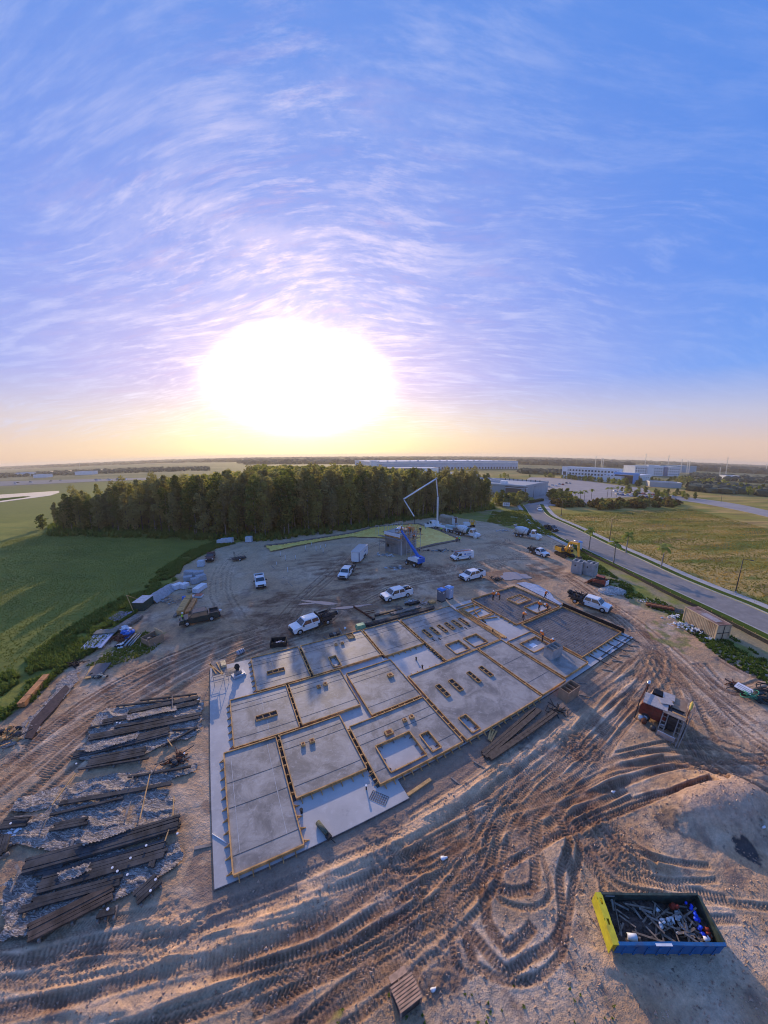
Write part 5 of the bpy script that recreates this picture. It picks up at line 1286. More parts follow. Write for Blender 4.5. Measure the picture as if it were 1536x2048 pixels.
def pickup(name, label, cx, cy, fx, fy, paint=WHITE, L=6.0, cab='crew', bed='box', group=None, cat='pickup truck', toolbox=False, scale=1.0, ladder=False):
    p, rz = place(cx, cy, fx, fy); t = thing(name, label, cat, p, rz, group); t.scale = (scale,)*3
    W = 1.0; wf, wr = L*.5-.98, -L*.5+1.25; zb = .42; zh = 1.08; zr = 1.92; xf = L/2; xr = -L/2
    cabf = xf-1.25; cabr = cabf-(3.05 if cab == 'crew' else 2.0)
    # lower body: bonnet and doors
    body = MB(); low_end = cabr if bed != 'box' else xr
    prof = arch_profile(low_end, xf-.10, zb, [(xf, .62), (xf, 1.02), (xf-.12, 1.12), (cabf+.1, 1.25), (cabf-.2, 1.24), (low_end, 1.24)], [wf] if bed != 'box' else [wr, wf], .50)
    body.profile(prof, -W, W); obj('body', body, [paint], t)
    # greenhouse, leaning in towards the roof
    tw = .80; gz0, gz1 = 1.24, zr; base = [(cabf+.05, gz0), (cabf-.72, gz1), (cabr+.22, gz1), (cabr+.02, gz0)]
    def yy(z): return W-.03-(z-gz0)/(gz1-gz0)*(W-.03-tw)
    vs = [(x, -yy(z), z) for x, z in base]+[(x, yy(z), z) for x, z in base]
    gh = MB(); gh.add(vs, [(0, 1, 2, 3), (7, 6, 5, 4), (0, 4, 5, 1), (1, 5, 6, 2), (2, 6, 7, 3), (3, 7, 4, 0)]); obj('cab', gh, [paint], t)
    # roof skin slightly proud so its edge reads
    rf = MB(); rf.box(((cabf-.72+cabr+.22)/2, 0, gz1+.025), ((cabf-.72)-(cabr+.22)-.06, tw*2-.05, .05), taper=.94); obj('roof', rf, [paint], t)
    def lerp(a, b, f): return (a[0]+(b[0]-a[0])*f, a[1]+(b[1]-a[1])*f)
    # windscreen and rear glass
    for nm, (b0, b1), off in (('windscreen', (base[0], base[1]), .02), ('rear_window', (base[3], base[2]), -.02)):
        lo, hi = lerp(b0, b1, .10), lerp(b0, b1, .90); y0, y1 = yy(lo[1])-.09, yy(hi[1])-.09
        mb = MB(); q = [(lo[0]+off, -y0, lo[1]), (lo[0]+off, y0, lo[1]), (hi[0]+off, y1, hi[1]), (hi[0]+off, -y1, hi[1])]
        if off < 0: q = q[::-1]
        k = [(a[0]-off*.9, a[1], a[2]-.0) for a in q]; mb.add(q+k, [(0, 1, 2, 3), (7, 6, 5, 4), (0, 4, 5, 1), (1, 5, 6, 2), (2, 6, 7, 3), (3, 7, 4, 0)]); obj(nm, mb, [GLASS], t)
    zf = lambda f: gz0+(gz1-gz0)*f
    xA = lambda f: base[0][0]+(base[1][0]-base[0][0])*f
    xB = lambda f: base[3][0]+(base[2][0]-base[3][0])*f
    mid = (cabf+cabr)/2-.25
    if cab == 'crew':
        cab_glass(t, [(xA(.12)-.18, zf(.10)), (xA(.88)-.12, zf(.88)), (mid+.10, zf(.88)), (mid+.10, zf(.10))], lambda z: yy(z)+.002)
        cab_glass(t, [(mid-.05, zf(.10)), (mid-.05, zf(.88)), (xB(.88)+.10, zf(.88)), (xB(.12)+.10, zf(.10))], lambda z: yy(z)+.002)
    else: cab_glass(t, [(xA(.12)-.18, zf(.10)), (xA(.88)-.12, zf(.88)), (xB(.88)+.12, zf(.88)), (xB(.12)+.12, zf(.10))], lambda z: yy(z)+.002)
    for s in (1, -1):
        obj('door_handle', MB().box((mid-.3, s*(W+.012), 1.06), (.22, .03, .04)), [BLACK], t)
        obj('mirror', MB().box((cabf-.28, s*(W+.16), 1.38), (.14, .26, .24)), [BLACK], t)
        obj('headlight', MB().box((xf-.03, s*.80, .93), (.10, .34, .22)), [LAMP], t)
        if bed == 'box': obj('tail_light', MB().box((xr-.005, s*.93, 1.0), (.05, .12, .34)), [REDLAMP], t)
        obj('step_bar', MB().box(((cabf+cabr)/2-.1, s*.93, .38), (cabf-cabr-.4, .16, .07)), [BLACK], t)
    obj('grille', MB().box((xf+.005, 0, .90), (.06, 1.20, .30)), [DARKMET], t)
    obj('bumper', MB().box((xf+.06, 0, .56), (.22, 1.94, .26)), [DARKMET if bed != 'box' else BLACK], t)
    obj('chassis', MB().box((0, 0, .46), (L-.5, 1.1, .18)), [BLACK], t)
    for x in (wf, wr):
        for s in (1, -1): wheel(t, x, s*.86, .42, .28)
    if bed == 'box':
        bl = cabr-.06-(xr+.06); cxm = (cabr-.06+xr+.06)/2
        ib = MB(); ib.box((cxm, 0, 1.253), (bl-.16, 1.62, .012)); obj('bed_liner', ib, [BLACK], t)
        # load box walls rise above the liner
        wl = MB()
        for s in (1, -1): wl.box((cxm, s*.93, 1.36), (bl, .13, .24))
        wl.box((cabr-.10, 0, 1.36), (.10, 1.72, .24)); wl.box((xr+.05, 0, 1.36), (.09, 1.72, .24)); obj('load_box', wl, [paint], t)
        obj('rear_bumper', MB().box((xr-.08, 0, .58), (.2, 1.9, .2)), [BLACK], t)
    else:
        cxm = (cabr-.1+xr)/2; bl = cabr-.1-xr
        obj('flatbed', MB().box((cxm, 0, 1.02), (bl, 2.25, .14)), [DARKMET], t)
        obj('headboard', MB().box((cabr-.12, 0, 1.5), (.08, 2.1, .9)), [DARKMET], t)
        for s in (1, -1):
            obj('side_rail', MB().box((cxm, s*1.12, 1.25), (bl-.2, .05, .32)), [DARKMET], t)
            obj('mudguard', MB().box((wr, s*.95, .94), (1.1, .34, .05)), [BLACK], t)
            obj('underbody_box', MB().box((wr+1.25, s*.95, .68), (.9, .4, .46)), [DARKMET], t)
    return t, dict(cabr=cabr, xr=xr, cxm=cxm, bl=bl, wr=wr)
def load_item(name, label, cat, base, x, y, z, parts, rz=0):
    """something lying on a truck: a thing of its own, placed in the truck's frame"""
    M = Matrix.Translation(base.location) @ Matrix.Rotation(base.rotation_euler.z, 4, 'Z'); p = M @ Vector((x*base.scale.x, y*base.scale.x, z*base.scale.x))
    t = thing(name, label, cat, p, base.rotation_euler.z+rz)
    for nm, mb, m in parts: obj(nm, mb, [m], t, kind='stuff' if len(mb.v) > 100 else None)
    return t
def clutter(n, sx, sy, sz, seed, bars=True):
    r = random.Random(seed); m = MB()
    for i in range(n):
        x, y, z = r.uniform(-sx, sx), r.uniform(-sy, sy), r.uniform(.03, sz)
        if bars and i % 2: m.bar((x, y, z), (x+r.uniform(-.8, .8), y+r.uniform(-.4, .4), z+r.uniform(-.1, .3)), r.uniform(.04, .10))
        else: m.box((x, y, z/2), (r.uniform(.2, .6), r.uniform(.2, .5), z), r.uniform(0, 1))
    return m
FG = 'white pickup trucks parked on the site'
T1, d = pickup('flatbed_truck', 'white crew cab truck with a black loaded flatbed, nearest vehicle in front of the slab', 624, 1253, 566, 1273, L=6.9, bed='flat')
b = T1; cl = MB().cyl((-1.5, 0, .32), (1.3, 0, .32), .32, n=10)
load_item('plastic_drum', 'long black tube lying along the flatbed of the truck in front of the slab', 'tube', T1, d['cxm']-.3, .72, 1.09, [('body', cl, BLACK), ('end_ring', MB().cyl((-1.55, 0, .32), (-1.5, 0, .32), .35, n=10), GALV)])
load_item('tool_heap', 'heap of tools and rods behind the cab of the truck in front of the slab', 'tools', T1, d['cxm']+.4, -.25, 1.09, [('tools', clutter(26, 1.1, .55, .7, 5), DARKMET), ('board', MB().box((.9, -.1, .5), (.7, .8, .06), ry=.2), PLY)])
T2, d = pickup('pickup_truck', 'white pickup side-on behind the red steel beam, open bed full of black gear', 793, 1196, 745, 1208, L=6.0, group=FG)
load_item('tool_heap', 'black gear in the bed of the pickup beside the red steel beam', 'tools', T2, d['cxm'], 0, 1.27, [('tools', clutter(16, .8, .6, .5, 6), BLACK)])
T3, d = pickup('pickup_truck', 'white pickup beyond the two portable toilets, facing down left', 944, 1158, 900, 1169, L=5.9, group=FG)
load_item('tool_heap', 'black gear in the bed of the pickup beyond the portable toilets', 'tools', T3, d['cxm'], 0, 1.27, [('tools', clutter(14, .8, .6, .45, 7), BLACK)])
T4, d = pickup('flatbed_truck', 'white truck hitched to the white box trailer, crates on its flatbed', 693, 1150, 681, 1164, L=6.6, bed='flat')
load_item('crate_load', 'open crates and frames on the flatbed hitched to the box trailer', 'crates', T4, d['cxm'], 0, 1.09, [('crate', MB().box((.4, 0, .25), (1.0, 1.3, .5)), PLY), ('frame', clutter(10, .9, .8, .5, 8), WOOD_GREY)])
T5, d = pickup('pickup_truck', 'small white pickup facing the camera alone on the pale sand left of centre', 520, 1169, 523, 1182, L=5.6, cab='single', group=FG)
T7, d = pickup('flatbed_truck', 'small white truck with a dark rubbish-laden bed left of the yellow excavator', 1075, 1111, 1095, 1118, L=5.8, cab='single', bed='flat')
load_item('scrap_heap', 'dark heap of scrap on the small white truck by the excavator', 'scrap', T7, d['cxm'], 0, 1.09, [('scrap', clutter(22, 1.0, .8, .8, 9), DARKMET)])
T8, d = pickup('flatbed_truck', 'white crew cab truck with a black steel bed parked beyond the black plastic upstand', 1176, 1213, 1230, 1231, L=7.0, bed='flat')
load_item('machine_load', 'black machinery stacked on the truck bed beyond the black plastic upstand', 'machinery', T8, d['cxm'], 0, 1.09, [('frame', clutter(30, 1.3, .85, .75, 10), DARKMET), ('hood', MB().lathe((-1.9, 0, .3), (-1.1, 0, .5), [(0, .2), (.5, .5), (1, .4)], 8), BLACK)])
DKG = mat('dark_green_car_paint', (.028, .042, .040), .25, var=.05, spec=.6)
T9, d = pickup('pickup_truck', 'dark green black-roofed pickup by the bright lumber stacks, its tailgate down', 401, 1240, 368, 1247, paint=DKG, L=5.9)
load_item('plastic_bag', 'white bag tied at the tail of the dark green pickup', 'bag', T9, d['xr']-.2, .3, 1.1, [('bag', MB().blob((0, 0, .2), (.28, .22, .25), 7, jag=.2), PVC)])
RDB = mat('dull_red_car_paint', (.10, .04, .035), .4, var=.1)
T10, d = pickup('pickup_truck', 'dull reddish brown pickup at the back of the stacked goods near the field edge', 422, 1118, 418, 1128, paint=RDB, L=5.2, cab='single', scale=.95)
T15, d = pickup('pickup_truck', 'dark pickup driving on the road near the site entrance', 1101, 1062, 1120, 1069, paint=mat('near_black_car_paint', (.03, .032, .036), .25, var=.05, spec=.6), L=5.6)
# vans and cars
def van(name, label, cx, cy, fx, fy):
    p, rz = place(cx, cy, fx, fy); t = thing(name, label, 'van', p, rz); L = 5.8; W = .98
    prof = arch_profile(-L/2, L/2-.1, .40, [(L/2, .6), (L/2, .95), (L/2-.65, 1.22), (L/2-1.35, 2.02), (L/2-1.6, 2.12), (-L/2+.1, 2.12), (-L/2, 1.9)], [-L/2+1.2, L/2-1.0], .46)
    obj('body', MB().profile(prof, -W, W), [WHITE], t)
    lo, hi = (L/2-.70, 1.28), (L/2-1.30, 1.96); mb = MB(); q = [(lo[0]+.02, -.85, lo[1]), (lo[0]+.02, .85, lo[1]), (hi[0]+.02, .78, hi[1]), (hi[0]+.02, -.78, hi[1])]; k = [(a[0]-.06, a[1], a[2]-.04) for a in q]
    mb.add(q+k, [(0, 1, 2, 3), (7, 6, 5, 4), (0, 4, 5, 1), (1, 5, 6, 2), (2, 6, 7, 3), (3, 7, 4, 0)]); obj('windscreen', mb, [GLASS], t)
    cab_glass(t, [(L/2-1.0, 1.30), (L/2-1.5, 1.88), (L/2-2.1, 1.88), (L/2-2.1, 1.30)], W+.002)
    for s in (1, -1):
        obj('headlight', MB().box((L/2-.04, s*.78, .82), (.12, .28, .2)), [LAMP], t); obj('mirror', MB().box((L/2-1.15, s*1.1, 1.35), (.12, .2, .26)), [BLACK], t)
        o = obj('painted_stripe', MB().box((-.7, s*(W+.006), 1.05), (3.4, .01, .09)), [mat('blue_vehicle_lettering', (.06, .18, .50), .5, var=.1)], t)
        o = obj('painted_badge', MB().box((-.2, s*(W+.006), 1.55), (.5, .01, .42)), [MATS['blue_vehicle_lettering']], t)
        for i in range(6): obj('painted_letter', MB().box((-.75-i*.24, s*(W+.006), 1.52), (.13, .01, .26+.08*(i % 2))), [MATS['blue_vehicle_lettering']], t)
        for x in (-L/2+1.2, L/2-1.0): wheel(t, x, s*.84, .38, .25)
    obj('bumper', MB().box((L/2+.04, 0, .5), (.18, 1.9, .22)), [BLACK], t); obj('chassis', MB().box((0, 0, .42), (L-.4, 1.2, .16)), [BLACK], t)
    for x in (-1.9, .1, 1.0): obj('roof_rack', MB().bar((x, -.85, 2.26), (x, .85, 2.26), .05), [STEEL], t)
    return t
V = van('work_van', 'white panel van with blue lettering and ladders on its roof', 924, 1119, 896, 1123)
m = MB()
for s in (-.2, .2): m.bar((-2.3, s, 0), (2.4, s, 0), .07, .09)
for i in range(12): m.bar((-2.1+i*.39, -.2, 0), (-2.1+i*.39, .2, 0), .035)
load_item('ladder', 'orange and grey ladder on the roof rack of the white panel van', 'ladder', V, 0, .45, 2.33, [('rails', m, mat('dull_orange_fibreglass', (.45, .16, .08), .6))])
load_item('ladder', 'pale aluminium ladder on the roof rack of the white panel van', 'ladder', V, .1, -.35, 2.33, [('rails', m, STEEL)])
def car(label, cx, cy, fx, fy, paint, group=None, s=1.0, name='parked_car'):
    p, rz = place(cx, cy, fx, fy) if fx is not None else (g(cx, cy), fy); t = thing(name, label, 'car', p, rz, group); t.scale = (s,)*3
    L = 4.5; prof = arch_profile(-L/2, L/2, .28, [(L/2+.02, .6), (L/2-.15, .82), (L/2-1.1, .95), (-L/2+.6, .98), (-L/2-.02, .85)], [-L/2+.85, L/2-.85], .36)
    obj('body', MB().profile(prof, -.9, .9), [paint], t)
    gb = MB(); base = [(L/2-1.15, .94), (L/2-1.9, 1.42), (-L/2+1.2, 1.42), (-L/2+.5, .96)]; ys = [.84, .66, .66, .84]
    gb.add([(x, -y, z) for (x, z), y in zip(base, ys)]+[(x, y, z) for (x, z), y in zip(base, ys)], [(0, 1, 2, 3), (7, 6, 5, 4), (0, 4, 5, 1), (1, 5, 6, 2), (2, 6, 7, 3), (3, 7, 4, 0)]); obj('windows', gb, [GLASS], t)
    obj('roof', MB().box(((L/2-1.9-L/2+1.2)/2, 0, 1.435), (1.45, 1.30, .05)), [paint], t)
    for x in (-L/2+.85, L/2-.85):
        for s2 in (1, -1): obj('wheel', MB().cyl((0, -.1, 0), (0, .1, 0), .32, n=10), [BLACK], t, loc=(x, s2*.82, .32))
    return t
car('white car on the far end of the road, coming towards the camera', 1078, 1022, 1082, 1028, WHITE)
cp = [WHITE, mat('silver_car_paint', (.45, .46, .48), .35, .3, var=.05), mat('black_car_paint', (.03, .03, .035), .3, var=.05), mat('red_car_paint', (.35, .04, .03), .35, var=.05), mat('blue_car_paint', (.05, .10, .25), .35, var=.05)]
proto = {}
def carcopy(label, group, cx, cy, rz, ci, s=1.0):
    if ci not in proto: proto[ci] = car(label, cx, cy, None, rz, cp[ci], group); return proto[ci]
    c = copy_tree(proto[ci], g(cx, cy), rz, label, group); return c
q = random.Random(31)
for i in range(26):
    f = i/25; x = 1228+f*120; y = 985+f*12+(6 if i % 2 else 0); carcopy('car parked in the row at the right side of the car park', 'cars in the right row of the car park', x, y, 1.2, q.choice([0, 0, 1, 1, 2, 3, 4]))
for i in range(8): carcopy('car parked in front of the grey building side of the car park', 'cars by the grey building', 1090+i*7, 975-i*1.1+(i % 2)*2, .9, q.choice([0, 1, 2, 3]))
for i in range(16): 
    x = q.uniform(0, 300); y = np.interp(x, [0, 100, 200, 330], [966, 961, 958, 955])+q.uniform(-1.6, 1.6); carcopy('car on the distant motorway at the left', 'cars on the motorway', x, y, q.choice([0.02, 3.16]), q.choice([0, 0, 1, 2]))
# box trailer
p, rz = place(718, 1119, 700, 1138); t = thing('box_trailer', 'large white enclosed trailer behind the white truck', 'trailer', p, rz)
obj('box', MB().prism([(-3.6, -1.2), (3.0, -1.2), (3.7, -.7), (3.7, .7), (3.0, 1.2), (-3.6, 1.2)], .55, 2.85), [WHITE], t)
obj('roof', MB().prism([(-3.64, -1.23), (3.0, -1.23), (3.74, -.72), (3.74, .72), (3.0, 1.23), (-3.64, 1.23)], 2.852, 2.92), [mat('tan_trailer_roof', (.52, .47, .44), .7, var=.08)], t)
obj('corner_strip', MB().bar((3.36, 1.0, .6), (3.36, 1.0, 2.83), .16, .16), [mat('navy_trim', (.04, .06, .14), .5)], t)
obj('wheel_guard', MB().box((-.6, 1.24, .9), (1.9, .06, .5)), [DARKMET], t); obj('wheel_guard', MB().box((-.6, -1.24, .9), (1.9, .06, .5)), [DARKMET], t)
for i in range(6): obj('painted_letter', MB().box((-1.9+i*.3, 1.206, 2.0), (.18, .01, .3)), [MATS['blue_vehicle_lettering']], t)
for x in (-1.1, -.1):
    for s in (1, -1): wheel(t, x, s*1.05, .36, .24)
obj('drawbar', MB().bar((3.6, .5, .55), (5.0, 0, .55), .1), [BLACK], t); obj('drawbar', MB().bar((3.6, -.5, .55), (5.0, 0, .55), .1), [BLACK], t)
# flat equipment trailer at the far left
p, rz = place(478, 1119, 466, 1121); t = thing('equipment_trailer', 'small black trailer loaded with pale machine parts, alone near the back left of the sand', 'trailer', p, rz)
obj('deck', MB().box((0, 0, .55), (3.4, 1.9, .12)), [DARKMET], t); obj('motor', clutter(10, 1.2, .7, .9, 12), [STEEL], t, kind='stuff'); obj('frame', MB().bar((1.0, .8, .6), (1.0, .8, 2.1), .08).bar((1.0, -.8, .6), (1.0, -.8, 2.1), .08).bar((1.0, -.8, 2.1), (1.0, .8, 2.1), .08), [BLACK], t)
for s in (1, -1): wheel(t, 0, s*1.1, .36, .24)
obj('drawbar', MB().bar((1.7, 0, .5), (3.0, 0, .5), .09), [BLACK], t)
# concrete mixers
DRUM = mat('pale_drum_paint', (.66, .68, .70), .4, var=.08, dirt=((.45, .43, .40), .5), obj_coords=True); DGRN = mat('dark_green_drum_paint', (.05, .10, .075), .5, var=.2)
def mixer(label, cx, cy, fx, fy, dark=False):
    p, rz = place(cx, cy, fx, fy); t = thing('mixer_truck', label, 'mixer truck', p, rz); L = 8.6
    obj('chassis', MB().box((-.4, 0, .85), (L-.6, .95, .28)), [DARKMET], t)
    obj('bonnet', MB().profile([(4.4, .7), (4.4, 1.25), (4.2, 1.55), (2.9, 1.75), (2.9, .7)], -.72, .72), [WHITE], t)
    obj('cab', MB().add([(x, s*y, z) for s in (-1, 1) for x, y, z in ((2.95, 1.1, .75), (2.95, 1.1, 1.75), (2.55, .95, 2.75), (1.45, .95, 2.75), (1.35, 1.1, .75))], [(0, 1, 2, 3, 4), (9, 8, 7, 6, 5), (0, 5, 6, 1), (1, 6, 7, 2), (2, 7, 8, 3), (3, 8, 9, 4), (4, 9, 5, 0)]), [WHITE], t)
    obj('windscreen', MB().add([(2.97, -.95, 1.80), (2.97, .95, 1.80), (2.62, .85, 2.62), (2.62, -.85, 2.62), (2.90, -.95, 1.80), (2.90, .95, 1.80), (2.55, .85, 2.62), (2.55, -.85, 2.62)], [(0, 1, 2, 3), (7, 6, 5, 4), (0, 4, 5, 1), (1, 5, 6, 2), (2, 6, 7, 3), (3, 7, 4, 0)]), [GLASS], t)
    cab_glass(t, [(2.75, 1.75), (2.5, 2.55), (1.65, 2.55), (1.6, 1.75)], lambda z: 1.105-(z-.75)*.0+(.0 if z < 1.8 else -.12))
    for s in (1, -1):
        obj('mudguard', MB().lathe((3.55, s*.72, .55), (3.55, s*1.15, .55), [(0, .62), (1, .60)], 14), [WHITE], t)
        obj('headlight', MB().box((4.38, s*.85, 1.1), (.16, .24, .24)), [LAMP], t)
        obj('fuel_tank', MB().cyl((.4, s*1.0, .75), (1.4, s*1.0, .75), .3), [STEEL], t)
        wheel(t, 3.55, s*.98, .50, .30)
        for x in (-1.7, -3.0): wheel(t, x, s*.92, .50, .48)
    obj('bumper', MB().box((4.5, 0, .62), (.25, 2.2, .3)), [CHROME], t)
    a, b_ = Vector((1.0, 0, 1.75)), Vector((-3.9, 0, 2.75))
    obj('drum', MB().lathe(a, b_, [(0, .55), (.10, 1.0), (.38, 1.22), (.62, 1.12), (.92, .62), (1, .50)], 20), [DRUM], t)
    obj('drum_band', MB().lathe(a.lerp(b_, .0), a.lerp(b_, .14), [(0, .60), (.6, 1.05), (1, 1.12)], 20), [DGRN if dark else DARKMET], t)
    m = MB()
    for k in range(20):   # welded flight lines showing on the shell
        f = .16+.7*k/20; a2 = f*9; c = a.lerp(b_, f); r = np.interp(f, [.10, .38, .62, .92], [1.02, 1.24, 1.14, .64]); 
        m.box(c+Vector((0, math.cos(a2)*r, math.sin(a2)*r)), (.34, .10, .10), 0)
    obj('flight_seam', m, [DARKMET], t, kind='stuff')
    obj('hopper', MB().lathe((-4.0, 0, 2.9), (-4.0, 0, 3.7), [(0, .25), (1, .65)], 8), [STEEL], t); obj('chute', MB().bar((-4.1, 0, 2.4), (-5.2, .3, 1.3), .5, .08), [WHITE], t)
    obj('rear_frame', MB().bar((-3.7, .6, .9), (-3.9, .45, 2.6), .12).bar((-3.7, -.6, .9), (-3.9, -.45, 2.6), .12), [DARKMET], t)
    obj('water_tank', MB().cyl((1.15, -.9, 1.5), (1.15, .9, 1.5), .26), [WHITE], t); obj('rear_guard', MB().box((-4.2, 0, .75), (.12, 2.2, .3)), [WHITE], t)
    return t
mixer('concrete mixer with a dark green drum front standing at the tail of the pump truck', 934, 1073, 956, 1077.5, True)
mixer('concrete mixer with a pale blue-white drum alone by the site entrance', 1053, 1076, 1078, 1080)
# concrete pump with its folding boom
p, rz = place(886, 1061, 864, 1056); t = thing('concrete_pump_truck', 'white concrete pump truck with its folding boom raised over the tower', 'pump truck', p, rz)
obj('chassis', MB().box((0, 0, .95), (11.2, 1.0, .3)), [DARKMET], t); obj('deck', MB().box((-.6, 0, 1.3), (9.0, 2.3, .35)), [WHITE], t)
obj('cab', MB().add([(x, s*y, z) for s in (-1, 1) for x, y, z in ((5.6, 1.15, .8), (5.6, 1.15, 1.8), (5.2, 1.0, 2.8), (4.0, 1.0, 2.8), (3.9, 1.15, .8))], [(0, 1, 2, 3, 4), (9, 8, 7, 6, 5), (0, 5, 6, 1), (1, 6, 7, 2), (2, 7, 8, 3), (3, 8, 9, 4), (4, 9, 5, 0)]), [WHITE], t)
obj('windscreen', MB().box((5.45, 0, 2.25), (.12, 1.9, .8), ry=-.38), [GLASS], t); cab_glass(t, [(5.3, 1.8), (5.1, 2.55), (4.2, 2.55), (4.2, 1.8)], 1.08)
obj('pump_body', MB().box((-3.4, 0, 1.9), (3.6, 1.5, .8)), [mat('pale_teal_machine_paint', (.38, .50, .50), .5, var=.15)], t); obj('hopper', MB().box((-5.6, 0, 1.5), (1.0, 1.9, 1.1), taper=1.25), [STEEL], t)
obj('turret', MB().lathe((2.4, 0, 1.45), (2.4, 0, 3.0), [(0, .75), (.4, .6), (1, .5)], 14), [WHITE], t)
for s in (1, -1):
    for x in (4.5, 3.1, -2.0, -3.3, -4.5): wheel(t, x, s*.98, .50, .32)
    obj('outrigger', MB().bar((2.6, s*1.0, 1.2), (4.4 if s > 0 else 3.9, s*4.0, 1.1), .32), [WHITE], t); obj('outrigger_foot', MB().cyl((4.4 if s > 0 else 3.9, s*4.0, 0), (4.4 if s > 0 else 3.9, s*4.0, 1.1), .11).box((4.4 if s > 0 else 3.9, s*4.0, .05), (.7, .7, .1)), [STEEL], t)
    obj('outrigger', MB().bar((-2.4, s*1.0, 1.1), (-4.6, s*3.6, 1.0), .28), [WHITE], t); obj('outrigger_foot', MB().cyl((-4.6, s*3.6, 0), (-4.6, s*3.6, 1.0), .11).box((-4.6, s*3.6, .05), (.7, .7, .1)), [STEEL], t)
# boom joints: from the turret foot, each at its own distance in front of the wood
def at_range(x, y, D):
    d = ray(x, y); k = D/math.hypot(d[0], d[1]); return Vector((d[0]*k, d[1]*k, CAM_H+d[2]*k))
Mi = (Matrix.Translation(p) @ Matrix.Rotation(rz, 4, 'Z')).inverted()
base = Vector((2.4, 0, 3.0)); bw = Matrix.Translation(p) @ Matrix.Rotation(rz, 4, 'Z') @ base; D0 = math.hypot(bw.x, bw.y)
J = [bw]+[at_range(x, y, D) for x, y, D in ((877, 993, D0-.4), (874, 957, D0-.8), (808, 998, D0-5), (829, 1033, D0-8))]
BOOM = mat('boom_paint', (.74, .74, .75), .4, var=.06)
for i, w in enumerate((.52, .42, .34, .24)):
    a, b_ = Mi @ J[i], Mi @ J[i+1]; m = MB().bar(a, b_, w, w*1.1, up=(0, 1, .2)); o = obj('boom_section', m, [BOOM], t)
    dd = (b_-a).normalized(); n = dd.cross(Vector((0, 1, 0))).normalized()*(w*.75); obj('delivery_pipe', MB().cyl(a+n, b_+n, .09, n=7), [RUST if i == 1 else STEEL], o)
    obj('ram', MB().cyl(a-n+dd*.6, a.lerp(b_, .45)-n*.8, .10, n=7), [CHROME], o)
for i in (1, 2, 3): obj('boom_joint', MB().blob(Mi @ J[i], .38, 8), [STEEL], t)
obj('end_hose', MB().cyl(Mi @ J[4], Mi @ (J[4]+Vector((.2, 0, -2.6))), .09, n=7), [BLACK], t)
# tan box body beside the pump (open-ended container with rolling tarpaulin)
p, rz = place(897, 1046, 915, 1050); t = thing('tarp_covered_container', 'big tan canvas covered container with an open rusty end behind the pump truck', 'container', p, rz)
CANV = mat('tan_canvas', (.40, .33, .24), .85, var=.2, scale=.8, bump=.05, bscale=2)
def arc(u, v): a = math.pi*u; return (-3.4+6.6*v, -1.45*math.cos(a), 1.9+1.1*math.sin(a)+.10*math.sin(v*19))
obj('canvas_cover', MB().sheet(arc, 10, 12), [CANV], t)
for s in (1, -1): obj('side_wall', MB().box((-.1, s*1.42, 1.0), (6.6, .1, 1.9)), [CANV], t)
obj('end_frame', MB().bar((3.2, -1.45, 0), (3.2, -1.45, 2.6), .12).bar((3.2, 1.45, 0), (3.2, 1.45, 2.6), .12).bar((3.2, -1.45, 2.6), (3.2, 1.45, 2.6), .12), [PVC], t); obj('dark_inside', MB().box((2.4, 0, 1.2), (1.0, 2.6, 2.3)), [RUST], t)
obj('door', MB().box((3.9, -1.5, 1.3), (1.4, .08, 2.4)), [WHITE], t)
p, rz = place(934, 1054, 950, 1054); t = thing('white_tank', 'small white box tank just beyond the green-fronted mixer drum', 'tank', p, rz); obj('body', MB().box((0, 0, 1.0), (2.6, 1.6, 1.3)), [WHITE], t); obj('leg', MB().box((0, 0, .18), (2.2, 1.3, .36)), [DARKMET], t)
p, rz = place(855, 1056, 850, 1056); t = thing('utility_cart', 'small white and blue cart at the nose of the pump truck', 'cart', p, rz); obj('body', MB().box((0, 0, .9), (1.9, 1.6, 1.0)), [WHITE], t); obj('windscreen', MB().box((-.2, 0, 1.6), (.8, 1.3, .5), taper=.8), [GLASS], t)
for x in (-.6, .6):
    for s in (1, -1): wheel(t, x, s*.7, .32, .22)
YELM = mat('yellow_machine_paint', (.80, .42, .04), .45, var=.12, scale=2, dirt=((.30, .20, .10), .4)); 
p, rz = place(943, 1054, 948, 1056); t = thing('mini_excavator', 'small yellow machine with a canopy on the grass behind the mixers', 'mini excavator', p, rz)
obj('body', MB().box((-.3, 0, 1.2), (1.9, 1.5, .9)), [YELM], t); obj('canopy', MB().box((0, 0, 2.5), (1.3, 1.3, .1)), [YELM], t); [obj('post', MB().bar((x_, y_, 1.6), (x_, y_, 2.5), .07), [BLACK], t) for x_, y_ in ((.5, .5), (-.5, -.5), (.5, -.5), (-.5, .5))]
for s in (1, -1): obj('track', MB().box((0, s*.75, .35), (2.2, .4, .6)), [BLACK], t)
obj('boom', MB().bar((.9, 0, 1.4), (1.9, 0, 2.8), .22).bar((1.9, 0, 2.8), (2.6, 0, 1.4), .18), [YELM], t)
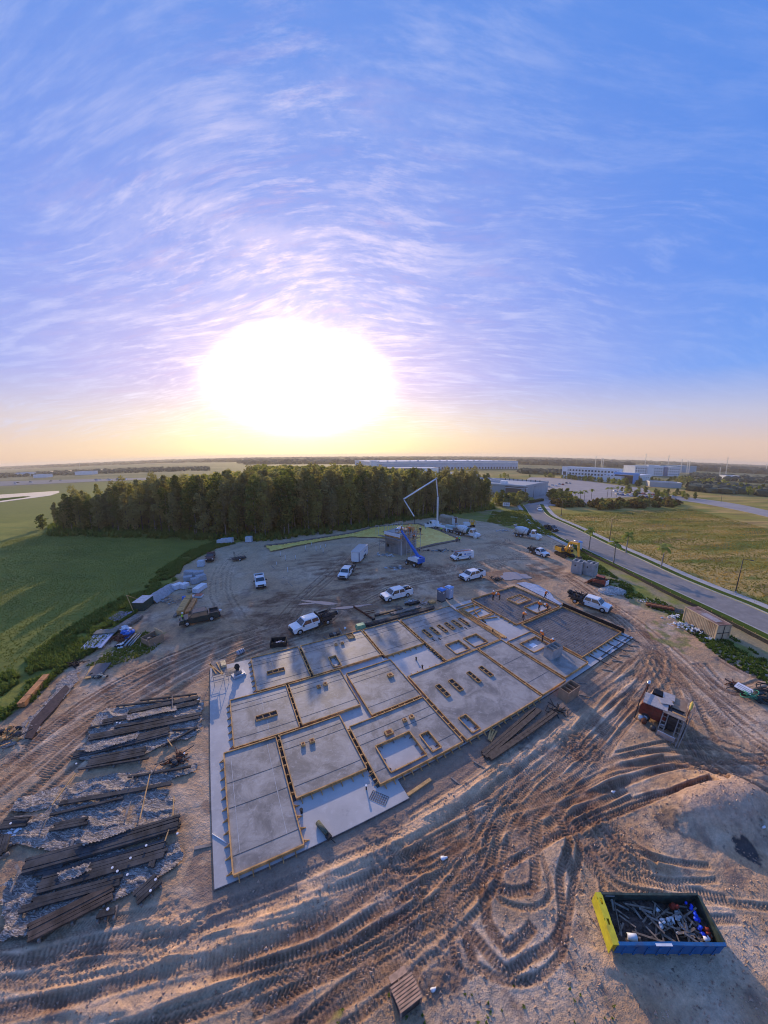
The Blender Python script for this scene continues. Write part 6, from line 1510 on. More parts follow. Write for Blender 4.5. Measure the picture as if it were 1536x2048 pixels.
# big excavator: tracks, house, counterweight, boom, stick
p, rz = place(1127, 1113, 1153, 1125); t = thing('excavator', 'large yellow excavator reaching its arm down beside the concrete vaults', 'excavator', p, rz)
for s in (1, -1):
    m = MB(); n = 22; pr = [(2.0*math.cos(a)*.28+(1.6 if math.cos(a) > 0 else -1.6), .45+.42*math.sin(a)) for a in [2*math.pi*i/16 for i in range(16)]]
    m.profile(pr, s*1.3-.28, s*1.3+.28); tr = obj('track', m, [BLACK], t)
    k = MB()
    for i in range(14): k.box((-1.7+i*.26, s*1.3, .90), (.14, .60, .06))
    obj('grouser', k, [DARKMET], tr, kind='stuff')
obj('undercarriage', MB().box((0, 0, .75), (1.8, 2.2, .5)), [DARKMET], t)
obj('house', MB().profile([(-2.3, 1.15), (-2.55, 1.3), (-2.5, 2.1), (-2.2, 2.25), (.1, 2.25), (.1, 1.15)], -1.35, 1.35), [YELM], t)
obj('counterweight', MB().profile([(-2.85, 1.1), (-3.0, 1.4), (-2.9, 2.15), (-2.4, 2.3), (-2.4, 1.1)], -1.38, 1.38), [mat('pale_counterweight', (.55, .48, .36), .6, var=.1)], t)
obj('engine_cover', MB().box((-1.6, -.2, 2.34), (1.4, 1.9, .16)), [BLACK], t)
obj('cab', MB().profile([(.1, 1.15), (.1, 2.9), (1.2, 2.95), (1.65, 2.2), (1.7, 1.15)], .35, 1.35), [YELM], t); cab_glass(t, [(.25, 1.7), (.25, 2.75), (1.15, 2.78), (1.5, 2.15), (1.5, 1.7)], 1.355)
obj('front_window', MB().add([(1.68, .42, 1.5), (1.68, 1.28, 1.5), (1.66, 1.28, 2.15), (1.66, .42, 2.15), (1.70, .42, 1.5), (1.70, 1.28, 1.5), (1.68, 1.28, 2.2), (1.68, .42, 2.2)], [(0, 3, 2, 1), (4, 5, 6, 7), (0, 1, 5, 4), (2, 3, 7, 6), (1, 2, 6, 5), (3, 0, 4, 7)]), [GLASS], t)
B0, B1, B2, B3 = (.9, -.2, 1.7), (2.0, -.2, 4.3), (4.9, -.2, 4.7), (5.5, -.2, 1.4)
m = MB(); m.bar(B0, (1.6, -.2, 3.7), .5, .55, up=(0, 1, 0)); m.bar((1.55, -.2, 3.6), B1, .5, .6, up=(0, 1, 0)); m.bar(B1, B2, .48, .6, up=(0, 1, 0)); obj('boom', m, [YELM], t)
obj('stick', MB().bar((4.75, -.2, 5.0), B3, .40, .5, up=(0, 1, 0)), [YELM], t); [obj('ram', MB().cyl(a_, b_, .12), [CHROME], t) for a_, b_ in (((1.6, .15, 1.8), (2.4, .15, 3.9)), ((1.6, -.55, 1.8), (2.4, -.55, 3.9)), ((2.8, -.2, 5.1), (4.6, -.2, 5.3)))]
obj('bucket', MB().profile([(5.2, 1.6), (5.8, 1.5), (6.0, .9), (5.6, .2), (4.9, .1), (4.8, .5), (5.3, .7)], -.85, .45), [DARKMET], t)
# track loader (reddish) with a bucket
ORM = mat('faded_red_machine_paint', (.30, .07, .04), .55, var=.3, scale=3, dirt=((.20, .15, .11), .6))
p, rz = place(1195, 1173, 1180, 1168); t = thing('track_loader', 'dirty red and white track loader beside the gravel heap', 'loader', p, rz)
for s in (1, -1): obj('track', MB().profile([(-1.3, .1), (-1.5, .4), (-1.2, .8), (1.0, .7), (1.4, .4), (1.2, .1)], s*.85-.22, s*.85+.22), [BLACK], t)
obj('body', MB().profile([(-1.6, .6), (-1.6, 1.5), (-.6, 1.55), (1.1, .9), (1.1, .6)], -.6, .6), [ORM], t); obj('cab', MB().profile([(-.9, 1.4), (-.9, 2.1), (.5, 2.1), (.8, 1.0), (-.4, 1.0)], -.5, .5), [DARKMET], t); obj('cab_roof', MB().box((-.2, 0, 2.15), (1.6, 1.15, .1)), [ORM], t)
obj('rear_panel', MB().box((-1.66, 0, 1.2), (.1, 1.3, .9)), [WHITE], t)
for s in (1, -1): obj('lift_arm', MB().bar((-1.3, s*.7, 1.7), (1.2, s*.7, 1.1), .16, .22).bar((1.2, s*.7, 1.1), (1.9, s*.7, .4), .14, .2), [ORM], t)
obj('bucket', MB().profile([(1.7, .1), (2.6, .05), (2.5, .15), (1.9, .25), (1.9, .8), (1.7, .85)], -1.0, 1.0), [RUST], t)
# telescopic boom lift, blue, leaning over to the top of the tower
BLUEM = mat('bright_blue_machine_paint', (.015, .13, .52), .4, var=.1, dirt=((.12, .14, .2), .3), obj_coords=True)
p, rz = place(827, 1131, 806, 1124); t = thing('boom_lift', 'bright blue telescopic boom lift leaning up to the concrete tower', 'boom lift', p, rz)
obj('chassis', MB().box((0, 0, .85), (3.6, 1.5, .55)), [DARKMET], t); obj('turntable', MB().cyl((0, 0, 1.1), (0, 0, 1.35), .9, n=14), [BLACK], t)
obj('engine_cover', MB().profile([(-2.1, 1.35), (-2.3, 1.7), (-2.1, 2.4), (-1.0, 2.5), (.9, 1.9), (.9, 1.35)], -1.1, -.35), [BLUEM], t); obj('engine_cover', MB().profile([(-2.1, 1.35), (-2.3, 1.7), (-2.1, 2.4), (-1.0, 2.5), (.9, 1.9), (.9, 1.35)], .35, 1.1), [WHITE], t)
obj('counterweight', MB().box((-2.3, 0, 1.7), (.5, 2.2, 1.1)), [BLUEM], t)
for x in (-1.25, 1.25):
    for s in (1, -1): wheel(t, x, s*1.05, .52, .42)
Mi = (Matrix.Translation(p) @ Matrix.Rotation(rz, 4, 'Z')).inverted(); Dl = math.hypot(p.x, p.y)
tip = Mi @ at_range(803, 1062, Dl+1.8); root = Vector((-1.7, 0, 2.3)); n = 4
for i in range(3):
    a, b_ = root.lerp(tip, [0, .38, .70][i]), root.lerp(tip, [.46, .78, 1][i]); obj('boom_section', MB().bar(a, b_, [.46, .38, .30][i], [.58, .48, .38][i], up=(0, 1, .1)), [BLUEM], t)
obj('platform', MB().box(tip+Vector((.5, 0, -.5)), (1.0, 2.2, .08)), [DARKMET], t); m = MB(); c = tip+Vector((.5, 0, -.5))
for x in (-.5, .5):
    for y in (-1.1, 1.1): m.bar(c+Vector((x, y, 0)), c+Vector((x, y, 1.1)), .05)
for z in (.55, 1.1): m.bar(c+Vector((-.5, -1.1, z)), c+Vector((-.5, 1.1, z)), .05); m.bar(c+Vector((.5, -1.1, z)), c+Vector((.5, 1.1, z)), .05)
obj('rail', m, [DARKMET], t)
# portable toilets
def toilet(label, cx, cy, fx, fy, roof, side, group, z=0):
    p, rz = place(cx, cy, fx, fy); t = thing('portable_toilet', label, 'portable toilet', p, rz, group)
    obj('cabin', MB().box((0, 0, 1.15), (1.12, 1.12, 1.95)), [side], t); obj('base', MB().box((0, 0, .09), (1.22, 1.22, .18)), [DARKMET], t)
    obj('roof', MB().box((0, 0, 2.2), (1.24, 1.24, .16)).box((0, 0, 2.36), (1.1, 1.1, .18), taper=.55), [roof], t); obj('door', MB().box((.575, 0, 1.12), (.03, .86, 1.78)), [side], t)
    for s in (1, -1): obj('vent', MB().box((0, s*.565, 1.9), (.5, .02, .16)), [PVC], t)
    obj('notice', MB().box((.60, -.1, 1.72), (.012, .32, .2)), [PVC], t); return t
RB = mat('blue_plastic_roof', (.05, .22, .62), .5, var=.05); RL = mat('pale_blue_plastic_roof', (.25, .42, .72), .5, var=.05); SG = mat('dark_grey_plastic', (.15, .16, .18), .6, var=.08); SL = mat('pale_blue_plastic', (.34, .42, .55), .6, var=.08)
toilet('dark grey portable toilet with a blue roof beside the slab', 882, 1202, 900, 1210, RB, SG, None)
toilet('pale blue portable toilet just right of the dark one beside the slab', 897, 1197, 915, 1205, RL, SL, None)
toilet('pale portable toilet by the road behind the excavator', 1157, 1100, 1162, 1106, RL, PVC, None)
# ------------------------------------------------------------------ concrete stair tower with its forms and scaffold
TWC = mat('board_marked_concrete', (.27, .26, .25), .85, var=.22, scale=.7, bump=.01, bscale=6, dirt=((.17, .16, .15), .6), stretch=(1, 1, .35))
c0 = g(802, 1112.5); c1 = g(770, 1103); c2 = g(817, 1107)     # near corner, left corner, right corner of its foot
ht_ = top_of(802, 1112.5, 802, 1071)
d1 = c1-c0; d2 = Vector((-d1.y, d1.x, 0)).normalized()*-1; w1 = d1.length
if d2.dot(c2-c0) < 0: d2 = -d2
w2 = 6.2
rz = math.atan2(d1.y, d1.x)
t = thing('stair_tower', 'square grey concrete tower under construction with formwork round its top', 'tower', c0, rz)
sgn = 1 if (Matrix.Rotation(-rz, 3, 'Z') @ d2).y > 0 else -1
def wallbox(x0, x1, y0, y1, z0, z1): return ((x0+x1)/2, sgn*(y0+y1)/2, (z0+z1)/2), (x1-x0, y1-y0, z1-z0)
hm = ht_-.2
# near-left wall with three openings one above another, built round them
ox0, ox1 = w1*.74, w1*.90; ops = [(1.4, 2.6), (4.0, 5.2)]
m = MB(); m.box(*wallbox(0, ox0, 0, .3, 0, hm)); m.box(*wallbox(ox1, w1, 0, .3, 0, hm)); zz = 0
for a, b in ops: m.box(*wallbox(ox0, ox1, 0, .3, zz, a)); zz = b
m.box(*wallbox(ox0, ox1, 0, .3, zz, hm)); obj('wall', m, [TWC], t)
obj('wall', MB().box(*wallbox(0, .3, .3, w2, 0, hm)), [TWC], t); obj('wall', MB().box(*wallbox(w1-.3, w1, .3, w2, 0, hm)), [TWC], t); obj('wall', MB().box(*wallbox(.3, w1-.3, w2-.3, w2, 0, hm)), [TWC], t)
for z in (hm*.33, hm*.66): obj('pour_joint', MB().box(*wallbox(-.02, w1*.72, -.02, 0, z, z+.05)), [CONC_BOX], t)
obj('corner_strip', MB().box((-.05, -sgn*.05, hm/2), (.12, .12, hm)), [PVC], t)
obj('top_deck', MB().box(*wallbox(-.5, w1+.5, -.5, w2+.5, hm, hm+.15)), [PLY], t)
obj('form_panel', MB().box(*wallbox(-.15, w1*.96, -.62, -.5, hm-.4, hm+.45)), [PVC], t); obj('form_panel', MB().box(*wallbox(-.15, w1+.1, -.16, -.06, hm-.9, hm)), [WOOD], t)
obj('wet_concrete', MB().box(*wallbox(.2, w1-.2, .4, w2-.3, hm+.15, hm+.30)), [CONC_BOX], t)
obj('plastic_cover', MB().sheet(lambda a, b: (w1*.5+a*w1*.5, sgn*(w2*.55+b*w2*.4), hm+.45+.5*math.sin(a*3.1)*math.sin(b*3.1)+.08*math.sin(a*17)*math.cos(b*13)), 10, 10), [PVC], t)
obj('inner_form', MB().box(*wallbox(w1*.1, w1*.42, w2*.35, w2*.75, hm+.15, hm+1.1)), [WOOD_GREY], t)
obj('form_stack', MB().box(*wallbox(w1*.02, w1*.36, w2*.72, w2*.92, hm+.2, hm+1.5)), [WOOD], t)
sc_ = thing('scaffold', 'steel scaffold frames and orange guard rails round the top and right side of the tower', 'scaffold', c0, rz)
ORR = mat('orange_rail', (.60, .20, .06), .6, var=.15)
def frame(x, y, z, h, w, along_x, m_=GALV):
    m = MB(); dx, dy = (w, 0) if along_x else (0, w)
    m.bar((x, y, z), (x, y, z+h), .07); m.bar((x+dx, y+dy, z), (x+dx, y+dy, z+h), .07); m.bar((x, y, z+h), (x+dx, y+dy, z+h), .06); m.bar((x, y, z+h*.5), (x+dx, y+dy, z+h*.5), .05)
    obj('frame', m, [m_], sc_)
for i in range(6): frame(w1+1.2-i*(w1+2.6)/5.2, sgn*(-1.3 if i < 1 else w2+.6), hm-.8, 2.6, 1.1, True, [GALV, GALV, WOOD, ORR, ORR, ORR][i])
for i in range(4): frame(-1.0, sgn*(.2+i*1.9), hm-1.0, 2.5, sgn*1.2, False, ORR if i % 2 else WOOD)
for i in range(3): frame(w1+.8, sgn*(.6+i*2.1), hm-1.0, 2.4, sgn*1.2, False, GALV)
# tall scaffold bay at the right, standing on the ground
for x in (-2.6, -1.2):
    for y in (.8, 2.8, 4.8):
        obj('standard', MB().bar((x, sgn*y, 0), (x, sgn*y, hm+1.2), .07), [GALV], sc_)
for z in np.arange(1.5, hm+1, 2.0):
    m = MB()
    for x in (-2.6, -1.2): m.bar((x, sgn*.8, z), (x, sgn*4.8, z), .05)
    for y in (.8, 2.8, 4.8): m.bar((-2.6, sgn*y, z), (-1.2, sgn*y, z), .05)
    m.bar((-2.6, sgn*.8, z), (-2.6, sgn*2.8, z+1.8), .04); obj('ledger', m, [GALV], sc_)
obj('deck', MB().box((-1.9, sgn*2.8, hm-.9), (1.5, 4.2, .06)), [WOOD], sc_); obj('deck', MB().box((w1/2, -sgn*1.1, hm-.9), (w1+2.5, 1.1, .06)), [WOOD_GREY], sc_); obj('deck', MB().box((w1/2, sgn*(w2+1.1), hm-.9), (w1+2.5, 1.1, .06)), [WOOD], sc_)
obj('lower_deck', MB().box((w1*.75, -sgn*.9, 2.9), (w1*.9, .9, .07)), [WOOD_GREY], sc_)
for x in (w1*.35, w1*.75, w1*1.15): obj('lower_standard', MB().bar((x, -sgn*1.3, 0), (x, -sgn*1.3, 4.0), .06), [STEEL], sc_)
obj('antenna_post', MB().bar((w1*.1, sgn*w2*.9, hm), (w1*.1, sgn*w2*.9, hm+3.4), .06), [STEEL], sc_)
TOWER_TOP = hm+.15
def tw(x, y, z=None): return c0+(Matrix.Rotation(rz, 3, 'Z') @ Vector((x*w1, sgn*y*w2, 0)))+Vector((0, 0, TOWER_TOP if z is None else z))

# ------------------------------------------------------------------ yellow vapour barrier, an L-shaped sheet on the ground
def f_yel(N, p):
    pos = N.node('ShaderNodeNewGeometry').outputs['Position']
    a = N.noise(pos, .5, 6, .7, 1.5); b = N.noise(pos, 1.6, 5, .7, 1.0)
    c = N.mix(N.smooth(a, .40, .62), (.90, .54, .10, 1), (1.0, .72, .20, 1)); c = N.mix(N.m('MULTIPLY', N.smooth(b, .58, .72), .7), c, (.30, .25, .13, 1))
    N.put(p.inputs['Base Color'], c); p.inputs['Roughness'].default_value = .5
    bp = N.node('ShaderNodeBump'); bp.inputs['Distance'].default_value = .15; N.put(bp.inputs['Height'], a); N.l.new(bp.outputs[0], p.inputs['Normal'])
YS = nodes_mat('yellow_vapour_barrier_plastic', f_yel)
YP = PX([(527, 1093), (560, 1090), (620, 1081), (700, 1069), (744, 1057), (790, 1052), (836, 1050), (880, 1064), (916, 1080), (914, 1084), (870, 1092), (833, 1102), (812, 1095), (765, 1078), (700, 1076), (640, 1085), (590, 1094), (540, 1105)])
cx_, cy_ = sum(p[0] for p in YP)/len(YP), sum(p[1] for p in YP)/len(YP)
m = MB(); yx0, yx1 = min(p[0] for p in YP), max(p[0] for p in YP); yy0, yy1 = min(p[1] for p in YP), max(p[1] for p in YP)
nx, ny = 150, 50; xs = np.linspace(yx0, yx1, nx); ys = np.linspace(yy0, yy1, ny); XX, YY = np.meshgrid(xs, ys); ins = pip(XX, YY, YP); zz = .30+.16*np.abs(fbm(XX*.7, YY*.7, 4, 61))*2
vid = {}
for j in range(ny-1):
    for i in range(nx-1):
        if ins[j, i] and ins[j, i+1] and ins[j+1, i] and ins[j+1, i+1]:
            f = []
            for a, b in ((j, i), (j, i+1), (j+1, i+1), (j+1, i)):
                if (a, b) not in vid: vid[(a, b)] = len(m.v); m.v.append((XX[a, b]-cx_, YY[a, b]-cy_, zz[a, b]))
                f.append(vid[(a, b)])
            m.f.append(tuple(f)); m.m.append(0); m.smooth.append(True)
o = obj('vapour_barrier', m, [YS]); o.location = (cx_, cy_, 0); tag(o, 'big L-shaped sheet of yellow plastic spread on the ground round the tower', 'plastic sheet')
# dark curb of soil along the sheet, pipes standing in the sand before it
m = MB()
for i in range(len(YP)-7): m.bar((YP[i][0]-cx_, YP[i][1]-cy_+.4, .15), (YP[i+1][0]-cx_, YP[i+1][1]-cy_+.4, .15), .9, .5)
o = obj('soil_kerb', m, [mat('dark_soil_bank', (.20, .15, .12), .9, var=.4, bump=.08, bscale=2)]); o.location = (cx_, cy_, 0); o['kind'] = 'structure'
pr = random.Random(14)
pp = [(553, 1130), (570, 1120), (610, 1100), (631, 1102), (640, 1098), (650, 1095), (575, 1145), (560, 1112), (590, 1118), (645, 1106), (622, 1092)]
for i, (x, y) in enumerate(pp):
    t = thing('pipe_stub', 'thin white pipe standing up out of the sand before the yellow sheet', 'pipe', g(x, y), 0, 'pipes standing in the sand'); obj('pipe', MB().cyl((0, 0, 0), (0, 0, pr.uniform(.8, 1.6)), .06, n=7), [PVC], t); obj('collar', MB().cyl((0, 0, 0), (0, 0, .12), .12, n=7), [BLACK], t)
a, b = g(542, 1131), g(584, 1172); o = obj('string_board', MB().bar((0, 0, .06), (b-a), .16, .08), [WOOD_GREY]); o.location = a; tag(o, 'long pale board laid in a line on the sand left of the white trailer', 'board')

# ------------------------------------------------------------------ concrete vaults by the excavator
def vault(label, cx, cy, fx, fy):
    p, rz = place(cx, cy, fx, fy); t = thing('concrete_vault', label, 'concrete vault', p, rz, None); w, h = 2.3, 2.9
    for x, y, sx, sy in ((0, -w/2+.1, w, .2), (0, w/2-.1, w, .2), (-w/2+.1, 0, .2, w-.4), (w/2-.1, 0, .2, w-.4)): obj('wall', MB().box((x, y, h/2), (sx, sy, h)), [CONC_BOX], t)
    m = MB(); m.box((0, 0, .1), (w-.4, w-.4, .1)); obj('floor', m, [DARKMET], t)
    obj('beam', MB().box((0, 0, h-.2), (w-.4, .3, .3)), [CONC_BOX], t)
    for s in (-1, 1): obj('knockout', MB().cyl((s*(w/2+.005), .3, h*.66), (s*(w/2+.02), .3, h*.66), .19, n=10), [BLACK], t)
    obj('knockout', MB().cyl((.3, -(w/2+.005), h*.7), (.3, -(w/2+.02), h*.7), .17, n=10), [BLACK], t)
    return t
vault('grey concrete vault nearer the excavator bucket, its left side pale', 1153, 1146, 1160, 1141)
vault('grey concrete vault right beside the first one', 1178, 1150, 1186, 1146)
# gravel heap
t = thing('gravel_heap', 'heap of pale crushed stone beside the track loader', 'gravel', g(1222, 1184))
r = random.Random(3); m = MB()
for i in range(900):
    a, q_ = r.uniform(0, 6.28), math.sqrt(r.random()); x, y = 3.0*q_*math.cos(a), 2.0*q_*math.sin(a); z = .75*max(0, 1-q_*q_); s = r.uniform(.07, .17); m.blob((x, y, z), (s, s*.9, s*.7), 5, jag=.3, rr=r, sm=False)
obj('stones', m, [mat('pale_crushed_stone', (.46, .44, .42), .85, var=.35, scale=3)], t, kind='stuff')
m = MB().blob((0, 0, 0), (2.9, 1.9, .7), 12, jag=.05); obj('heap_core', m, [mat('stone_dust', (.34, .32, .30), .9)], t)
# shipping container
p = (g(1366, 1243)+g(1446, 1283))/2; aa, bb = g(1364, 1244), g(1428, 1284); d = bb-aa; rz = math.atan2(d.y, d.x); t = thing('shipping_container', 'tan ribbed shipping container with a rusty roof beside the road verge', 'container', aa, rz); L = 6.1; Wd = 2.4; Hc = 2.55
TAN = mat('tan_container_paint', (.55, .43, .28), .6, var=.12, scale=1.5, dirt=((.26, .14, .08), .5)); RR = mat('rusty_container_roof', (.22, .12, .09), .85, var=.5, scale=1.0, dirt=((.42, .36, .33), .6))
for y in (0, Wd):
    m = MB(); n = 22; P_ = []
    for i in range(n): x0 = i*L/n; P_ += [(x0, 0), (x0+.04, .07), (x0+.5*L/n, .07), (x0+.5*L/n+.04, 0)]
    P_.append((L, 0)); s = 1 if y else -1
    vs = [(a, y-s*.07+s*b, .15) for a, b in P_]+[(a, y-s*.07+s*b, Hc-.1) for a, b in P_]; k = len(P_); m.add(vs, [(i, i+1, k+i+1, k+i) if s < 0 else (i+1, i, k+i, k+i+1) for i in range(k-1)]); obj('ribbed_side', m, [TAN], t)
obj('roof', MB().box((L/2, Wd/2, Hc-.06), (L, Wd, .08)), [RR], t); obj('roof_patch', MB().box((L*.62, Wd*.45, Hc-.005), (L*.45, Wd*.5, .03), .04), [mat('dusty_roof_sheet', (.36, .31, .31), .8, var=.2)], t)
m = MB()
for x in (0, L):
    for y in (0, Wd): m.box((x, y, Hc/2), (.14, .14, Hc))
for y in (0, Wd): m.box((L/2, y, Hc-.06), (L, .12, .12)); m.box((L/2, y, .12), (L, .12, .16))
obj('corner_frame', m, [TAN], t); obj('door', MB().box((L-.02, Wd*.26, Hc/2), (.08, Wd*.44, Hc-.3)), [TAN], t); obj('door', MB().box((L-.02, Wd*.74, Hc/2), (.08, Wd*.44, Hc-.3)), [TAN], t); obj('end_wall', MB().box((.04, Wd/2, Hc/2), (.08, Wd-.1, Hc-.3)), [TAN], t)
obj('door_bar', MB().box((L+.05, Wd/2, Hc/2), (.06, .10, Hc-.3)).box((L+.05, Wd/2, Hc*.48), (.06, Wd-.2, .08)), [BLACK], t)

# white waste and reels beside the container
RUB = mat('pale_plastic_rubbish', (.55, .55, .55), .6, var=.5, scale=4)
def heap(name, label, cat, cx, cy, sx, sy, n, mats_, seed, size=.3, z=.2, rods=0):
    t = thing(name, label, cat, Vector((g(cx, cy).x, g(cx, cy).y, ground_z(*g2(cx, cy))))); r = random.Random(seed)
    for k, (nm, mt) in enumerate(mats_):
        m = MB()
        for i in range(n//len(mats_)): m.blob((r.gauss(0, sx*.5), r.gauss(0, sy*.5), r.uniform(.02, z)), (size*r.uniform(.4, 1.2), size*r.uniform(.4, 1), size*r.uniform(.2, .7)), 6, jag=.35, rr=r, sm=False)
        for i in range(rods//len(mats_)):
            x, y = r.gauss(0, sx*.5), r.gauss(0, sy*.5); m.bar((x, y, r.uniform(0, z)), (x+r.uniform(-1, 1), y+r.uniform(-1, 1), r.uniform(0, z*1.3)), .07)
        obj(nm, m, [mt], t, kind='stuff')
    return t
heap('rubbish_heap', 'white plastic waste at the left end of the tan container', 'rubbish', 1346, 1237, 1.6, .6, 22, [('bags', PVC), ('scraps', RUB)], 1, .30)
heap('rubbish_heap', 'grey and white waste along the side of the tan container', 'rubbish', 1366, 1254, 1.8, .9, 30, [('bags', PVC), ('scraps', RUB), ('dark_scraps', GALV)], 2, .30, rods=12)
heap('rubbish_heap', 'tangle of wire and white bags before the middle of the tan container', 'rubbish', 1393, 1266, 1.5, .8, 34, [('bags', PVC), ('wire', DARKMET)], 3, .28, .4, 30)
heap('rubbish_heap', 'white bags at the near corner of the tan container', 'rubbish', 1420, 1281, 1.2, .5, 18, [('bags', PVC), ('scraps', RUB)], 4, .26)
heap('stone_scatter', 'pale broken concrete pieces on the dirt beyond the truck with the black bed', 'rubble', 1290, 1203, 2.4, .6, 26, [('pieces', CONC_BOX), ('bits', RUB)], 5, .2, .1)
heap('wood_heap', 'dark heap of roots and sticks beside the round puddle', 'wood', 992, 1160, 1.2, .7, 14, [('roots', WOOD_DARK)], 6, .3, .4, 26)
heap('wire_heap', 'black tangle of cable on the sand right of the largest panel', 'cable', 1108, 1424, .9, .5, 10, [('cable', BLACK)], 7, .2, .25, 26)
heap('debris_heap', 'pale blocks and sheets left of the foot of the tower', 'rubble', 770, 1113, 2.2, 1.2, 16, [('blocks', CONC_BOX), ('sheets', RUB)], 8, .5, .3, 10)
heap('debris_heap', 'grey boards and plates on the mud in front of the boom lift', 'rubble', 797, 1138, 2.6, .9, 16, [('plates', GALV), ('boards', WOOD_GREY)], 9, .5, .2, 14)
heap('debris_heap', 'row of pale blocks between the yellow sheet and the panel van', 'rubble', 880, 1104, 4.0, .9, 34, [('blocks', CONC_BOX), ('dark_bits', WOOD_DARK)], 10, .35, .3, 14)
heap('debris_heap', 'loose grey stones beside the green dumpster on the left', 'rubble', 330, 1200, 2.6, 1.2, 50, [('stones', CONC_BOX), ('boards', WOOD_GREY)], 11, .22, .2, 14)
heap('debris_heap', 'pale stones at the end of the grass right of the mixers', 'rubble', 1005, 1063, 3.0, 1.0, 20, [('stones', CONC_BOX), ('bits', RUB)], 12, .4, .3)
# rusty beam stack by the verge
t = thing('steel_beam_stack', 'orange rusty beams stacked on bearers beyond the tan container', 'steel beams', g(1318, 1218), -.62)
for i in range(4): obj('beam', MB().box((0, (i-1.5)*.33, .35+.05*(i % 2)), (4.4, .26, .22)), [mat('orange_rusty_steel', (.36, .13, .045), .8, var=.4, scale=4) if i % 3 else RUST], t)
for x in (-1.5, 1.5): obj('bearer', MB().box((x, 0, .1), (.15, 1.8, .2)), [WOOD_GREY], t)
obj('tray', MB().box((2.9, -.3, .15), (1.6, 2.0, .25)), [DARKMET], t)

# ------------------------------------------------------------------ stacks along the left side
def pallet_stack(name, label, cx, cy, rot, w, d, h, m_, group=None, cap=None):
    t = thing(name, label, 'pallet', Vector((g(cx, cy).x, g(cx, cy).y, ground_z(*g2(cx, cy)))), rot, group)
    b = MB().box((0, 0, .13+h/2), (w, d, h), taper=.97); obj('wrapped_goods', b, [m_], t)
    if cap: obj('cover', MB().box((0, 0, .13+h+.02), (w*.99, d*.99, .06)), [cap], t)
    k = MB()
    for x in (-w/2+.08, 0, w/2-.08): k.box((x, 0, .045), (.10, d, .09))
    for i in range(4): k.box((0, -d/2+.1+i*(d-.2)/3, .11), (w, .12, .03))
    obj('pallet_base', k, [WOOD_GREY], t); return t
WR = mat('pale_blue_stretch_wrap', (.50, .56, .64), .35, var=.12, scale=3, bump=.02, bscale=6); BLK = mat('stacked_grey_block', (.36, .38, .41), .85, var=.2, scale=5); WR2 = mat('white_wrapped_bags', (.66, .66, .72), .4, var=.15, scale=4, bump=.03, bscale=5)
for i, (x, y, w, h, lab) in enumerate([(441, 1087, 1.6, 1.2, 'pale wrapped pallet at the left end of the row before the wood'), (448, 1086.5, 1.7, 1.5, 'pale wrapped pallet, second from the left in the row before the wood'), (455, 1086, 1.7, 1.5, 'pale wrapped pallet, third from the left in the row before the wood'), (461, 1085.5, 1.7, 1.5, 'pale wrapped pallet at the right end of the row before the wood'), (498, 1083, 1.9, 1.6, 'lone pale wrapped pallet before the wood, right of the row of four')]):
    pallet_stack('wrapped_pallet', lab, x, y, .1, w, 1.5, h, WR)
pallet_stack('wrapped_pallet', 'rounded pale blue wrapped bale standing alone by the reddish pickup', 403, 1131, .2, 1.5, 1.4, 1.35, WR)
for i, (x, y, w, h, mm, lab) in enumerate([(379, 1152, 1.9, 1.3, BLK, 'grey block stack at the back left of the goods'), (388, 1153, 1.8, 1.2, BLK, 'grey block stack at the back middle of the goods'), (399, 1155, 2.1, 1.4, BLK, 'large grey block stack at the back right of the goods'), (377, 1161, 1.8, .9, BLK, 'low grey block stack at the left edge of the goods'), (391, 1166, 1.6, 1.1, BLK, 'grey block stack in the middle of the goods, with a white sheet hanging over'),
        (403, 1161, 1.9, 1.2, BLK, 'grey block stack at the right edge of the goods'), (356, 1176, 1.8, .9, WR2, 'white covered stack at the far left of the goods'), (370, 1175, 1.4, .9, WR2, 'white covered stack second from the left of the goods'), (405, 1177, 1.5, .8, WR2, 'white wrapped bag stack behind the other at the right of the goods'), (396, 1183, 1.6, .8, WR2, 'white wrapped bag stack nearest the orange crate')]):
    pallet_stack('stacked_pallet', lab, x, y, .2+.15*i, w, 1.3, h, mm, cap=PVC if mm is WR2 else None)
heap('sack_heap', 'tan heap of torn sacking in the middle of the stacked goods', 'sacks', 383, 1180, .9, .9, 24, [('sacks', CANV)], 21, .45, .8)
heap('paper_scrap', 'crumpled white sheet on the sand behind the stacked goods', 'sheet', 381, 1140, .8, .3, 8, [('scraps', PVC)], 22, .3, .1)
pallet_stack('coil_pallet', 'pallet with a pale coil on it behind the bright lumber', 384, 1194, .3, 1.6, 1.3, .25, GALV); pallet_stack('crate_pallet', 'open crate with orange things in it beside the bright lumber', 398, 1193, .1, 1.4, 1.2, .35, PVC, cap=mat('orange_red_goods', (.50, .16, .10), .7, var=.5, scale=8))
o = tag(obj('blue_drum', MB().cyl((0, 0, 0), (0, 0, .9), .35), [BLUE_TARP]), 'dark blue drum at the far end of the bright lumber', 'drum'); o.location = g(369, 1200)
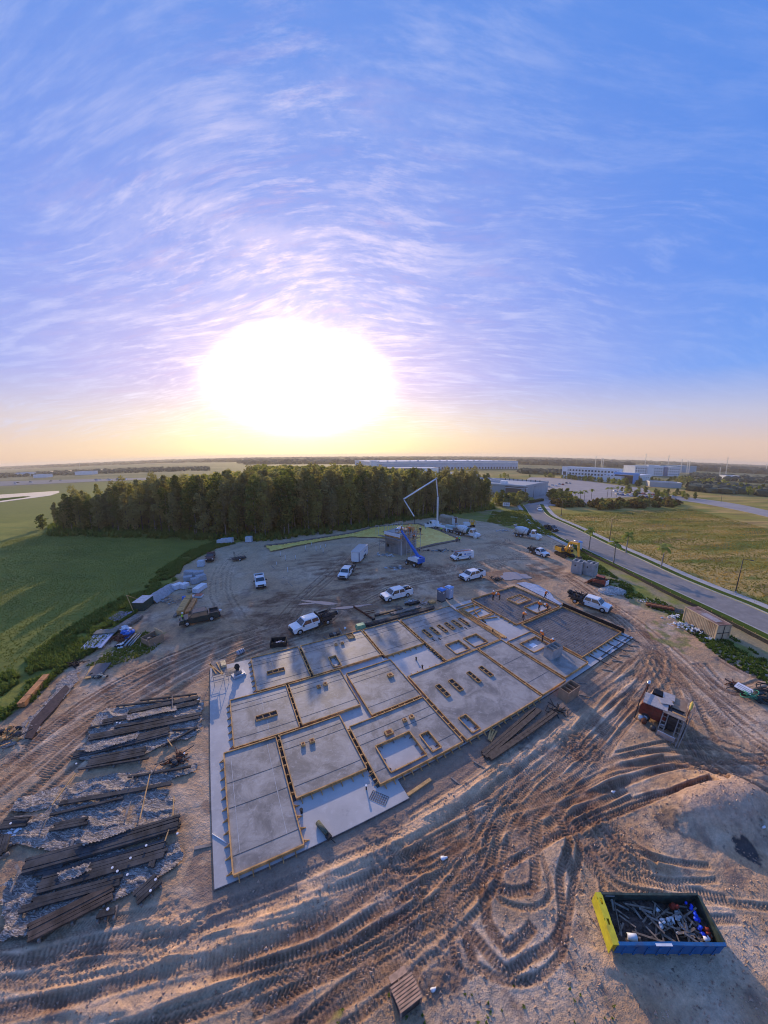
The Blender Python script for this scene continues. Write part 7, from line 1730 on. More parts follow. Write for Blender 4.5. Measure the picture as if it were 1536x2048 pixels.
def lumber_pile(label, ax, ay, bx, by, w, h, m_, nx, nz, name='lumber_stack', strap=True, seed=1):
    A, Bp = g(ax, ay), g(bx, by); d = Bp-A; rz = math.atan2(d.y, d.x); t = thing(name, label, 'lumber', Vector((A.x, A.y, ground_z(A.x, A.y))), rz); r = random.Random(seed)
    L = d.length; pw, ph = w/nx, h/nz
    for k in range(nz):
        for i in range(nx):
            a, b = r.uniform(-.12, .12), r.uniform(-.12, .12); obj('plank', MB().box(((L+a+b)/2-a/2, (i-(nx-1)/2)*pw, .18+(k+.5)*ph), (L+a, pw*.94, ph*.92)), [m_], t)
    for f in (.12, .5, .88): obj('bearer', MB().box((L*f, 0, .09), (.12, w*1.05, .18)), [WOOD_GREY], t)
    if strap:
        for f in (.25, .75): obj('strap', MB().box((L*f, 0, .18+h/2), (.04, w+.02, h+.02)), [BLACK], t)
    return t
lumber_pile('tall bright lumber stack left of the two behind the dark green pickup', 361, 1228, 379, 1196, 1.15, .75, WOOD_RAW, 4, 5, seed=2)
lumber_pile('lower orange lumber stack right of the two behind the dark green pickup', 375, 1227, 391, 1200, .75, .5, mat('orange_fresh_lumber', (.62, .27, .10), .7, var=.2, scale=2), 3, 3, seed=3)
lumber_pile('short pale plank pile left of the tall bright lumber stack', 349, 1232, 357, 1222, .5, .2, WOOD_GREY, 3, 1, seed=4, strap=False)
lumber_pile('long bright orange lumber stack alone in the weeds at the left edge', 42, 1414, 93, 1356, .75, .6, mat('orange_fresh_lumber', (.62, .27, .10)), 3, 4, seed=5)
lumber_pile('long weathered brown lumber stack pointing up right beside the metal sheets', 232, 1262, 279, 1232, 1.5, .45, WOOD_GREY, 6, 2, seed=6, strap=False)
def sheet_pile(label, ax, ay, bx, by, w, n, m_, seed, h=.35):
    A, Bp = g(ax, ay), g(bx, by); d = Bp-A; rz = math.atan2(d.y, d.x); t = thing('metal_sheet_stack', label, 'metal sheets', Vector((A.x, A.y, ground_z(A.x, A.y))), rz); L = d.length; r = random.Random(seed)
    for i in range(n):
        y = (i-(n-1)/2)*w/n; m = MB(); m.box((L/2+r.uniform(-.3, .3), y, h+r.uniform(0, .05)), (L, w/n*.9, .10)); m.box((L/2, y-w/n*.38, h+.09), (L, .05, .10)); m.box((L/2, y+w/n*.38, h+.09), (L, .05, .10)); obj('sheet', m, [m_], t)
    for f in (.1, .5, .9): obj('bearer', MB().box((L*f, 0, h/2-.03), (.14, w, h-.08)), [WOOD_GREY], t)
    return t
LAV = mat('white_lavender_metal', (.60, .60, .70), .35, .2, var=.1, scale=2)
t = sheet_pile('long pile of whitish metal sheets with a dark cover across its middle', 183, 1299, 217, 1262, 3.0, 6, LAV, 1)
t = sheet_pile('smaller pile of grey-blue metal sheets behind the long whitish one', 226, 1243, 252, 1227, 2.4, 5, mat('slate_metal', (.26, .28, .37), .4, .3, var=.15), 2)
o = tag(obj('cover_sheet', MB().box((0, 0, 0), (1.2, 3.3, .10)), [mat('olive_grey_cover', (.17, .17, .15), .8, var=.2)]), 'dark grey cover laid across the middle of the whitish metal sheets', 'cover'); p = g(213, 1268); o.location = (p.x, p.y, .62); o.rotation_euler.z = math.atan2((g(217, 1262)-g(183, 1299)).y, (g(217, 1262)-g(183, 1299)).x)
t = heap('tarp_heap', 'bright blue tarpaulin crumpled over brown scrap between the lumber and the pipes', 'tarpaulin', 253, 1269, 1.0, .8, 20, [('tarp', BLUE_TARP)], 31, .55, .7); heap('tarp_heap', 'pale bag heap on top of the blue tarpaulin', 'bags', 250, 1261, .7, .5, 10, [('bags', WR2)], 32, .5, .9)
heap('scrap_heap', 'rusty brown scrap heap left of the blue tarpaulin', 'scrap', 239, 1277, 1.4, .9, 20, [('scrap', RUST)], 33, .4, .5, 24); heap('rubbish_heap', 'white and black rubbish at the near end of the grey pipes', 'rubbish', 241, 1292, .7, .5, 16, [('bags', PVC), ('rags', BLACK)], 34, .3, .3)
A, Bp = g(250, 1293), g(272, 1269); d = Bp-A; t = thing('pipe_bundle', 'bundle of long grey pipes lying beside the blue tarpaulin', 'pipes', Vector((A.x, A.y, ground_z(A.x, A.y))), math.atan2(d.y, d.x))
for i in range(7): obj('pipe', MB().cyl((0, (i-3)*.24, .14+.12*(i % 2)), (d.length+(i % 3)*.3, (i-3)*.24, .14+.12*(i % 2)), .085, n=8), [GALV if i % 3 == 0 else (STEEL if i % 3 == 1 else DARKMET)], t)
# plywood box with an open front
p, rz = place(306, 1282, 318, 1276); t = thing('plywood_bin', 'open plywood bin with one bright side panel, full of offcuts', 'plywood bin', p, rz)
obj('side_panel', MB().box((1.1, 0, .75), (.05, 2.2, 1.5)), [PLY_LIGHT], t); obj('side_panel', MB().box((0, -1.1, .6), (2.2, .05, 1.2)), [PLY], t); obj('side_panel', MB().box((0, 1.1, .5), (2.2, .05, 1.0)), [PLY], t); obj('side_panel', MB().box((-1.1, 0, .5), (.05, 2.2, 1.0)), [PLY], t)
t = heap('offcut_heap', 'offcuts piled inside the open plywood bin', 'offcuts', 306, 1282, .8, .8, 14, [('offcuts', WOOD_GREY)], 41, .3, .8, 20)
# dark green skip with grey ramped earth behind, and crossed poles
p, rz = place(288, 1212, 300, 1203); t = thing('waste_skip', 'dark green waste skip in the weeds with a white lid edge', 'skip', p, rz); DG = mat('dark_green_skip_paint', (.028, .060, .048), .6, var=.2)
obj('side_panel', MB().box((0, -1.0, .75), (3.0, .08, 1.5)), [DG], t); obj('side_panel', MB().box((0, 1.0, .75), (3.0, .08, 1.5)), [DG], t); obj('end_panel', MB().box((-1.5, 0, .75), (.08, 1.92, 1.5)), [DG], t); obj('end_panel', MB().box((1.5, 0, .75), (.08, 1.92, 1.5)), [DG], t)
obj('lid', MB().box((0, 0, 1.55), (3.1, 2.1, .06)), [GALV], t)
m = MB().sheet(lambda a, b: (a*7.5-3.7, b*3.4-1.7, .05+1.25*math.sin(math.pi*b)*(1-.35*a)+.05*math.sin(a*23)), 24, 10); o = obj('plastic_covered_heap', m, [mat('grey_heap_cover', (.33, .33, .35), .6, var=.2, bump=.06, bscale=2)]); pa, rz2 = place(322, 1188, 345, 1172); o.location = pa; o.rotation_euler.z = rz2; tag(o, 'long low heap under grey plastic behind the green skip', 'covered heap')
t = thing('propped_poles', 'thin pale wooden poles propped in a triangle left of the green skip', 'poles', g(268, 1224)); obj('pole', MB().bar((0, 0, 0), Vector((g(258, 1215).x-g(268, 1224).x, g(258, 1215).y-g(268, 1224).y, 2.6)), .09), [WOOD_RAW], t); obj('pole', MB().bar(Vector((g(258, 1215).x-g(268, 1224).x, g(258, 1215).y-g(268, 1224).y, 2.6)), Vector((g(279, 1209).x-g(268, 1224).x, g(279, 1209).y-g(268, 1224).y, 1.2)), .08), [WOOD_RAW], t)
# grey board and pale panel, black trough
o = tag(obj('dark_board', MB().box((0, 0, .15), (2.6, 1.9, .12)), [mat('charcoal_board', (.12, .12, .13), .8, var=.15)]), 'dark grey square board on the sand at the left', 'board'); pa, rz2 = place(197, 1339, 206, 1328); o.location = pa; o.rotation_euler.z = rz2
o = tag(obj('pale_board', MB().box((0, 0, .15), (2.7, .7, .08)), [WOOD_RAW]), 'pale narrow plywood strip leaning beside the dark grey board', 'board'); pa, rz2 = place(180, 1344, 184, 1336); o.location = pa; o.rotation_euler.z = rz2
heap('rag_heap', 'black rags under the near edge of the dark grey board', 'rags', 195, 1352, 1.0, .4, 16, [('rags', BLACK), ('scraps', CANV)], 42, .3, .25)
t = heap('metal_rack', 'small black metal frame standing in the weeds above the long sheet', 'frame', 147, 1328, .7, .5, 6, [('frame', BLACK)], 43, .2, .5, 30)
# ------------------------------------------------------------------ plastic sheets and dark timbers at the left
def f_plas(N, p):
    pos = N.node('ShaderNodeNewGeometry').outputs['Position']
    mp = N.node('ShaderNodeMapping'); N.put(mp.inputs['Vector'], pos); mp.inputs['Rotation'].default_value = (0, 0, -.32); mp.inputs['Scale'].default_value = (.55, 2.0, 1); a = N.noise(mp.outputs[0], 1.7, 8, .72, 3.0); b = N.noise(mp.outputs[0], 1.5, 4, .55, 2.6)
    c = N.mix(N.smooth(a, .40, .60), (.10, .085, .08, 1), (.30, .24, .20, 1)); c = N.mix(N.m('MULTIPLY', N.m('SUBTRACT', 1.0, N.smooth(N.m('ABSOLUTE', N.m('SUBTRACT', b, .5)), .0, .045)), .95), c, (.64, .54, .47, 1))
    N.put(p.inputs['Base Color'], c); p.inputs['Roughness'].default_value = .5; p.inputs['Specular IOR Level'].default_value = .2
    bp = N.node('ShaderNodeBump'); bp.inputs['Distance'].default_value = .10; N.put(bp.inputs['Height'], N.m('ADD', a, N.m('MULTIPLY', b, .4))); N.l.new(bp.outputs[0], p.inputs['Normal'])
PLAS = nodes_mat('crinkled_clear_plastic', f_plas)
def plastic(label, poly, seed, amp=.16, step=.10, z=.02):
    P = PX(poly); cx, cy = sum(p[0] for p in P)/len(P), sum(p[1] for p in P)/len(P)
    x0, x1, y0, y1 = min(p[0] for p in P)-.5, max(p[0] for p in P)+.5, min(p[1] for p in P)-.5, max(p[1] for p in P)+.5
    nx, ny = int((x1-x0)/step), int((y1-y0)/step); X, Y = np.meshgrid(np.linspace(x0, x1, nx), np.linspace(y0, y1, ny))
    wob = fbm(X*1.1, Y*1.1, 4, seed)*1.1; ins = pip(X+wob, Y+wob*.7, P)
    # folds: ridged noise, stretched along the timbers
    u = X*.96+Y*.25; v = -X*.25+Y*.96
    wv = fbm(u*.6, v*.6, 3, seed+3)*3
    rid = 1-np.abs(np.sin((v*2.6+wv*2.2+u*.25)))**.55; rid2 = 1-np.abs(fbm(X*2.2, Y*2.2, 3, seed+5))*6
    Z = .10+amp*rid*.9+amp*.25*np.clip(rid2, 0, 1)+fbm(X*.5, Y*.5, 3, seed+1)*.25
    m = MB(); vid = {}
    for j in range(ny-1):
        for i in range(nx-1):
            if ins[j, i] and ins[j, i+1] and ins[j+1, i] and ins[j+1, i+1]:
                f = []
                for a, b in ((j, i), (j, i+1), (j+1, i+1), (j+1, i)):
                    if (a, b) not in vid: vid[(a, b)] = len(m.v); m.v.append((X[a, b]-cx, Y[a, b]-cy, max(.05, Z[a, b])))
                    f.append(vid[(a, b)])
                m.f.append(tuple(f)); m.m.append(0); m.smooth.append(True)
    o = obj('plastic_sheet', m, [PLAS]); o.location = (cx, cy, z); tag(o, label, 'plastic sheet'); return o
plastic('crumpled clear plastic sheet under the farther group of dark timbers', [(160, 1490), (178, 1450), (205, 1418), (250, 1412), (300, 1400), (400, 1393), (407, 1410), (404, 1440), (396, 1470), (372, 1482), (330, 1490), (290, 1510), (200, 1528), (150, 1520)], 1)
plastic('long crumpled plastic sheet in the middle of the timber piles, shaped like a tongue', [(12, 1625), (40, 1595), (120, 1570), (250, 1545), (330, 1538), (392, 1528), (388, 1545), (320, 1570), (220, 1590), (120, 1612), (60, 1625)], 2)
plastic('wide crumpled plastic sheet with brown edges in the lower group of timbers', [(0, 1650), (60, 1640), (100, 1612), (180, 1592), (300, 1574), (340, 1578), (350, 1625), (358, 1650), (330, 1668), (250, 1690), (120, 1720), (90, 1700), (30, 1690), (0, 1690)], 3)
plastic('near plastic sheet under the lowest black timbers', [(0, 1770), (60, 1730), (150, 1720), (300, 1690), (362, 1690), (365, 1720), (330, 1752), (240, 1800), (150, 1835), (60, 1870), (0, 1880)], 4)
plastic('long strip of plastic over dark cloth beside the orange lumber at the left edge', [(28, 1478), (40, 1448), (90, 1400), (118, 1362), (145, 1338), (160, 1340), (150, 1366), (112, 1416), (80, 1448), (62, 1478)], 5, .06)
plastic('crumpled plastic scrap at the left edge of the picture above the ruts', [(0, 1500), (0, 1486), (18, 1474), (34, 1478), (40, 1486), (20, 1492)], 6, .1)
plastic('narrow rag of clear plastic draped over the middle of the largest timber pile', [(150, 1690), (200, 1672), (262, 1655), (268, 1668), (215, 1690), (165, 1706)], 7, .12, z=.52)
plastic('torn plastic draped over the broad row second down in the lower group', [(110, 1752), (150, 1738), (190, 1728), (200, 1742), (160, 1760), (120, 1770)], 8, .12, z=.36)
plastic('torn plastic draped over the left part of the broadest row of the farther group', [(160, 1502), (200, 1488), (270, 1472), (275, 1484), (215, 1502), (170, 1514)], 9, .10, z=.36)
plastic('torn plastic lying over the middle of the wide upper row of the farther group', [(250, 1436), (300, 1424), (360, 1414), (362, 1424), (300, 1438), (255, 1448)], 10, .10, z=.36)
# dark cloth strip
def stripe(name, label, cat, poly, z, m_):
    P = PX(poly); cx, cy = sum(p[0] for p in P)/len(P), sum(p[1] for p in P)/len(P); o = obj(name, MB().prism([(p[0]-cx, p[1]-cy) for p in P], 0, z), [m_]); o.location = (cx, cy, .02); return tag(o, label, cat)
stripe('dark_cloth_strip', 'dark brown wet strip down the middle of the long plastic at the left edge', 'cloth', [(62, 1478), (80, 1448), (112, 1414), (138, 1378), (130, 1370), (98, 1402), (60, 1444), (48, 1476)], .16, mat('wet_brown_cloth', (.075, .045, .038), .6, var=.3))
# timbers
def timber(label, ax, ay, bx, by, n=2, w=.16, h=.14, seed=1, gap=.02, m_=None, z=.24, name='timber_pile', layers=1):
    A, Bp = g(ax, ay), g(bx, by); d = Bp-A; rz = math.atan2(d.y, d.x); t = thing(name, label, 'timbers', Vector((A.x, A.y, 0)), rz, None); r = random.Random(seed); L = d.length
    for k in range(layers):
        for i in range(n):
            a, b = r.uniform(0, .35), r.uniform(0, .35); y = (i-(n-1)/2)*(w+gap); zz = z+h/2+k*(h+.01)+r.uniform(0, .03); ang = r.uniform(-.012, .012)
            obj('timber', MB().box((L/2, y+ang, zz), (L-a-b, w, h), ang), [m_ or WOOD_DARK], t)
    for f in (.15, .5, .85): obj('bearer', MB().box((L*f, 0, z/2), (.12, n*(w+gap)+.25, z)), [WOOD_GREY], t)
    return t
U = [((278, 1404), (396, 1390), 1, 'thin dark timber at the very top of the farther group'), ((230, 1415), (350, 1402), 1, 'second thin dark timber from the top of the farther group'), ((252, 1428), (400, 1396), 3, 'row of dark timbers just under the top edge of the farther plastic'), ((200, 1447), (402, 1407), 3, 'wide row of dark timbers across the upper part of the farther plastic'),
     ((172, 1460), (230, 1448), 1, 'short dark timber at the left lobe of the farther plastic'), ((225, 1458), (350, 1436), 2, 'pair of dark timbers with white dots in the middle of the farther plastic'), ((173, 1480), (404, 1433), 4, 'long broad row of dark timbers across the middle of the farther plastic'), ((142, 1514), (342, 1464), 5, 'longest and broadest row of dark timbers, lower part of the farther plastic'),
     ((342, 1464), (398, 1460), 1, 'thin dark timber at the right lobe of the farther plastic'), ((170, 1530), (296, 1504), 5, 'short broad dark row at the bottom of the farther plastic'), ((152, 1543), (300, 1520), 1, 'single dark timber lying on bare sand under the farther group'), ((320, 1500), (398, 1455), 1, 'dark timber slanting up right at the lower right of the farther plastic'),
     ((250, 1560), (386, 1536), 1, 'thin dark timber along the top of the middle plastic tongue'), ((115, 1612), (345, 1570), 2, 'long dark pair crossing between the two middle plastics'), ((95, 1635), (250, 1600), 1, 'thin dark timber under the middle plastic tongue')]
for k, (a, b, n, lab) in enumerate(U): timber(lab, *a, *b, n=n, w=.17 if n < 4 else .19, seed=50+k, z=.24)
Lw_ = [((0, 1652), (60, 1645), 4, 1, 'dark broad timber block cut by the left edge of the picture'), ((100, 1660), (178, 1645), 3, 1, 'short dark row above the largest lower pile'), ((118, 1670), (355, 1592+70), 0, 1, ''), ((45, 1740), (362, 1650), 5, 2, 'largest dark double-height timber pile in the lower group'), ((65, 1752), (128, 1738), 2, 1, 'short dark timbers below the left end of the largest pile'),
       ((75, 1772), (335, 1700), 6, 1, 'broad dark row second down in the lower group'), ((58, 1812), (248, 1762), 3, 1, 'dark row third down in the lower group'), ((35, 1825), (108, 1803), 2, 1, 'short dark timbers at the left end of the third row'), ((52, 1872), (232, 1782), 5, 1, 'brownish broad plank row at the bottom of the lower group'),
       ((265, 1808), (320, 1758), 4, 1, 'short black block of timbers at the lower right of the near plastic'), ((300, 1745), (306, 1722), 2, 1, 'small black stub of timbers on the near plastic'), ((190, 1835), (236, 1824), 2, 1, 'short dark timbers at the very bottom of the lower group'), ((108, 1680), (350, 1640), 0, 1, ''), ((340, 1690), (355, 1655), 0, 1, ''), ((0, 1720), (14, 1668), 3, 1, 'black timbers leaning at the left edge beside the white scraps')]
for k, (a, b, n, ly, lab) in enumerate(Lw_):
    if n: timber(lab, *a, *b, n=n, w=.19, seed=90+k, layers=ly, m_=WOOD_DARK if k != 8 else mat('brown_stained_timber', (.085, .062, .050), .8, var=.5, scale=1.2))
# pale sticks laid across
ST = [((152, 1553), (105, 1618), 'long pale stick across the middle plastic tongue'), ((105, 1618), (88, 1664), 'pale stick continuing below the middle tongue at its left'), ((318, 1532), (302, 1556), 'short pale stick at the right end of the middle tongue'), ((300, 1556), (280, 1648), 'long pale stick crossing the wide brown-edged plastic, right one'), ((262, 1610), (250, 1648), 'pale stick crossing the wide brown-edged plastic, left one'),
      ((266, 1560), (260, 1578), 'tiny pale stick on the middle tongue'), ((348, 1600), (346, 1640), 'thin pale stick at the right edge of the wide plastic'), ((30, 1640), (78, 1638), 'short tan stick lying on bare sand beside the left plastic edge'), ((345, 1420), (345, 1395), 'thin pale stick standing out of the farthest timbers'), ((335, 1485), (345, 1500), 'pale stick at the lower right of the farther plastic'), ((25, 1790), (42, 1745), 'pale stick at the left end of the lower piles'), ((35, 1735), (45, 1755), 'broad pale block at the left end of the largest pile'),
      ((330, 1690), (338, 1668), 'pale stick across the right end of the largest pile'), ((140, 1710), (148, 1688), 'pale bearer poking out above the largest pile'), ((250, 1650), (256, 1625), 'broad pale board on the wide plastic')]
for k, (a, b, lab) in enumerate(ST):
    A, Bp = g(*a), g(*b); d = Bp-A; w = .16 if k in (11, 13, 14) else .08; o = obj('stick', MB().bar((0, 0, .48), (d.x, d.y, .52), w, .05), [WOOD_GREY if k % 3 else WOOD_RAW]); o.location = A; tag(o, lab, 'stick')
heap('scrap_heap', 'charred black heap with orange soil between the two timber groups', 'scrap', 352, 1522, .6, .5, 22, [('scraps', WOOD_DARK), ('rusty_bits', RUST)], 51, .25, .3, 26)
heap('scrap_heap', 'white twisted scraps at the left edge beside the black timbers', 'scrap', 24, 1672, .4, .8, 16, [('scraps', PVC), ('rags', WR2)], 52, .22, .3, 6)
heap('twig_heap', 'dark heap of broken wood cut by the left edge under the rank weeds', 'broken wood', 6, 1472, 1.8, 1.0, 20, [('wood', WOOD_DARK), ('bark', WOOD)], 53, .4, .5, 40)
for i, (x, y) in enumerate([(355, 1676), (293, 1700), (262, 1725), (226, 1744), (236, 1751), (256, 1758), (312, 1768), (302, 1790), (218, 1826), (24, 1654), (234, 1452), (240, 1453), (397, 1405), (369, 1514), (153, 1535)]):
    o = tag(obj('white_disc', MB().cyl((0, 0, .5), (0, 0, .56), .08, n=8), [PVC]), 'small white cap lying on the dark timbers', 'cap', 'white caps on the timbers'); o.location = g(x, y)
# ------------------------------------------------------------------ people
def skin(name, V, E, Rr, mats_, pick=None, root=0, sub=1):
    me = bpy.data.meshes.new(name); me.from_pydata(V, E, []); o = bpy.data.objects.new(name, me); sc.collection.objects.link(o)
    md = o.modifiers.new('s', 'SKIN'); 
    for i, d in enumerate(me.skin_vertices[0].data): d.radius = (Rr[i] if hasattr(Rr[i], '__len__') else (Rr[i], Rr[i])); d.use_root = (i == root)
    md.use_smooth_shade = True; s = o.modifiers.new('b', 'SUBSURF'); s.levels = sub; s.render_levels = sub
    dg = bpy.context.evaluated_depsgraph_get(); out = bpy.data.meshes.new_from_object(o.evaluated_get(dg)); bpy.data.objects.remove(o)
    out.name = name; out.materials.clear()
    for m in mats_: out.materials.append(m)
    for p in out.polygons: p.use_smooth = True; p.material_index = pick(p.center) if pick else 0
    return out
def pose(kind):
    """joint positions: pelvis, chest, neck, head, arms, legs; x = forward"""
    P = {}
    if kind == 'stand': P.update(pel=(0, 0, .95), ch=(.02, 0, 1.32), nk=(.03, 0, 1.50), hd=(.05, 0, 1.64), ls=(.02, .19, 1.42), le=(.0, .26, 1.14), lh=(.14, .24, .92), rs=(.02, -.19, 1.42), re=(.0, -.26, 1.14), rh=(.14, -.24, .92),
        lk=(.03, .11, .50), lf=(-.02, .12, .07), lt=(.16, .13, .04), rk=(.03, -.11, .50), rf=(-.02, -.12, .07), rt=(.16, -.13, .04))
    if kind == 'reach': P.update(pel=(0, 0, .93), ch=(.10, 0, 1.29), nk=(.16, 0, 1.45), hd=(.22, 0, 1.57), ls=(.10, .19, 1.39), le=(.32, .24, 1.20), lh=(.55, .18, 1.10), rs=(.10, -.19, 1.39), re=(.32, -.24, 1.18), rh=(.52, -.16, 1.05),
        lk=(.10, .13, .50), lf=(.05, .16, .07), lt=(.23, .17, .04), rk=(-.05, -.12, .50), rf=(-.20, -.14, .07), rt=(-.02, -.15, .04))
    if kind == 'bend': P.update(pel=(-.05, 0, .86), ch=(.28, 0, 1.05), nk=(.44, 0, 1.08), hd=(.56, 0, 1.04), ls=(.32, .18, 1.05), le=(.45, .22, .78), lh=(.55, .14, .52), rs=(.32, -.18, 1.05), re=(.45, -.22, .78), rh=(.55, -.10, .50),
        lk=(.10, .14, .46), lf=(-.03, .15, .07), lt=(.15, .16, .04), rk=(.04, -.14, .46), rf=(-.12, -.15, .07), rt=(.06, -.16, .04))
    if kind == 'crouch': P.update(pel=(-.12, 0, .34), ch=(.10, 0, .66), nk=(.20, 0, .80), hd=(.27, 0, .90), ls=(.12, .18, .74), le=(.32, .22, .52), lh=(.48, .12, .30), rs=(.12, -.18, .74), re=(.34, -.22, .54), rh=(.50, -.10, .34),
        lk=(.30, .16, .48), lf=(.05, .15, .07), lt=(.22, .16, .04), rk=(.28, -.14, .30), rf=(-.20, -.14, .07), rt=(-.05, -.15, .04))
    return P
PEOPLE = {}
def person_meshes(kind, cloth):
    key = (kind, cloth.name)
    if key in PEOPLE: return PEOPLE[key]
    P = pose(kind); names = list(P); ix = {n: i for i, n in enumerate(names)}
    Rd = dict(pel=.135, ch=(.13, .16), nk=.055, hd=.095, ls=.065, le=.048, lh=.038, rs=.065, re=.048, rh=.038, lk=.068, lf=.048, lt=.036, rk=.068, rf=.048, rt=.036)
    E = [('pel', 'ch'), ('ch', 'nk'), ('nk', 'hd'), ('ch', 'ls'), ('ls', 'le'), ('le', 'lh'), ('ch', 'rs'), ('rs', 're'), ('re', 'rh'), ('pel', 'lk'), ('lk', 'lf'), ('lf', 'lt'), ('pel', 'rk'), ('rk', 'rf'), ('rf', 'rt')]
    hips = Vector(P['pel']); hd = Vector(P['hd']); hands = [Vector(P['lh']), Vector(P['rh'])]; feet = [Vector(P[k]) for k in ('lf', 'rf', 'lt', 'rt')]
    def pick(c):
        if (c-hd).length < .17 or min((c-h).length for h in hands) < .09: return 1
        if min((c-f).length for f in feet) < .10: return 2
        return 0
    body = skin('body', [P[n] for n in names], [(ix[a], ix[b]) for a, b in E], [Rd[n] for n in names], [DENIM, SKIN, BLACK], pick)
    tn = ['pel', 'ch', 'ls', 'le', 'rs', 're']; tp = {n: Vector(P[n]) for n in tn}; tp['pel'] = tp['pel'].lerp(tp['ch'], .12)
    Te = [('pel', 'ch'), ('ch', 'ls'), ('ls', 'le'), ('ch', 'rs'), ('rs', 're')]; Tr = dict(pel=.20, ch=(.19, .23), ls=.105, le=.085, rs=.105, re=.085)
    vest = skin('jacket', [tuple(tp[n]) for n in tn], [(tn.index(a), tn.index(b)) for a, b in Te], [Tr[n] for n in tn], [cloth])
    hat = MB().lathe(hd+Vector((.0, 0, .01)), hd+Vector((-.02, 0, .17)), [(0, .135), (.35, .13), (.75, .09), (1, .02)], 12).cyl(hd+Vector((.02, 0, .0)), hd+Vector((.02, 0, .02)), .155, n=12).mesh('hard_hat', HELMET)
    PEOPLE[key] = (body, vest, hat); return PEOPLE[key]
def person(label, px, py, kind, cloth, face, z=0.0, loc=None, group=None):
    b, v, h = person_meshes(kind, cloth); t = thing('person', label, 'person', loc if loc is not None else g(px, py, z), face, group); t.scale = (1.10,)*3
    for n, m in (('body', b), ('jacket', v), ('hard_hat', h)): link(bpy.data.objects.new(n, m), t)
    return t
A_ = SLAB_ROT
person('worker in an orange shirt standing at the far left of the steel mesh form', 985, 1202, 'stand', ORANGE, A_+1.2, .26)
person('worker in an orange shirt leaning forward, second from the left on the steel mesh', 998, 1200, 'bend', ORANGE, A_+2.2, .26)
person('worker in orange standing on the plastic film past the far edge of the mesh', 1088, 1199, 'reach', ORANGE, A_-1.5, .1)
person('worker in an orange shirt standing in the square hole of the steel mesh form', 1076, 1223, 'stand', ORANGE, A_+.3, .16)
person('worker in orange bending at the right side of the square hole in the mesh', 1093, 1221, 'bend', ORANGE, A_+2.8, .26)
person('worker in an orange shirt bending alone at the near corner of the first mesh form', 1044, 1241, 'bend', ORANGE, A_+.2, .26)
person('worker in an orange shirt stooping over the panel hole with the white paper', 1082, 1284, 'reach', ORANGE, A_+2.6, .36)
person('worker in an orange shirt crouching right behind the tall grey box', 1105, 1290, 'crouch', ORANGE, A_+3.0, .36)
person('person in a lime jacket walking beside the nose of the dark green pickup', 367, 1245, 'stand', LIME, .4)
person('worker in an orange jacket standing at the right tip of the yellow sheet', 914, 1086, 'stand', ORANGE, 2.0)
person('worker in lime beside the orange one at the tip of the yellow sheet', 919, 1086, 'reach', LIME, 1.2)
person('worker in a lime jacket by the outrigger of the pump truck', 883, 1066, 'stand', LIME, 1.0)
for i, (x, y, k, c, lab) in enumerate([(1.12, -.05, 'stand', LIME, 'worker in lime at the left end of the tower top'), (.98, .0, 'bend', ORANGE, 'worker in orange bending at the left corner of the tower top'), (.62, .1, 'stand', ORANGE, 'worker in orange at the near edge of the tower top'), (.5, .45, 'reach', ORANGE, 'worker in orange reaching in the middle of the tower top'),
        (-.1, .5, 'bend', ORANGE, 'worker in orange at the right side of the tower top'), (.2, .85, 'stand', DENIM, 'worker in dark clothes at the far right of the tower top')]):
    person(lab, 0, 0, k, c, rnd.uniform(0, 6), loc=tw(x, y, TOWER_TOP-.1 if 0 < x < 1 and y > 0 else hm-.85))
# ------------------------------------------------------------------ dumpster and its rubbish
zt_ = 1.2
c = [g(1203, 1789, zt_), g(1396, 1791, zt_), g(1442, 1888, zt_), g(1231, 1889, zt_)]
ex = ((c[1]-c[0])+(c[2]-c[3]))/2; Ld = ex.length; rz = math.atan2(ex.y, ex.x); Wd_ = ((c[0]-c[3]).length+(c[1]-c[2]).length)/2; ce = (c[0]+c[1]+c[2]+c[3])/4; ce.z = 0
t = thing('dumpster', 'blue roll-off dumpster with a yellow end, full of broken wood and rubbish', 'dumpster', ce, rz)
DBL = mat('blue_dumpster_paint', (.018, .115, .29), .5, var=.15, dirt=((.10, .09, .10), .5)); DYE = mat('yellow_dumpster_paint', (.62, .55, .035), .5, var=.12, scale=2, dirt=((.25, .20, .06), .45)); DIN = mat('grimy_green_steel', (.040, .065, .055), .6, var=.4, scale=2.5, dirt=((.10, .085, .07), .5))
hx, hy = Ld/2, Wd_/2
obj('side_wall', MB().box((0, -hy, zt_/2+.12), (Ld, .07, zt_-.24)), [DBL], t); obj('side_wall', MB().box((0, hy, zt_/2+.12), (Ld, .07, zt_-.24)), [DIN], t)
obj('inner_lining', MB().box((0, -hy+.045, zt_/2+.12), (Ld-.1, .02, zt_-.3)), [DIN], t)
obj('end_wall', MB().box((hx, 0, zt_/2+.12), (.07, Wd_-.07, zt_-.24)), [DIN], t); obj('floor', MB().box((0, 0, .2), (Ld-.07, Wd_-.07, .12)), [DIN], t)
m = MB(); m.box((-hx, 0, zt_/2+.12), (.07, Wd_-.07, zt_-.24)); obj('end_wall', m, [DYE], t)
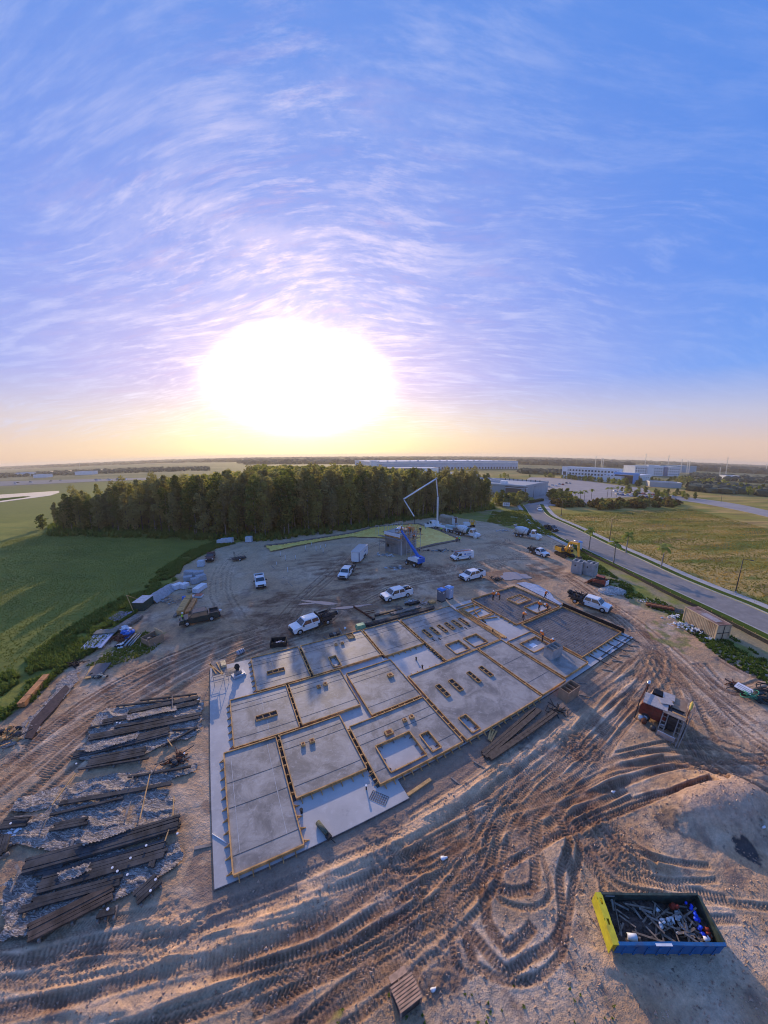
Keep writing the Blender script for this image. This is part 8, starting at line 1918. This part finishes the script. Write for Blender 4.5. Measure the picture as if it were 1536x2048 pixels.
# yellow end: a wide channel with two recessed pockets on its sloping top
m = MB(); tp_ = zt_; w = .30
ys = [-hy-.05, -hy*.30, -hy*.05, hy*.52, hy*.80, hy+.05]
for i in (0, 2, 4): m.box((-hx-w/2, (ys[i]+ys[i+1])/2, tp_-.03), (w+.07, ys[i+1]-ys[i], .08))
for i in (1, 3):
    m.box((-hx-w+.045, (ys[i]+ys[i+1])/2, tp_-.03), (.09, ys[i+1]-ys[i], .08)); m.box((-hx-.03, (ys[i]+ys[i+1])/2, tp_-.03), (.09, ys[i+1]-ys[i], .08)); m.box((-hx-w/2, (ys[i]+ys[i+1])/2, tp_-.22), (w-.1, ys[i+1]-ys[i], .04))
m.box((-hx-w-.01, 0, tp_/2+.1), (.05, 2*hy+.1, tp_-.3)); obj('yellow_gate', m, [DYE], t)
m = MB()
for x in np.linspace(-hx+.4, hx-.4, 9): m.box((x, -hy-.05, zt_/2), (.10, .05, zt_-.4)); m.box((x, hy+.05, zt_/2), (.10, .05, zt_-.4))
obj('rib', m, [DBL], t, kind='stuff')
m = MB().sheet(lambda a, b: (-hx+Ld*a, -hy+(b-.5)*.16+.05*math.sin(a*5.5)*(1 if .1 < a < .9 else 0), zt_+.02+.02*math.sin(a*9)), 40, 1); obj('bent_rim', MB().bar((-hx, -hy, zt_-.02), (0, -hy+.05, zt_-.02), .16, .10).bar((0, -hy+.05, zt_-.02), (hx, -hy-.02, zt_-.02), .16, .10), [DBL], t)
obj('rim', MB().bar((-hx, hy, zt_-.02), (hx, hy, zt_-.02), .12, .10).bar((hx, -hy+.08, zt_-.02), (hx, hy-.06, zt_-.02), .12, .10), [DIN], t)
obj('white_label', MB().box((-.5, -hy-.02, zt_+.035), (.9, .12, .006)), [PVC], t); obj('painted_mark', MB().box((-hx+.55, hy-.045, zt_-.18), (.55, .006, .12)), [GALV], t)
for x in (-hx+.5, hx-.5):
    for y in (-hy+.3, hy-.3): obj('roller', MB().cyl((x, y-.1, .1), (x, y+.1, .1), .1), [DARKMET], t)
r = random.Random(77); M4 = Matrix.Translation(ce) @ Matrix.Rotation(rz, 4, 'Z')
m = MB().sheet(lambda a, b: (-hx+.06+(Ld-.12)*a, -hy+.08+(Wd_-.16)*b, .42+.22*math.sin(a*9+b*4)*math.cos(b*7)+(.25*(1-a))), 30, 14)
o = obj('rubbish_fill', m, [mat('dark_rubbish', (.06, .045, .038), .9, var=.6, scale=6, bump=.06, bscale=6)], None); o.location = ce; o.rotation_euler.z = rz; o['kind'] = 'stuff'; o['label'] = 'dark trash filling the dumpster'
WG2 = mat('broken_grey_wood', (.20, .155, .12), .85, var=.4, scale=4)
for i in range(64):
    x, y = r.uniform(-hx+.5, hx-.4), r.uniform(-hy+.3, hy-.3); L = r.uniform(.5, 1.9)*(1 if x < hx*.3 else .55); a = r.uniform(0, 3.14); x2, y2 = x+math.cos(a)*L*.5, y+math.sin(a)*L*.5
    x2 = min(max(x2, -hx+.15), hx-.15); y2 = min(max(y2, -hy+.15), hy-.15); x1, y1 = max(-hx+.15, min(hx-.15, 2*x-x2)), max(-hy+.15, min(hy-.15, 2*y-y2)); z1, z2 = r.uniform(.55, .85), r.uniform(.55, .95)
    P1, P2 = M4 @ Vector((x1, y1, z1)), M4 @ Vector((x2, y2, z2)); o = obj('broken_board', MB().bar((0, 0, 0), P2-P1, r.uniform(.05, .13), r.uniform(.03, .06)), [WG2 if i % 4 else WOOD_GREY]); o.location = P1; tag(o, 'broken board in the tangle of wood inside the dumpster', 'board', 'broken boards in the dumpster')
def inbin(name, label, x, y, s, mats_, n, seed, z=.70):
    p = M4 @ Vector((x, y, z)); t = thing(name, label, 'rubbish', p, rz); q = random.Random(seed)
    for nm, mt in mats_:
        m = MB()
        for i in range(n): m.blob((q.gauss(0, s[0]), q.gauss(0, s[1]), q.uniform(-.1, .2)), (q.uniform(.06, .20), q.uniform(.06, .18), q.uniform(.05, .14)), 7, jag=.4, rr=q)
        obj(nm, m, [mt], t, kind='stuff')
BAGB = mat('vivid_blue_plastic', (.01, .06, .62), .35, var=.3, scale=6)
inbin('blue_bag', 'vivid blue plastic bag at the right end of the dumpster', hx*.74, .15, (.12, .38), [('bag', BAGB)], 14, 1, .8); inbin('white_scraps', 'white scraps strewn beside the blue bag in the dumpster', hx*.45, .25, (.45, .25), [('scraps', RUB)], 10, 2); inbin('white_scraps', 'white scraps in the middle of the dumpster', hx*.1, .2, (.3, .35), [('scraps', RUB)], 9, 3)
inbin('red_lid', 'dull red round lid by the far side of the dumpster', hx*.45, hy*.55, (.1, .08), [('lid', mat('dull_red_plastic', (.25, .03, .015), .6))], 6, 4, .8); inbin('red_scraps', 'white and red scraps in the right corner of the dumpster', hx*.82, -hy*.55, (.15, .15), [('scraps', WR2), ('red_scraps', MATS['dull_red_plastic'])], 5, 5)  # the round red piece is a loose lid
t = thing('white_bucket', 'white bucket lying at the near left corner of the dumpster', 'bucket', M4 @ Vector((-hx*.66, -hy*.58, .78)), rz); obj('body', MB().cyl((-.2, 0, 0), (.28, -.08, .05), .17, .20, 14), [PVC], t); obj('mouth', MB().cyl((-.21, 0, 0), (-.2, 0, 0), .15, n=14), [BLACK], t)

# ------------------------------------------------------------------ hoist / pump machine with red tank and propped ladders
A, Bp = g(1284, 1437), g(1312, 1378); d = Bp-A; rz = math.atan2(d.y, d.x)-math.pi/2; ce = g(1322, 1440)
t = thing('tank_machine', 'dirty red tank machine under grey covers between black racks, out on the dirt', 'machine', ce, rz)
obj('tank', MB().profile([(-2.0, .55), (-2.0, 1.6), (-1.8, 1.9), (.2, 1.9), (.4, 1.6), (.4, .55)], -1.5, .3), [mat('grimy_red_tank', (.16, .030, .022), .55, var=.4, scale=2, dirt=((.10, .075, .06), .6))], t)
obj('cover_board', MB().box((-.85, -.45, 1.97), (2.2, 1.9, .08), .08), [mat('grey_tarp_cover', (.42, .38, .36), .7, var=.12, bump=.03, bscale=3)], t); obj('cover_board', MB().box((-.1, .1, 2.10), (1.2, .9, .06), .5), [MATS['grey_tarp_cover']], t)
obj('cover_board', MB().box((.0, 1.3, 2.0), (1.1, 1.1, .08), .12), [MATS['grey_tarp_cover']], t); obj('cover_board', MB().box((1.1, 1.0, 1.85), (1.2, 2.0, .06), .05), [PLY], t)
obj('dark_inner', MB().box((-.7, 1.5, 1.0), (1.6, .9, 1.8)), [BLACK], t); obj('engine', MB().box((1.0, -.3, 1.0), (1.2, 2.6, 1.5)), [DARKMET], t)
def rack(x, y0, y1, h):
    m = MB(); n = 9
    for z in (h-.4, h): m.bar((x, y0, z), (x, y1, z), .08)
    for i in range(n): y = y0+(y1-y0)*i/(n-1); m.bar((x, y, h-.4), (x, y0+(y1-y0)*min(n-1, i+1)/(n-1), h), .045)
    obj('rack', m, [RUST], t)
    for y in (y0, y1): obj('rack_leg', MB().bar((x, y, 0), (x, y, h), .09), [DARKMET], t)
rack(-2.15, -1.8, 2.4, 2.25); rack(2.0, -1.4, 2.4, 2.1)
for x in (-1.3, .3):
    for y in (-1.5, .4): wheel(t, x, y, .42, .3)
obj('yellow_hook', MB().lathe((2.0, .2, 2.2), (2.0, 1.8, 2.25), [(0, .05), (.3, .14), (.7, .16), (1, .04)], 8), [mat('dull_yellow_paint', (.55, .40, .08), .6)], t); obj('muffler', MB().lathe((-2.1, 2.3, 2.3), (-2.1, 1.4, 2.4), [(0, .1), (.2, .2), (.8, .2), (1, .1)], 8), [CHROME], t)
for i, (x, y) in enumerate([(-1.5, -2.2), (-.6, -2.6), (-1.9, -1.9)]): obj('pump_part', MB().lathe((x, y, .35), (x+.5, y+.1, .4), [(0, .15), (.3, .3), (.8, .28), (1, .1)], 8), [[RUST, DARKMET, GALV][i]], t)
t = thing('timber_trestle', 'tall grey wooden ladder stand propped against the red tank machine', 'trestle', g(1333, 1475), rz)
obj('platform', MB().box((.0, .9, 1.95), (1.9, .55, .09), .0), [WOOD_GREY], t); obj('platform', MB().box((.35, 1.25, 1.95), (1.2, .22, .12)), [WOOD], t); obj('front_board', MB().box((-.1, -.75, .45), (1.5, .06, .8), rx=.3), [GALV], t)
for x in (-.9, -.45, .45, .9): obj('leg', MB().bar((x*.95, -.9, 0), (x, .8, 1.92), .10), [WOOD_GREY], t)
for i in range(5): f = .12+i*.18; obj('rung', MB().bar((-.9, -.9+1.7*f, 1.92*f), (-.45, -.9+1.7*f, 1.92*f), .07), [WOOD_GREY], t); obj('rung', MB().bar((.45, -.9+1.7*f, 1.92*f), (.9, -.9+1.7*f, 1.92*f), .07), [WOOD_GREY], t)
for x in (1.15, 1.35): obj('prop', MB().bar((x-.3, -1.1, 0), (x, 1.6, 2.6), .06), [WOOD_GREY], t)
# sign plate, hoses
pa, rz2 = place(1485, 1388, 1496, 1394); t = thing('white_board', 'white metal board with grey stripes leaning on dark scrap at the right edge', 'board', pa, rz2)
m = MB().box((0, 0, .55), (1.7, .9, .06), rx=.35); obj('plate', m, [mat('white_painted_plate', (.74, .73, .75), .4, var=.05)], t)
m = MB()
for i in range(2): m.box((0, -.12+.22*i, .60-.04+.08*i), (1.4, .05, .02), rx=.35)
obj('grey_stripe', m, [STEEL], t); obj('frame', MB().box((0, 0, .25), (1.5, .8, .45), taper=.8), [DARKMET], t)
heap('scrap_heap', 'dark scrap behind the white metal board at the right edge', 'scrap', 1467, 1373, .8, .5, 16, [('scrap', DARKMET), ('rods', RUST)], 61, .25, .4, 20)
def coil(label, px, py, rr_, m_, seed, tilt=.3):
    t = thing('hose_coil', label, 'hose', Vector((g(px, py).x, g(px, py).y, ground_z(*g2(px, py)))), 0, None); r = random.Random(seed)
    for k in range(5):
        R0 = rr_*r.uniform(.6, 1.05); ox, oy, oz = r.uniform(-.25, .25), r.uniform(-.25, .25), .15+k*.13; a0, b0 = r.uniform(-tilt, tilt), r.uniform(-tilt, tilt); m = MB(); P = []
        for i in range(25): a = 6.283*i/24; x, y = R0*math.cos(a), R0*math.sin(a)*.85; P.append((ox+x, oy+y, max(.05, oz+a0*x+b0*y)))
        for i in range(24): m.cyl(P[i], P[i+1], .05, n=6, cap=False)
        obj('hose_loop', m, [m_], t)
    return t
HG = mat('green_hose', (.03, .26, .16), .5, var=.15); HB = mat('dark_teal_hose', (.02, .05, .06), .5, var=.3)
coil('coiled bright green hose at the left side of the dark hose heap', 1502, 1399, .9, HG, 1, .5); coil('large dark hose heap cut by the right edge', 1522, 1400, 1.3, HB, 2, .5); coil('black hose coil at the right edge, behind the green one', 1532, 1388, 1.0, BLACK, 3, .6)
heap('reel_heap', 'black reels under the hoses at the right edge', 'reels', 1524, 1404, 1.0, .7, 14, [('reels', BLACK), ('metal', HB)], 62, .4, .5)
# ------------------------------------------------------------------ odd things around the slab
A, Bp = g(706, 1215), g(745, 1240); d = Bp-A; t = thing('steel_beam', 'long dark red steel beam with two arms lying on the mud behind the slab', 'steel beam', A, math.atan2(d.y, d.x)); L = d.length
obj('beam', MB().box((L/2, 0, .28), (L, .16, .05)).box((L/2, 0, .05), (L, .16, .05)).box((L/2, 0, .165), (L, .05, .19)), [RUST], t); obj('arm', MB().bar((L*.5, .1, .15), (L*.62, 1.9, .15), .1), [RUST], t); obj('arm', MB().bar((L*.62, .1, .15), (L*.72, 1.7, .15), .1), [RUST], t); obj('end_plate', MB().box((L+.1, 0, .2), (.25, .5, .3)), [BLACK], t)
t = thing('barrel', 'pale barrel with dark bands lying behind the bare slab corner', 'barrel', g(481, 1306), .9); obj('body', MB().lathe((-.5, 0, .33), (.5, 0, .33), [(0, .28), (.15, .33), (.85, .33), (1, .28)], 14), [mat('grey_blue_barrel', (.34, .36, .42), .6)], t)
for x in (-.25, .05, .3): obj('band', MB().cyl((x, 0, .33), (x+.06, 0, .33), .338, n=14), [BLACK], t)
t = thing('black_tub', 'black plastic tub with silver scraps on the mud in front of the loaded flatbed truck', 'tub', g(557, 1287), .2)
for x, y, sx, sy in ((0, -.7, 2.2, .08), (0, .7, 2.2, .08), (-1.06, 0, .08, 1.32), (1.06, 0, .08, 1.32)): obj('side', MB().box((x, y, .35), (sx, sy, .7)), [BLACK], t)
obj('base', MB().box((0, 0, .06), (2.1, 1.4, .08)), [BLACK], t); t2 = thing('tub_contents', 'silver scraps inside the black plastic tub', 'scrap', g(557, 1287)+Vector((0, 0, .12)), .2); obj('scraps', clutter(12, .7, .4, .4, 71), [CHROME], t2, kind='stuff')
t = thing('tarp_box', 'box under a pale green cover at the back edge of the slab', 'covered box', g(720, 1256), A_); obj('cover', MB().box((0, 0, .35), (1.5, .9, .6), taper=.8), [mat('pale_green_cover', (.20, .42, .24), .5, var=.2, scale=3)], t); obj('skid', MB().box((0, 0, .04), (1.3, .8, .08)), [WOOD_GREY], t)
t = thing('crate', 'row of small dark crates on the mud behind the two-block panel', 'crates', g(668, 1271), A_)
for i in range(3): obj('crate', MB().box((i*.5-.5, 0, .22), (.42, .6, .42)), [[WOOD_DARK, WOOD_GREY, DARKMET][i]], t)
o = tag(obj('white_stone', MB().blob((0, 0, .15), .22, 7, jag=.2), [PVC]), 'single white lump on the mud beside the pale green covered box', 'lump'); o.location = g(689, 1258)
for i, (a, b, lab) in enumerate([((677, 1257), (684, 1269), 'pale board on the mud left of the white lump'), ((646, 1272), (656, 1280), 'broken pale board on the mud behind the two-block panel'), ((731, 1244), (741, 1254), 'thin pale stick beside the pale green covered box')]):
    A, Bp = g(*a), g(*b); o = obj('loose_board', MB().bar((0, 0, .05), Bp-A, .16, .05), [WOOD_GREY]); o.location = A; tag(o, lab, 'board')
# stacks along the back edge, between slab and portable toilets
BK = []
for i, (u, v, L, n, m_, lab) in enumerate([(21.5, 25.4, 13.5, 3, WOOD_DARK, 'long row of dark planks laid against the back edge of the slab'), (24.5, 27.6, 5.5, 2, DARKMET, 'dark steel sections lying behind the long row of dark planks'), (27.0, 26.6, 6.0, 3, WOOD_GREY, 'tangled pale bundle of laths behind the slab'), (31.0, 28.2, 3.0, 3, BLACK, 'black bundle lying right behind the pale laths')]):
    p = S(u, v, 0); t = thing('plank_row', lab, 'planks', (p.x, p.y, max(0, ground_z(p.x, p.y))), A_-.02)
    for k in range(n):
        for j in range(2): obj('plank', MB().box((L/2+rnd.uniform(-.2, .2), k*.24-.2+rnd.uniform(-.05, .05), .1+j*.16), (L-rnd.uniform(0, .8), .20, .14), rnd.uniform(-.02, .02)), [m_], t)
t = heap('wire_heap', 'pale tangle of wire on the laths behind the slab', 'wire', 822, 1205, 1.0, .35, 8, [('wire', GALV)], 63, .15, .3, 36); heap('wire_heap', 'pale coil heap beside the portable toilets behind the slab', 'wire', 849, 1207, 1.0, .35, 8, [('wire', STEEL)], 64, .15, .3, 30)
pallet_stack('wood_crate', 'pale wooden crate left of the dark portable toilet', 863, 1206, A_, 1.2, .8, .35, WOOD_RAW)
# plastic-covered strip off the far right edge of the mesh form
m = MB(); P_ = [g(*p) for p in [(1032, 1168), (1048, 1166), (1075, 1172), (1098, 1186), (1106, 1198), (1122, 1210), (1118, 1212), (1075, 1190)]]; c0_ = P_[0]
o = obj('reflecting_plastic', MB().prism([((p-c0_).x, (p-c0_).y) for p in P_], 0, .10), [mat('pale_blue_plastic_film', (.34, .38, .46), .25, var=.2, scale=1.5, spec=.7, bump=.05, bscale=2)]); o.location = (c0_.x, c0_.y, .04); tag(o, 'pale blue plastic film spread beyond the far edge of the steel mesh form', 'plastic film')
# dark folded wall forms lying on the near right side, and long troughs
for i, (a, b, n, lab) in enumerate([((962, 1516), (1075, 1420), 3, 'long dark timber form lying on the dirt below the largest panel, upper one'), ((975, 1522), (1108, 1428), 2, 'long dark timber form lying on the dirt below the largest panel, lower one')]):
    timber(lab, *a, *b, n=n, w=.26, h=.22, seed=140+i, m_=mat('brown_form_timber', (.10, .075, .058), .8, var=.3), z=.1)
o = tag(obj('blue_bottle', MB().cyl((0, 0, .06), (.5, .1, .06), .06), [WR2]), 'pale blue tube lying on the sand beside the long dark forms', 'tube'); o.location = g(1010, 1498)
t = thing('plank_bundle', 'small bundle of pale boards lying against the long dark forms', 'boards', g(985, 1474), .9)
for k in range(3): obj('board', MB().box((0, k*.2, .12+.03*k), (1.5, .16, .06), .1*k), [WOOD_RAW if k else WOOD], t)
# slatted stack standing at the bottom of the picture
A, Bp, Cp = g(775, 1976, 1.0), g(818, 1945, 1.0), g(799, 2027, 1.0); ex = Bp-A; ey = Cp-A; rz = math.atan2(ex.y, ex.x); W_ = ex.length; D_ = ey.length; ce = A+ex/2+ey/2
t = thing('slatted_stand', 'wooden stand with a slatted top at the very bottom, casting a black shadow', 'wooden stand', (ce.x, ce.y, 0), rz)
for k in range(8): obj('slat', MB().box((rnd.uniform(-.02, .02), -D_/2+(k+.5)*D_/8, 1.02), (W_, D_/8*.70, .03), rnd.uniform(-.01, .01)), [mat('warm_brown_slat', (.58, .34, .20), .75, var=.25, scale=3)], t)
obj('top_block', MB().box((-.05, D_/2+.22, 1.01), (W_*.75, .30, .03)), [MATS['warm_brown_slat']], t)
for x in (-W_/2+.06, 0, W_/2-.06): obj('stringer', MB().box((x, 0, .94), (.05, D_, .12)), [WOOD_GREY], t)
for x in (-W_/2+.06, W_/2-.06):
    for y in (-D_/2+.06, D_/2-.06): obj('leg', MB().box((x, y, .44), (.09, .09, .88)), [WOOD_GREY], t)
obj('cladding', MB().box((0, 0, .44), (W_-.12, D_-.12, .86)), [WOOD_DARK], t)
for i, (x, y, s, lab) in enumerate([(884, 1717, .22, 'white scrap lying alone on the ruts in the middle'), (1224, 1587, .16, 'tiny white scrap on the ruts at the right'), (862, 1980, .16, 'pale scrap on the sand beside the slatted stand'), (1520, 1665, .16, 'pale stick end on the spoil heap at the right edge')]):
    p = g(x, y); o = tag(obj('white_scrap', MB().blob((0, 0, .08), (s, s*.6, .1), 7, jag=.4).blob((s, .05, .06), (s*.5, s*.4, .07), 6, jag=.4), [PVC]), lab, 'scrap'); o.location = (p.x, p.y, ground_z(p.x, p.y)); o['kind'] = 'thing'
A, Bp = g(386, 1698), g(424, 1689); o = obj('loose_board', MB().bar((0, 0, .08), Bp-A, .22, .10), [WOOD_GREY]); o.location = A; tag(o, 'dark board on the dirt pointing at the left edge of the slab', 'board')
# stones and clods strewn over the dirt
r = np.random.default_rng(5); P = []
for poly, n in (([(430, 1800), (820, 1610), (1180, 1430), (1230, 1480), (900, 1680), (500, 1850)], 1500), ([(0, 2048), (0, 1880), (700, 1760), (1536, 1480), (1536, 2048)], 5200), ([(300, 1300), (200, 1360), (0, 1560), (0, 1480), (220, 1270), (330, 1240)], 900), ([(1270, 1280), (1536, 1400), (1536, 1600), (1200, 1500)], 1500)): P += scatter(poly, n, n)
P = np.array([p for p in P if p[2] > -.4]); V = []; F = []
base_ = np.array([(1, 0, 0), (-.5, .87, 0), (-.5, -.87, 0), (0, 0, .8), (0, 0, -.4)]); tri_ = np.array([(0, 1, 3), (1, 2, 3), (2, 0, 3), (1, 0, 4), (2, 1, 4), (0, 2, 4)])
n = len(P); s = r.uniform(.025, .085, n)*(r.random(n)**1.5*1.2+.5); ang = r.uniform(0, 6.28, n); B = base_[None]*s[:, None, None]*r.uniform(.6, 1.3, (n, 5, 1)); X = B[..., 0]*np.cos(ang)[:, None]-B[..., 1]*np.sin(ang)[:, None]; Y = B[..., 0]*np.sin(ang)[:, None]+B[..., 1]*np.cos(ang)[:, None]
V = np.stack([X+P[:, :1], Y+P[:, 1:2], B[..., 2]+P[:, 2:3]+.04], -1).reshape(-1, 3); F = (tri_[None]+np.arange(n)[:, None, None]*5).reshape(-1, 3)
me = bpy.data.meshes.new('soil_clods'); me.from_pydata(V.tolist(), [], F.tolist()); me.materials.append(mat('soil_clod', (.42, .29, .21), .95, var=.5, scale=1.2)); o = link(bpy.data.objects.new('soil_clods', me)); o['kind'] = 'stuff'
# ------------------------------------------------------------------ haze over the whole flat country
hz = bpy.data.materials.new('thin_haze'); hz.use_nodes = True; N = NT(hz.node_tree); N.n.clear()
out = N.node('ShaderNodeOutputMaterial'); pv = N.node('ShaderNodeVolumePrincipled'); pv.inputs['Color'].default_value = (.95, .88, .80, 1); pv.inputs['Density'].default_value = .0002; pv.inputs['Anisotropy'].default_value = .25
N.l.new(pv.outputs[0], out.inputs['Volume'])
bx_ = MB().box((0, 4300, 24), (19800, 9900, 60)); ho = obj('haze', bx_, [hz]); ho['kind'] = 'stuff'
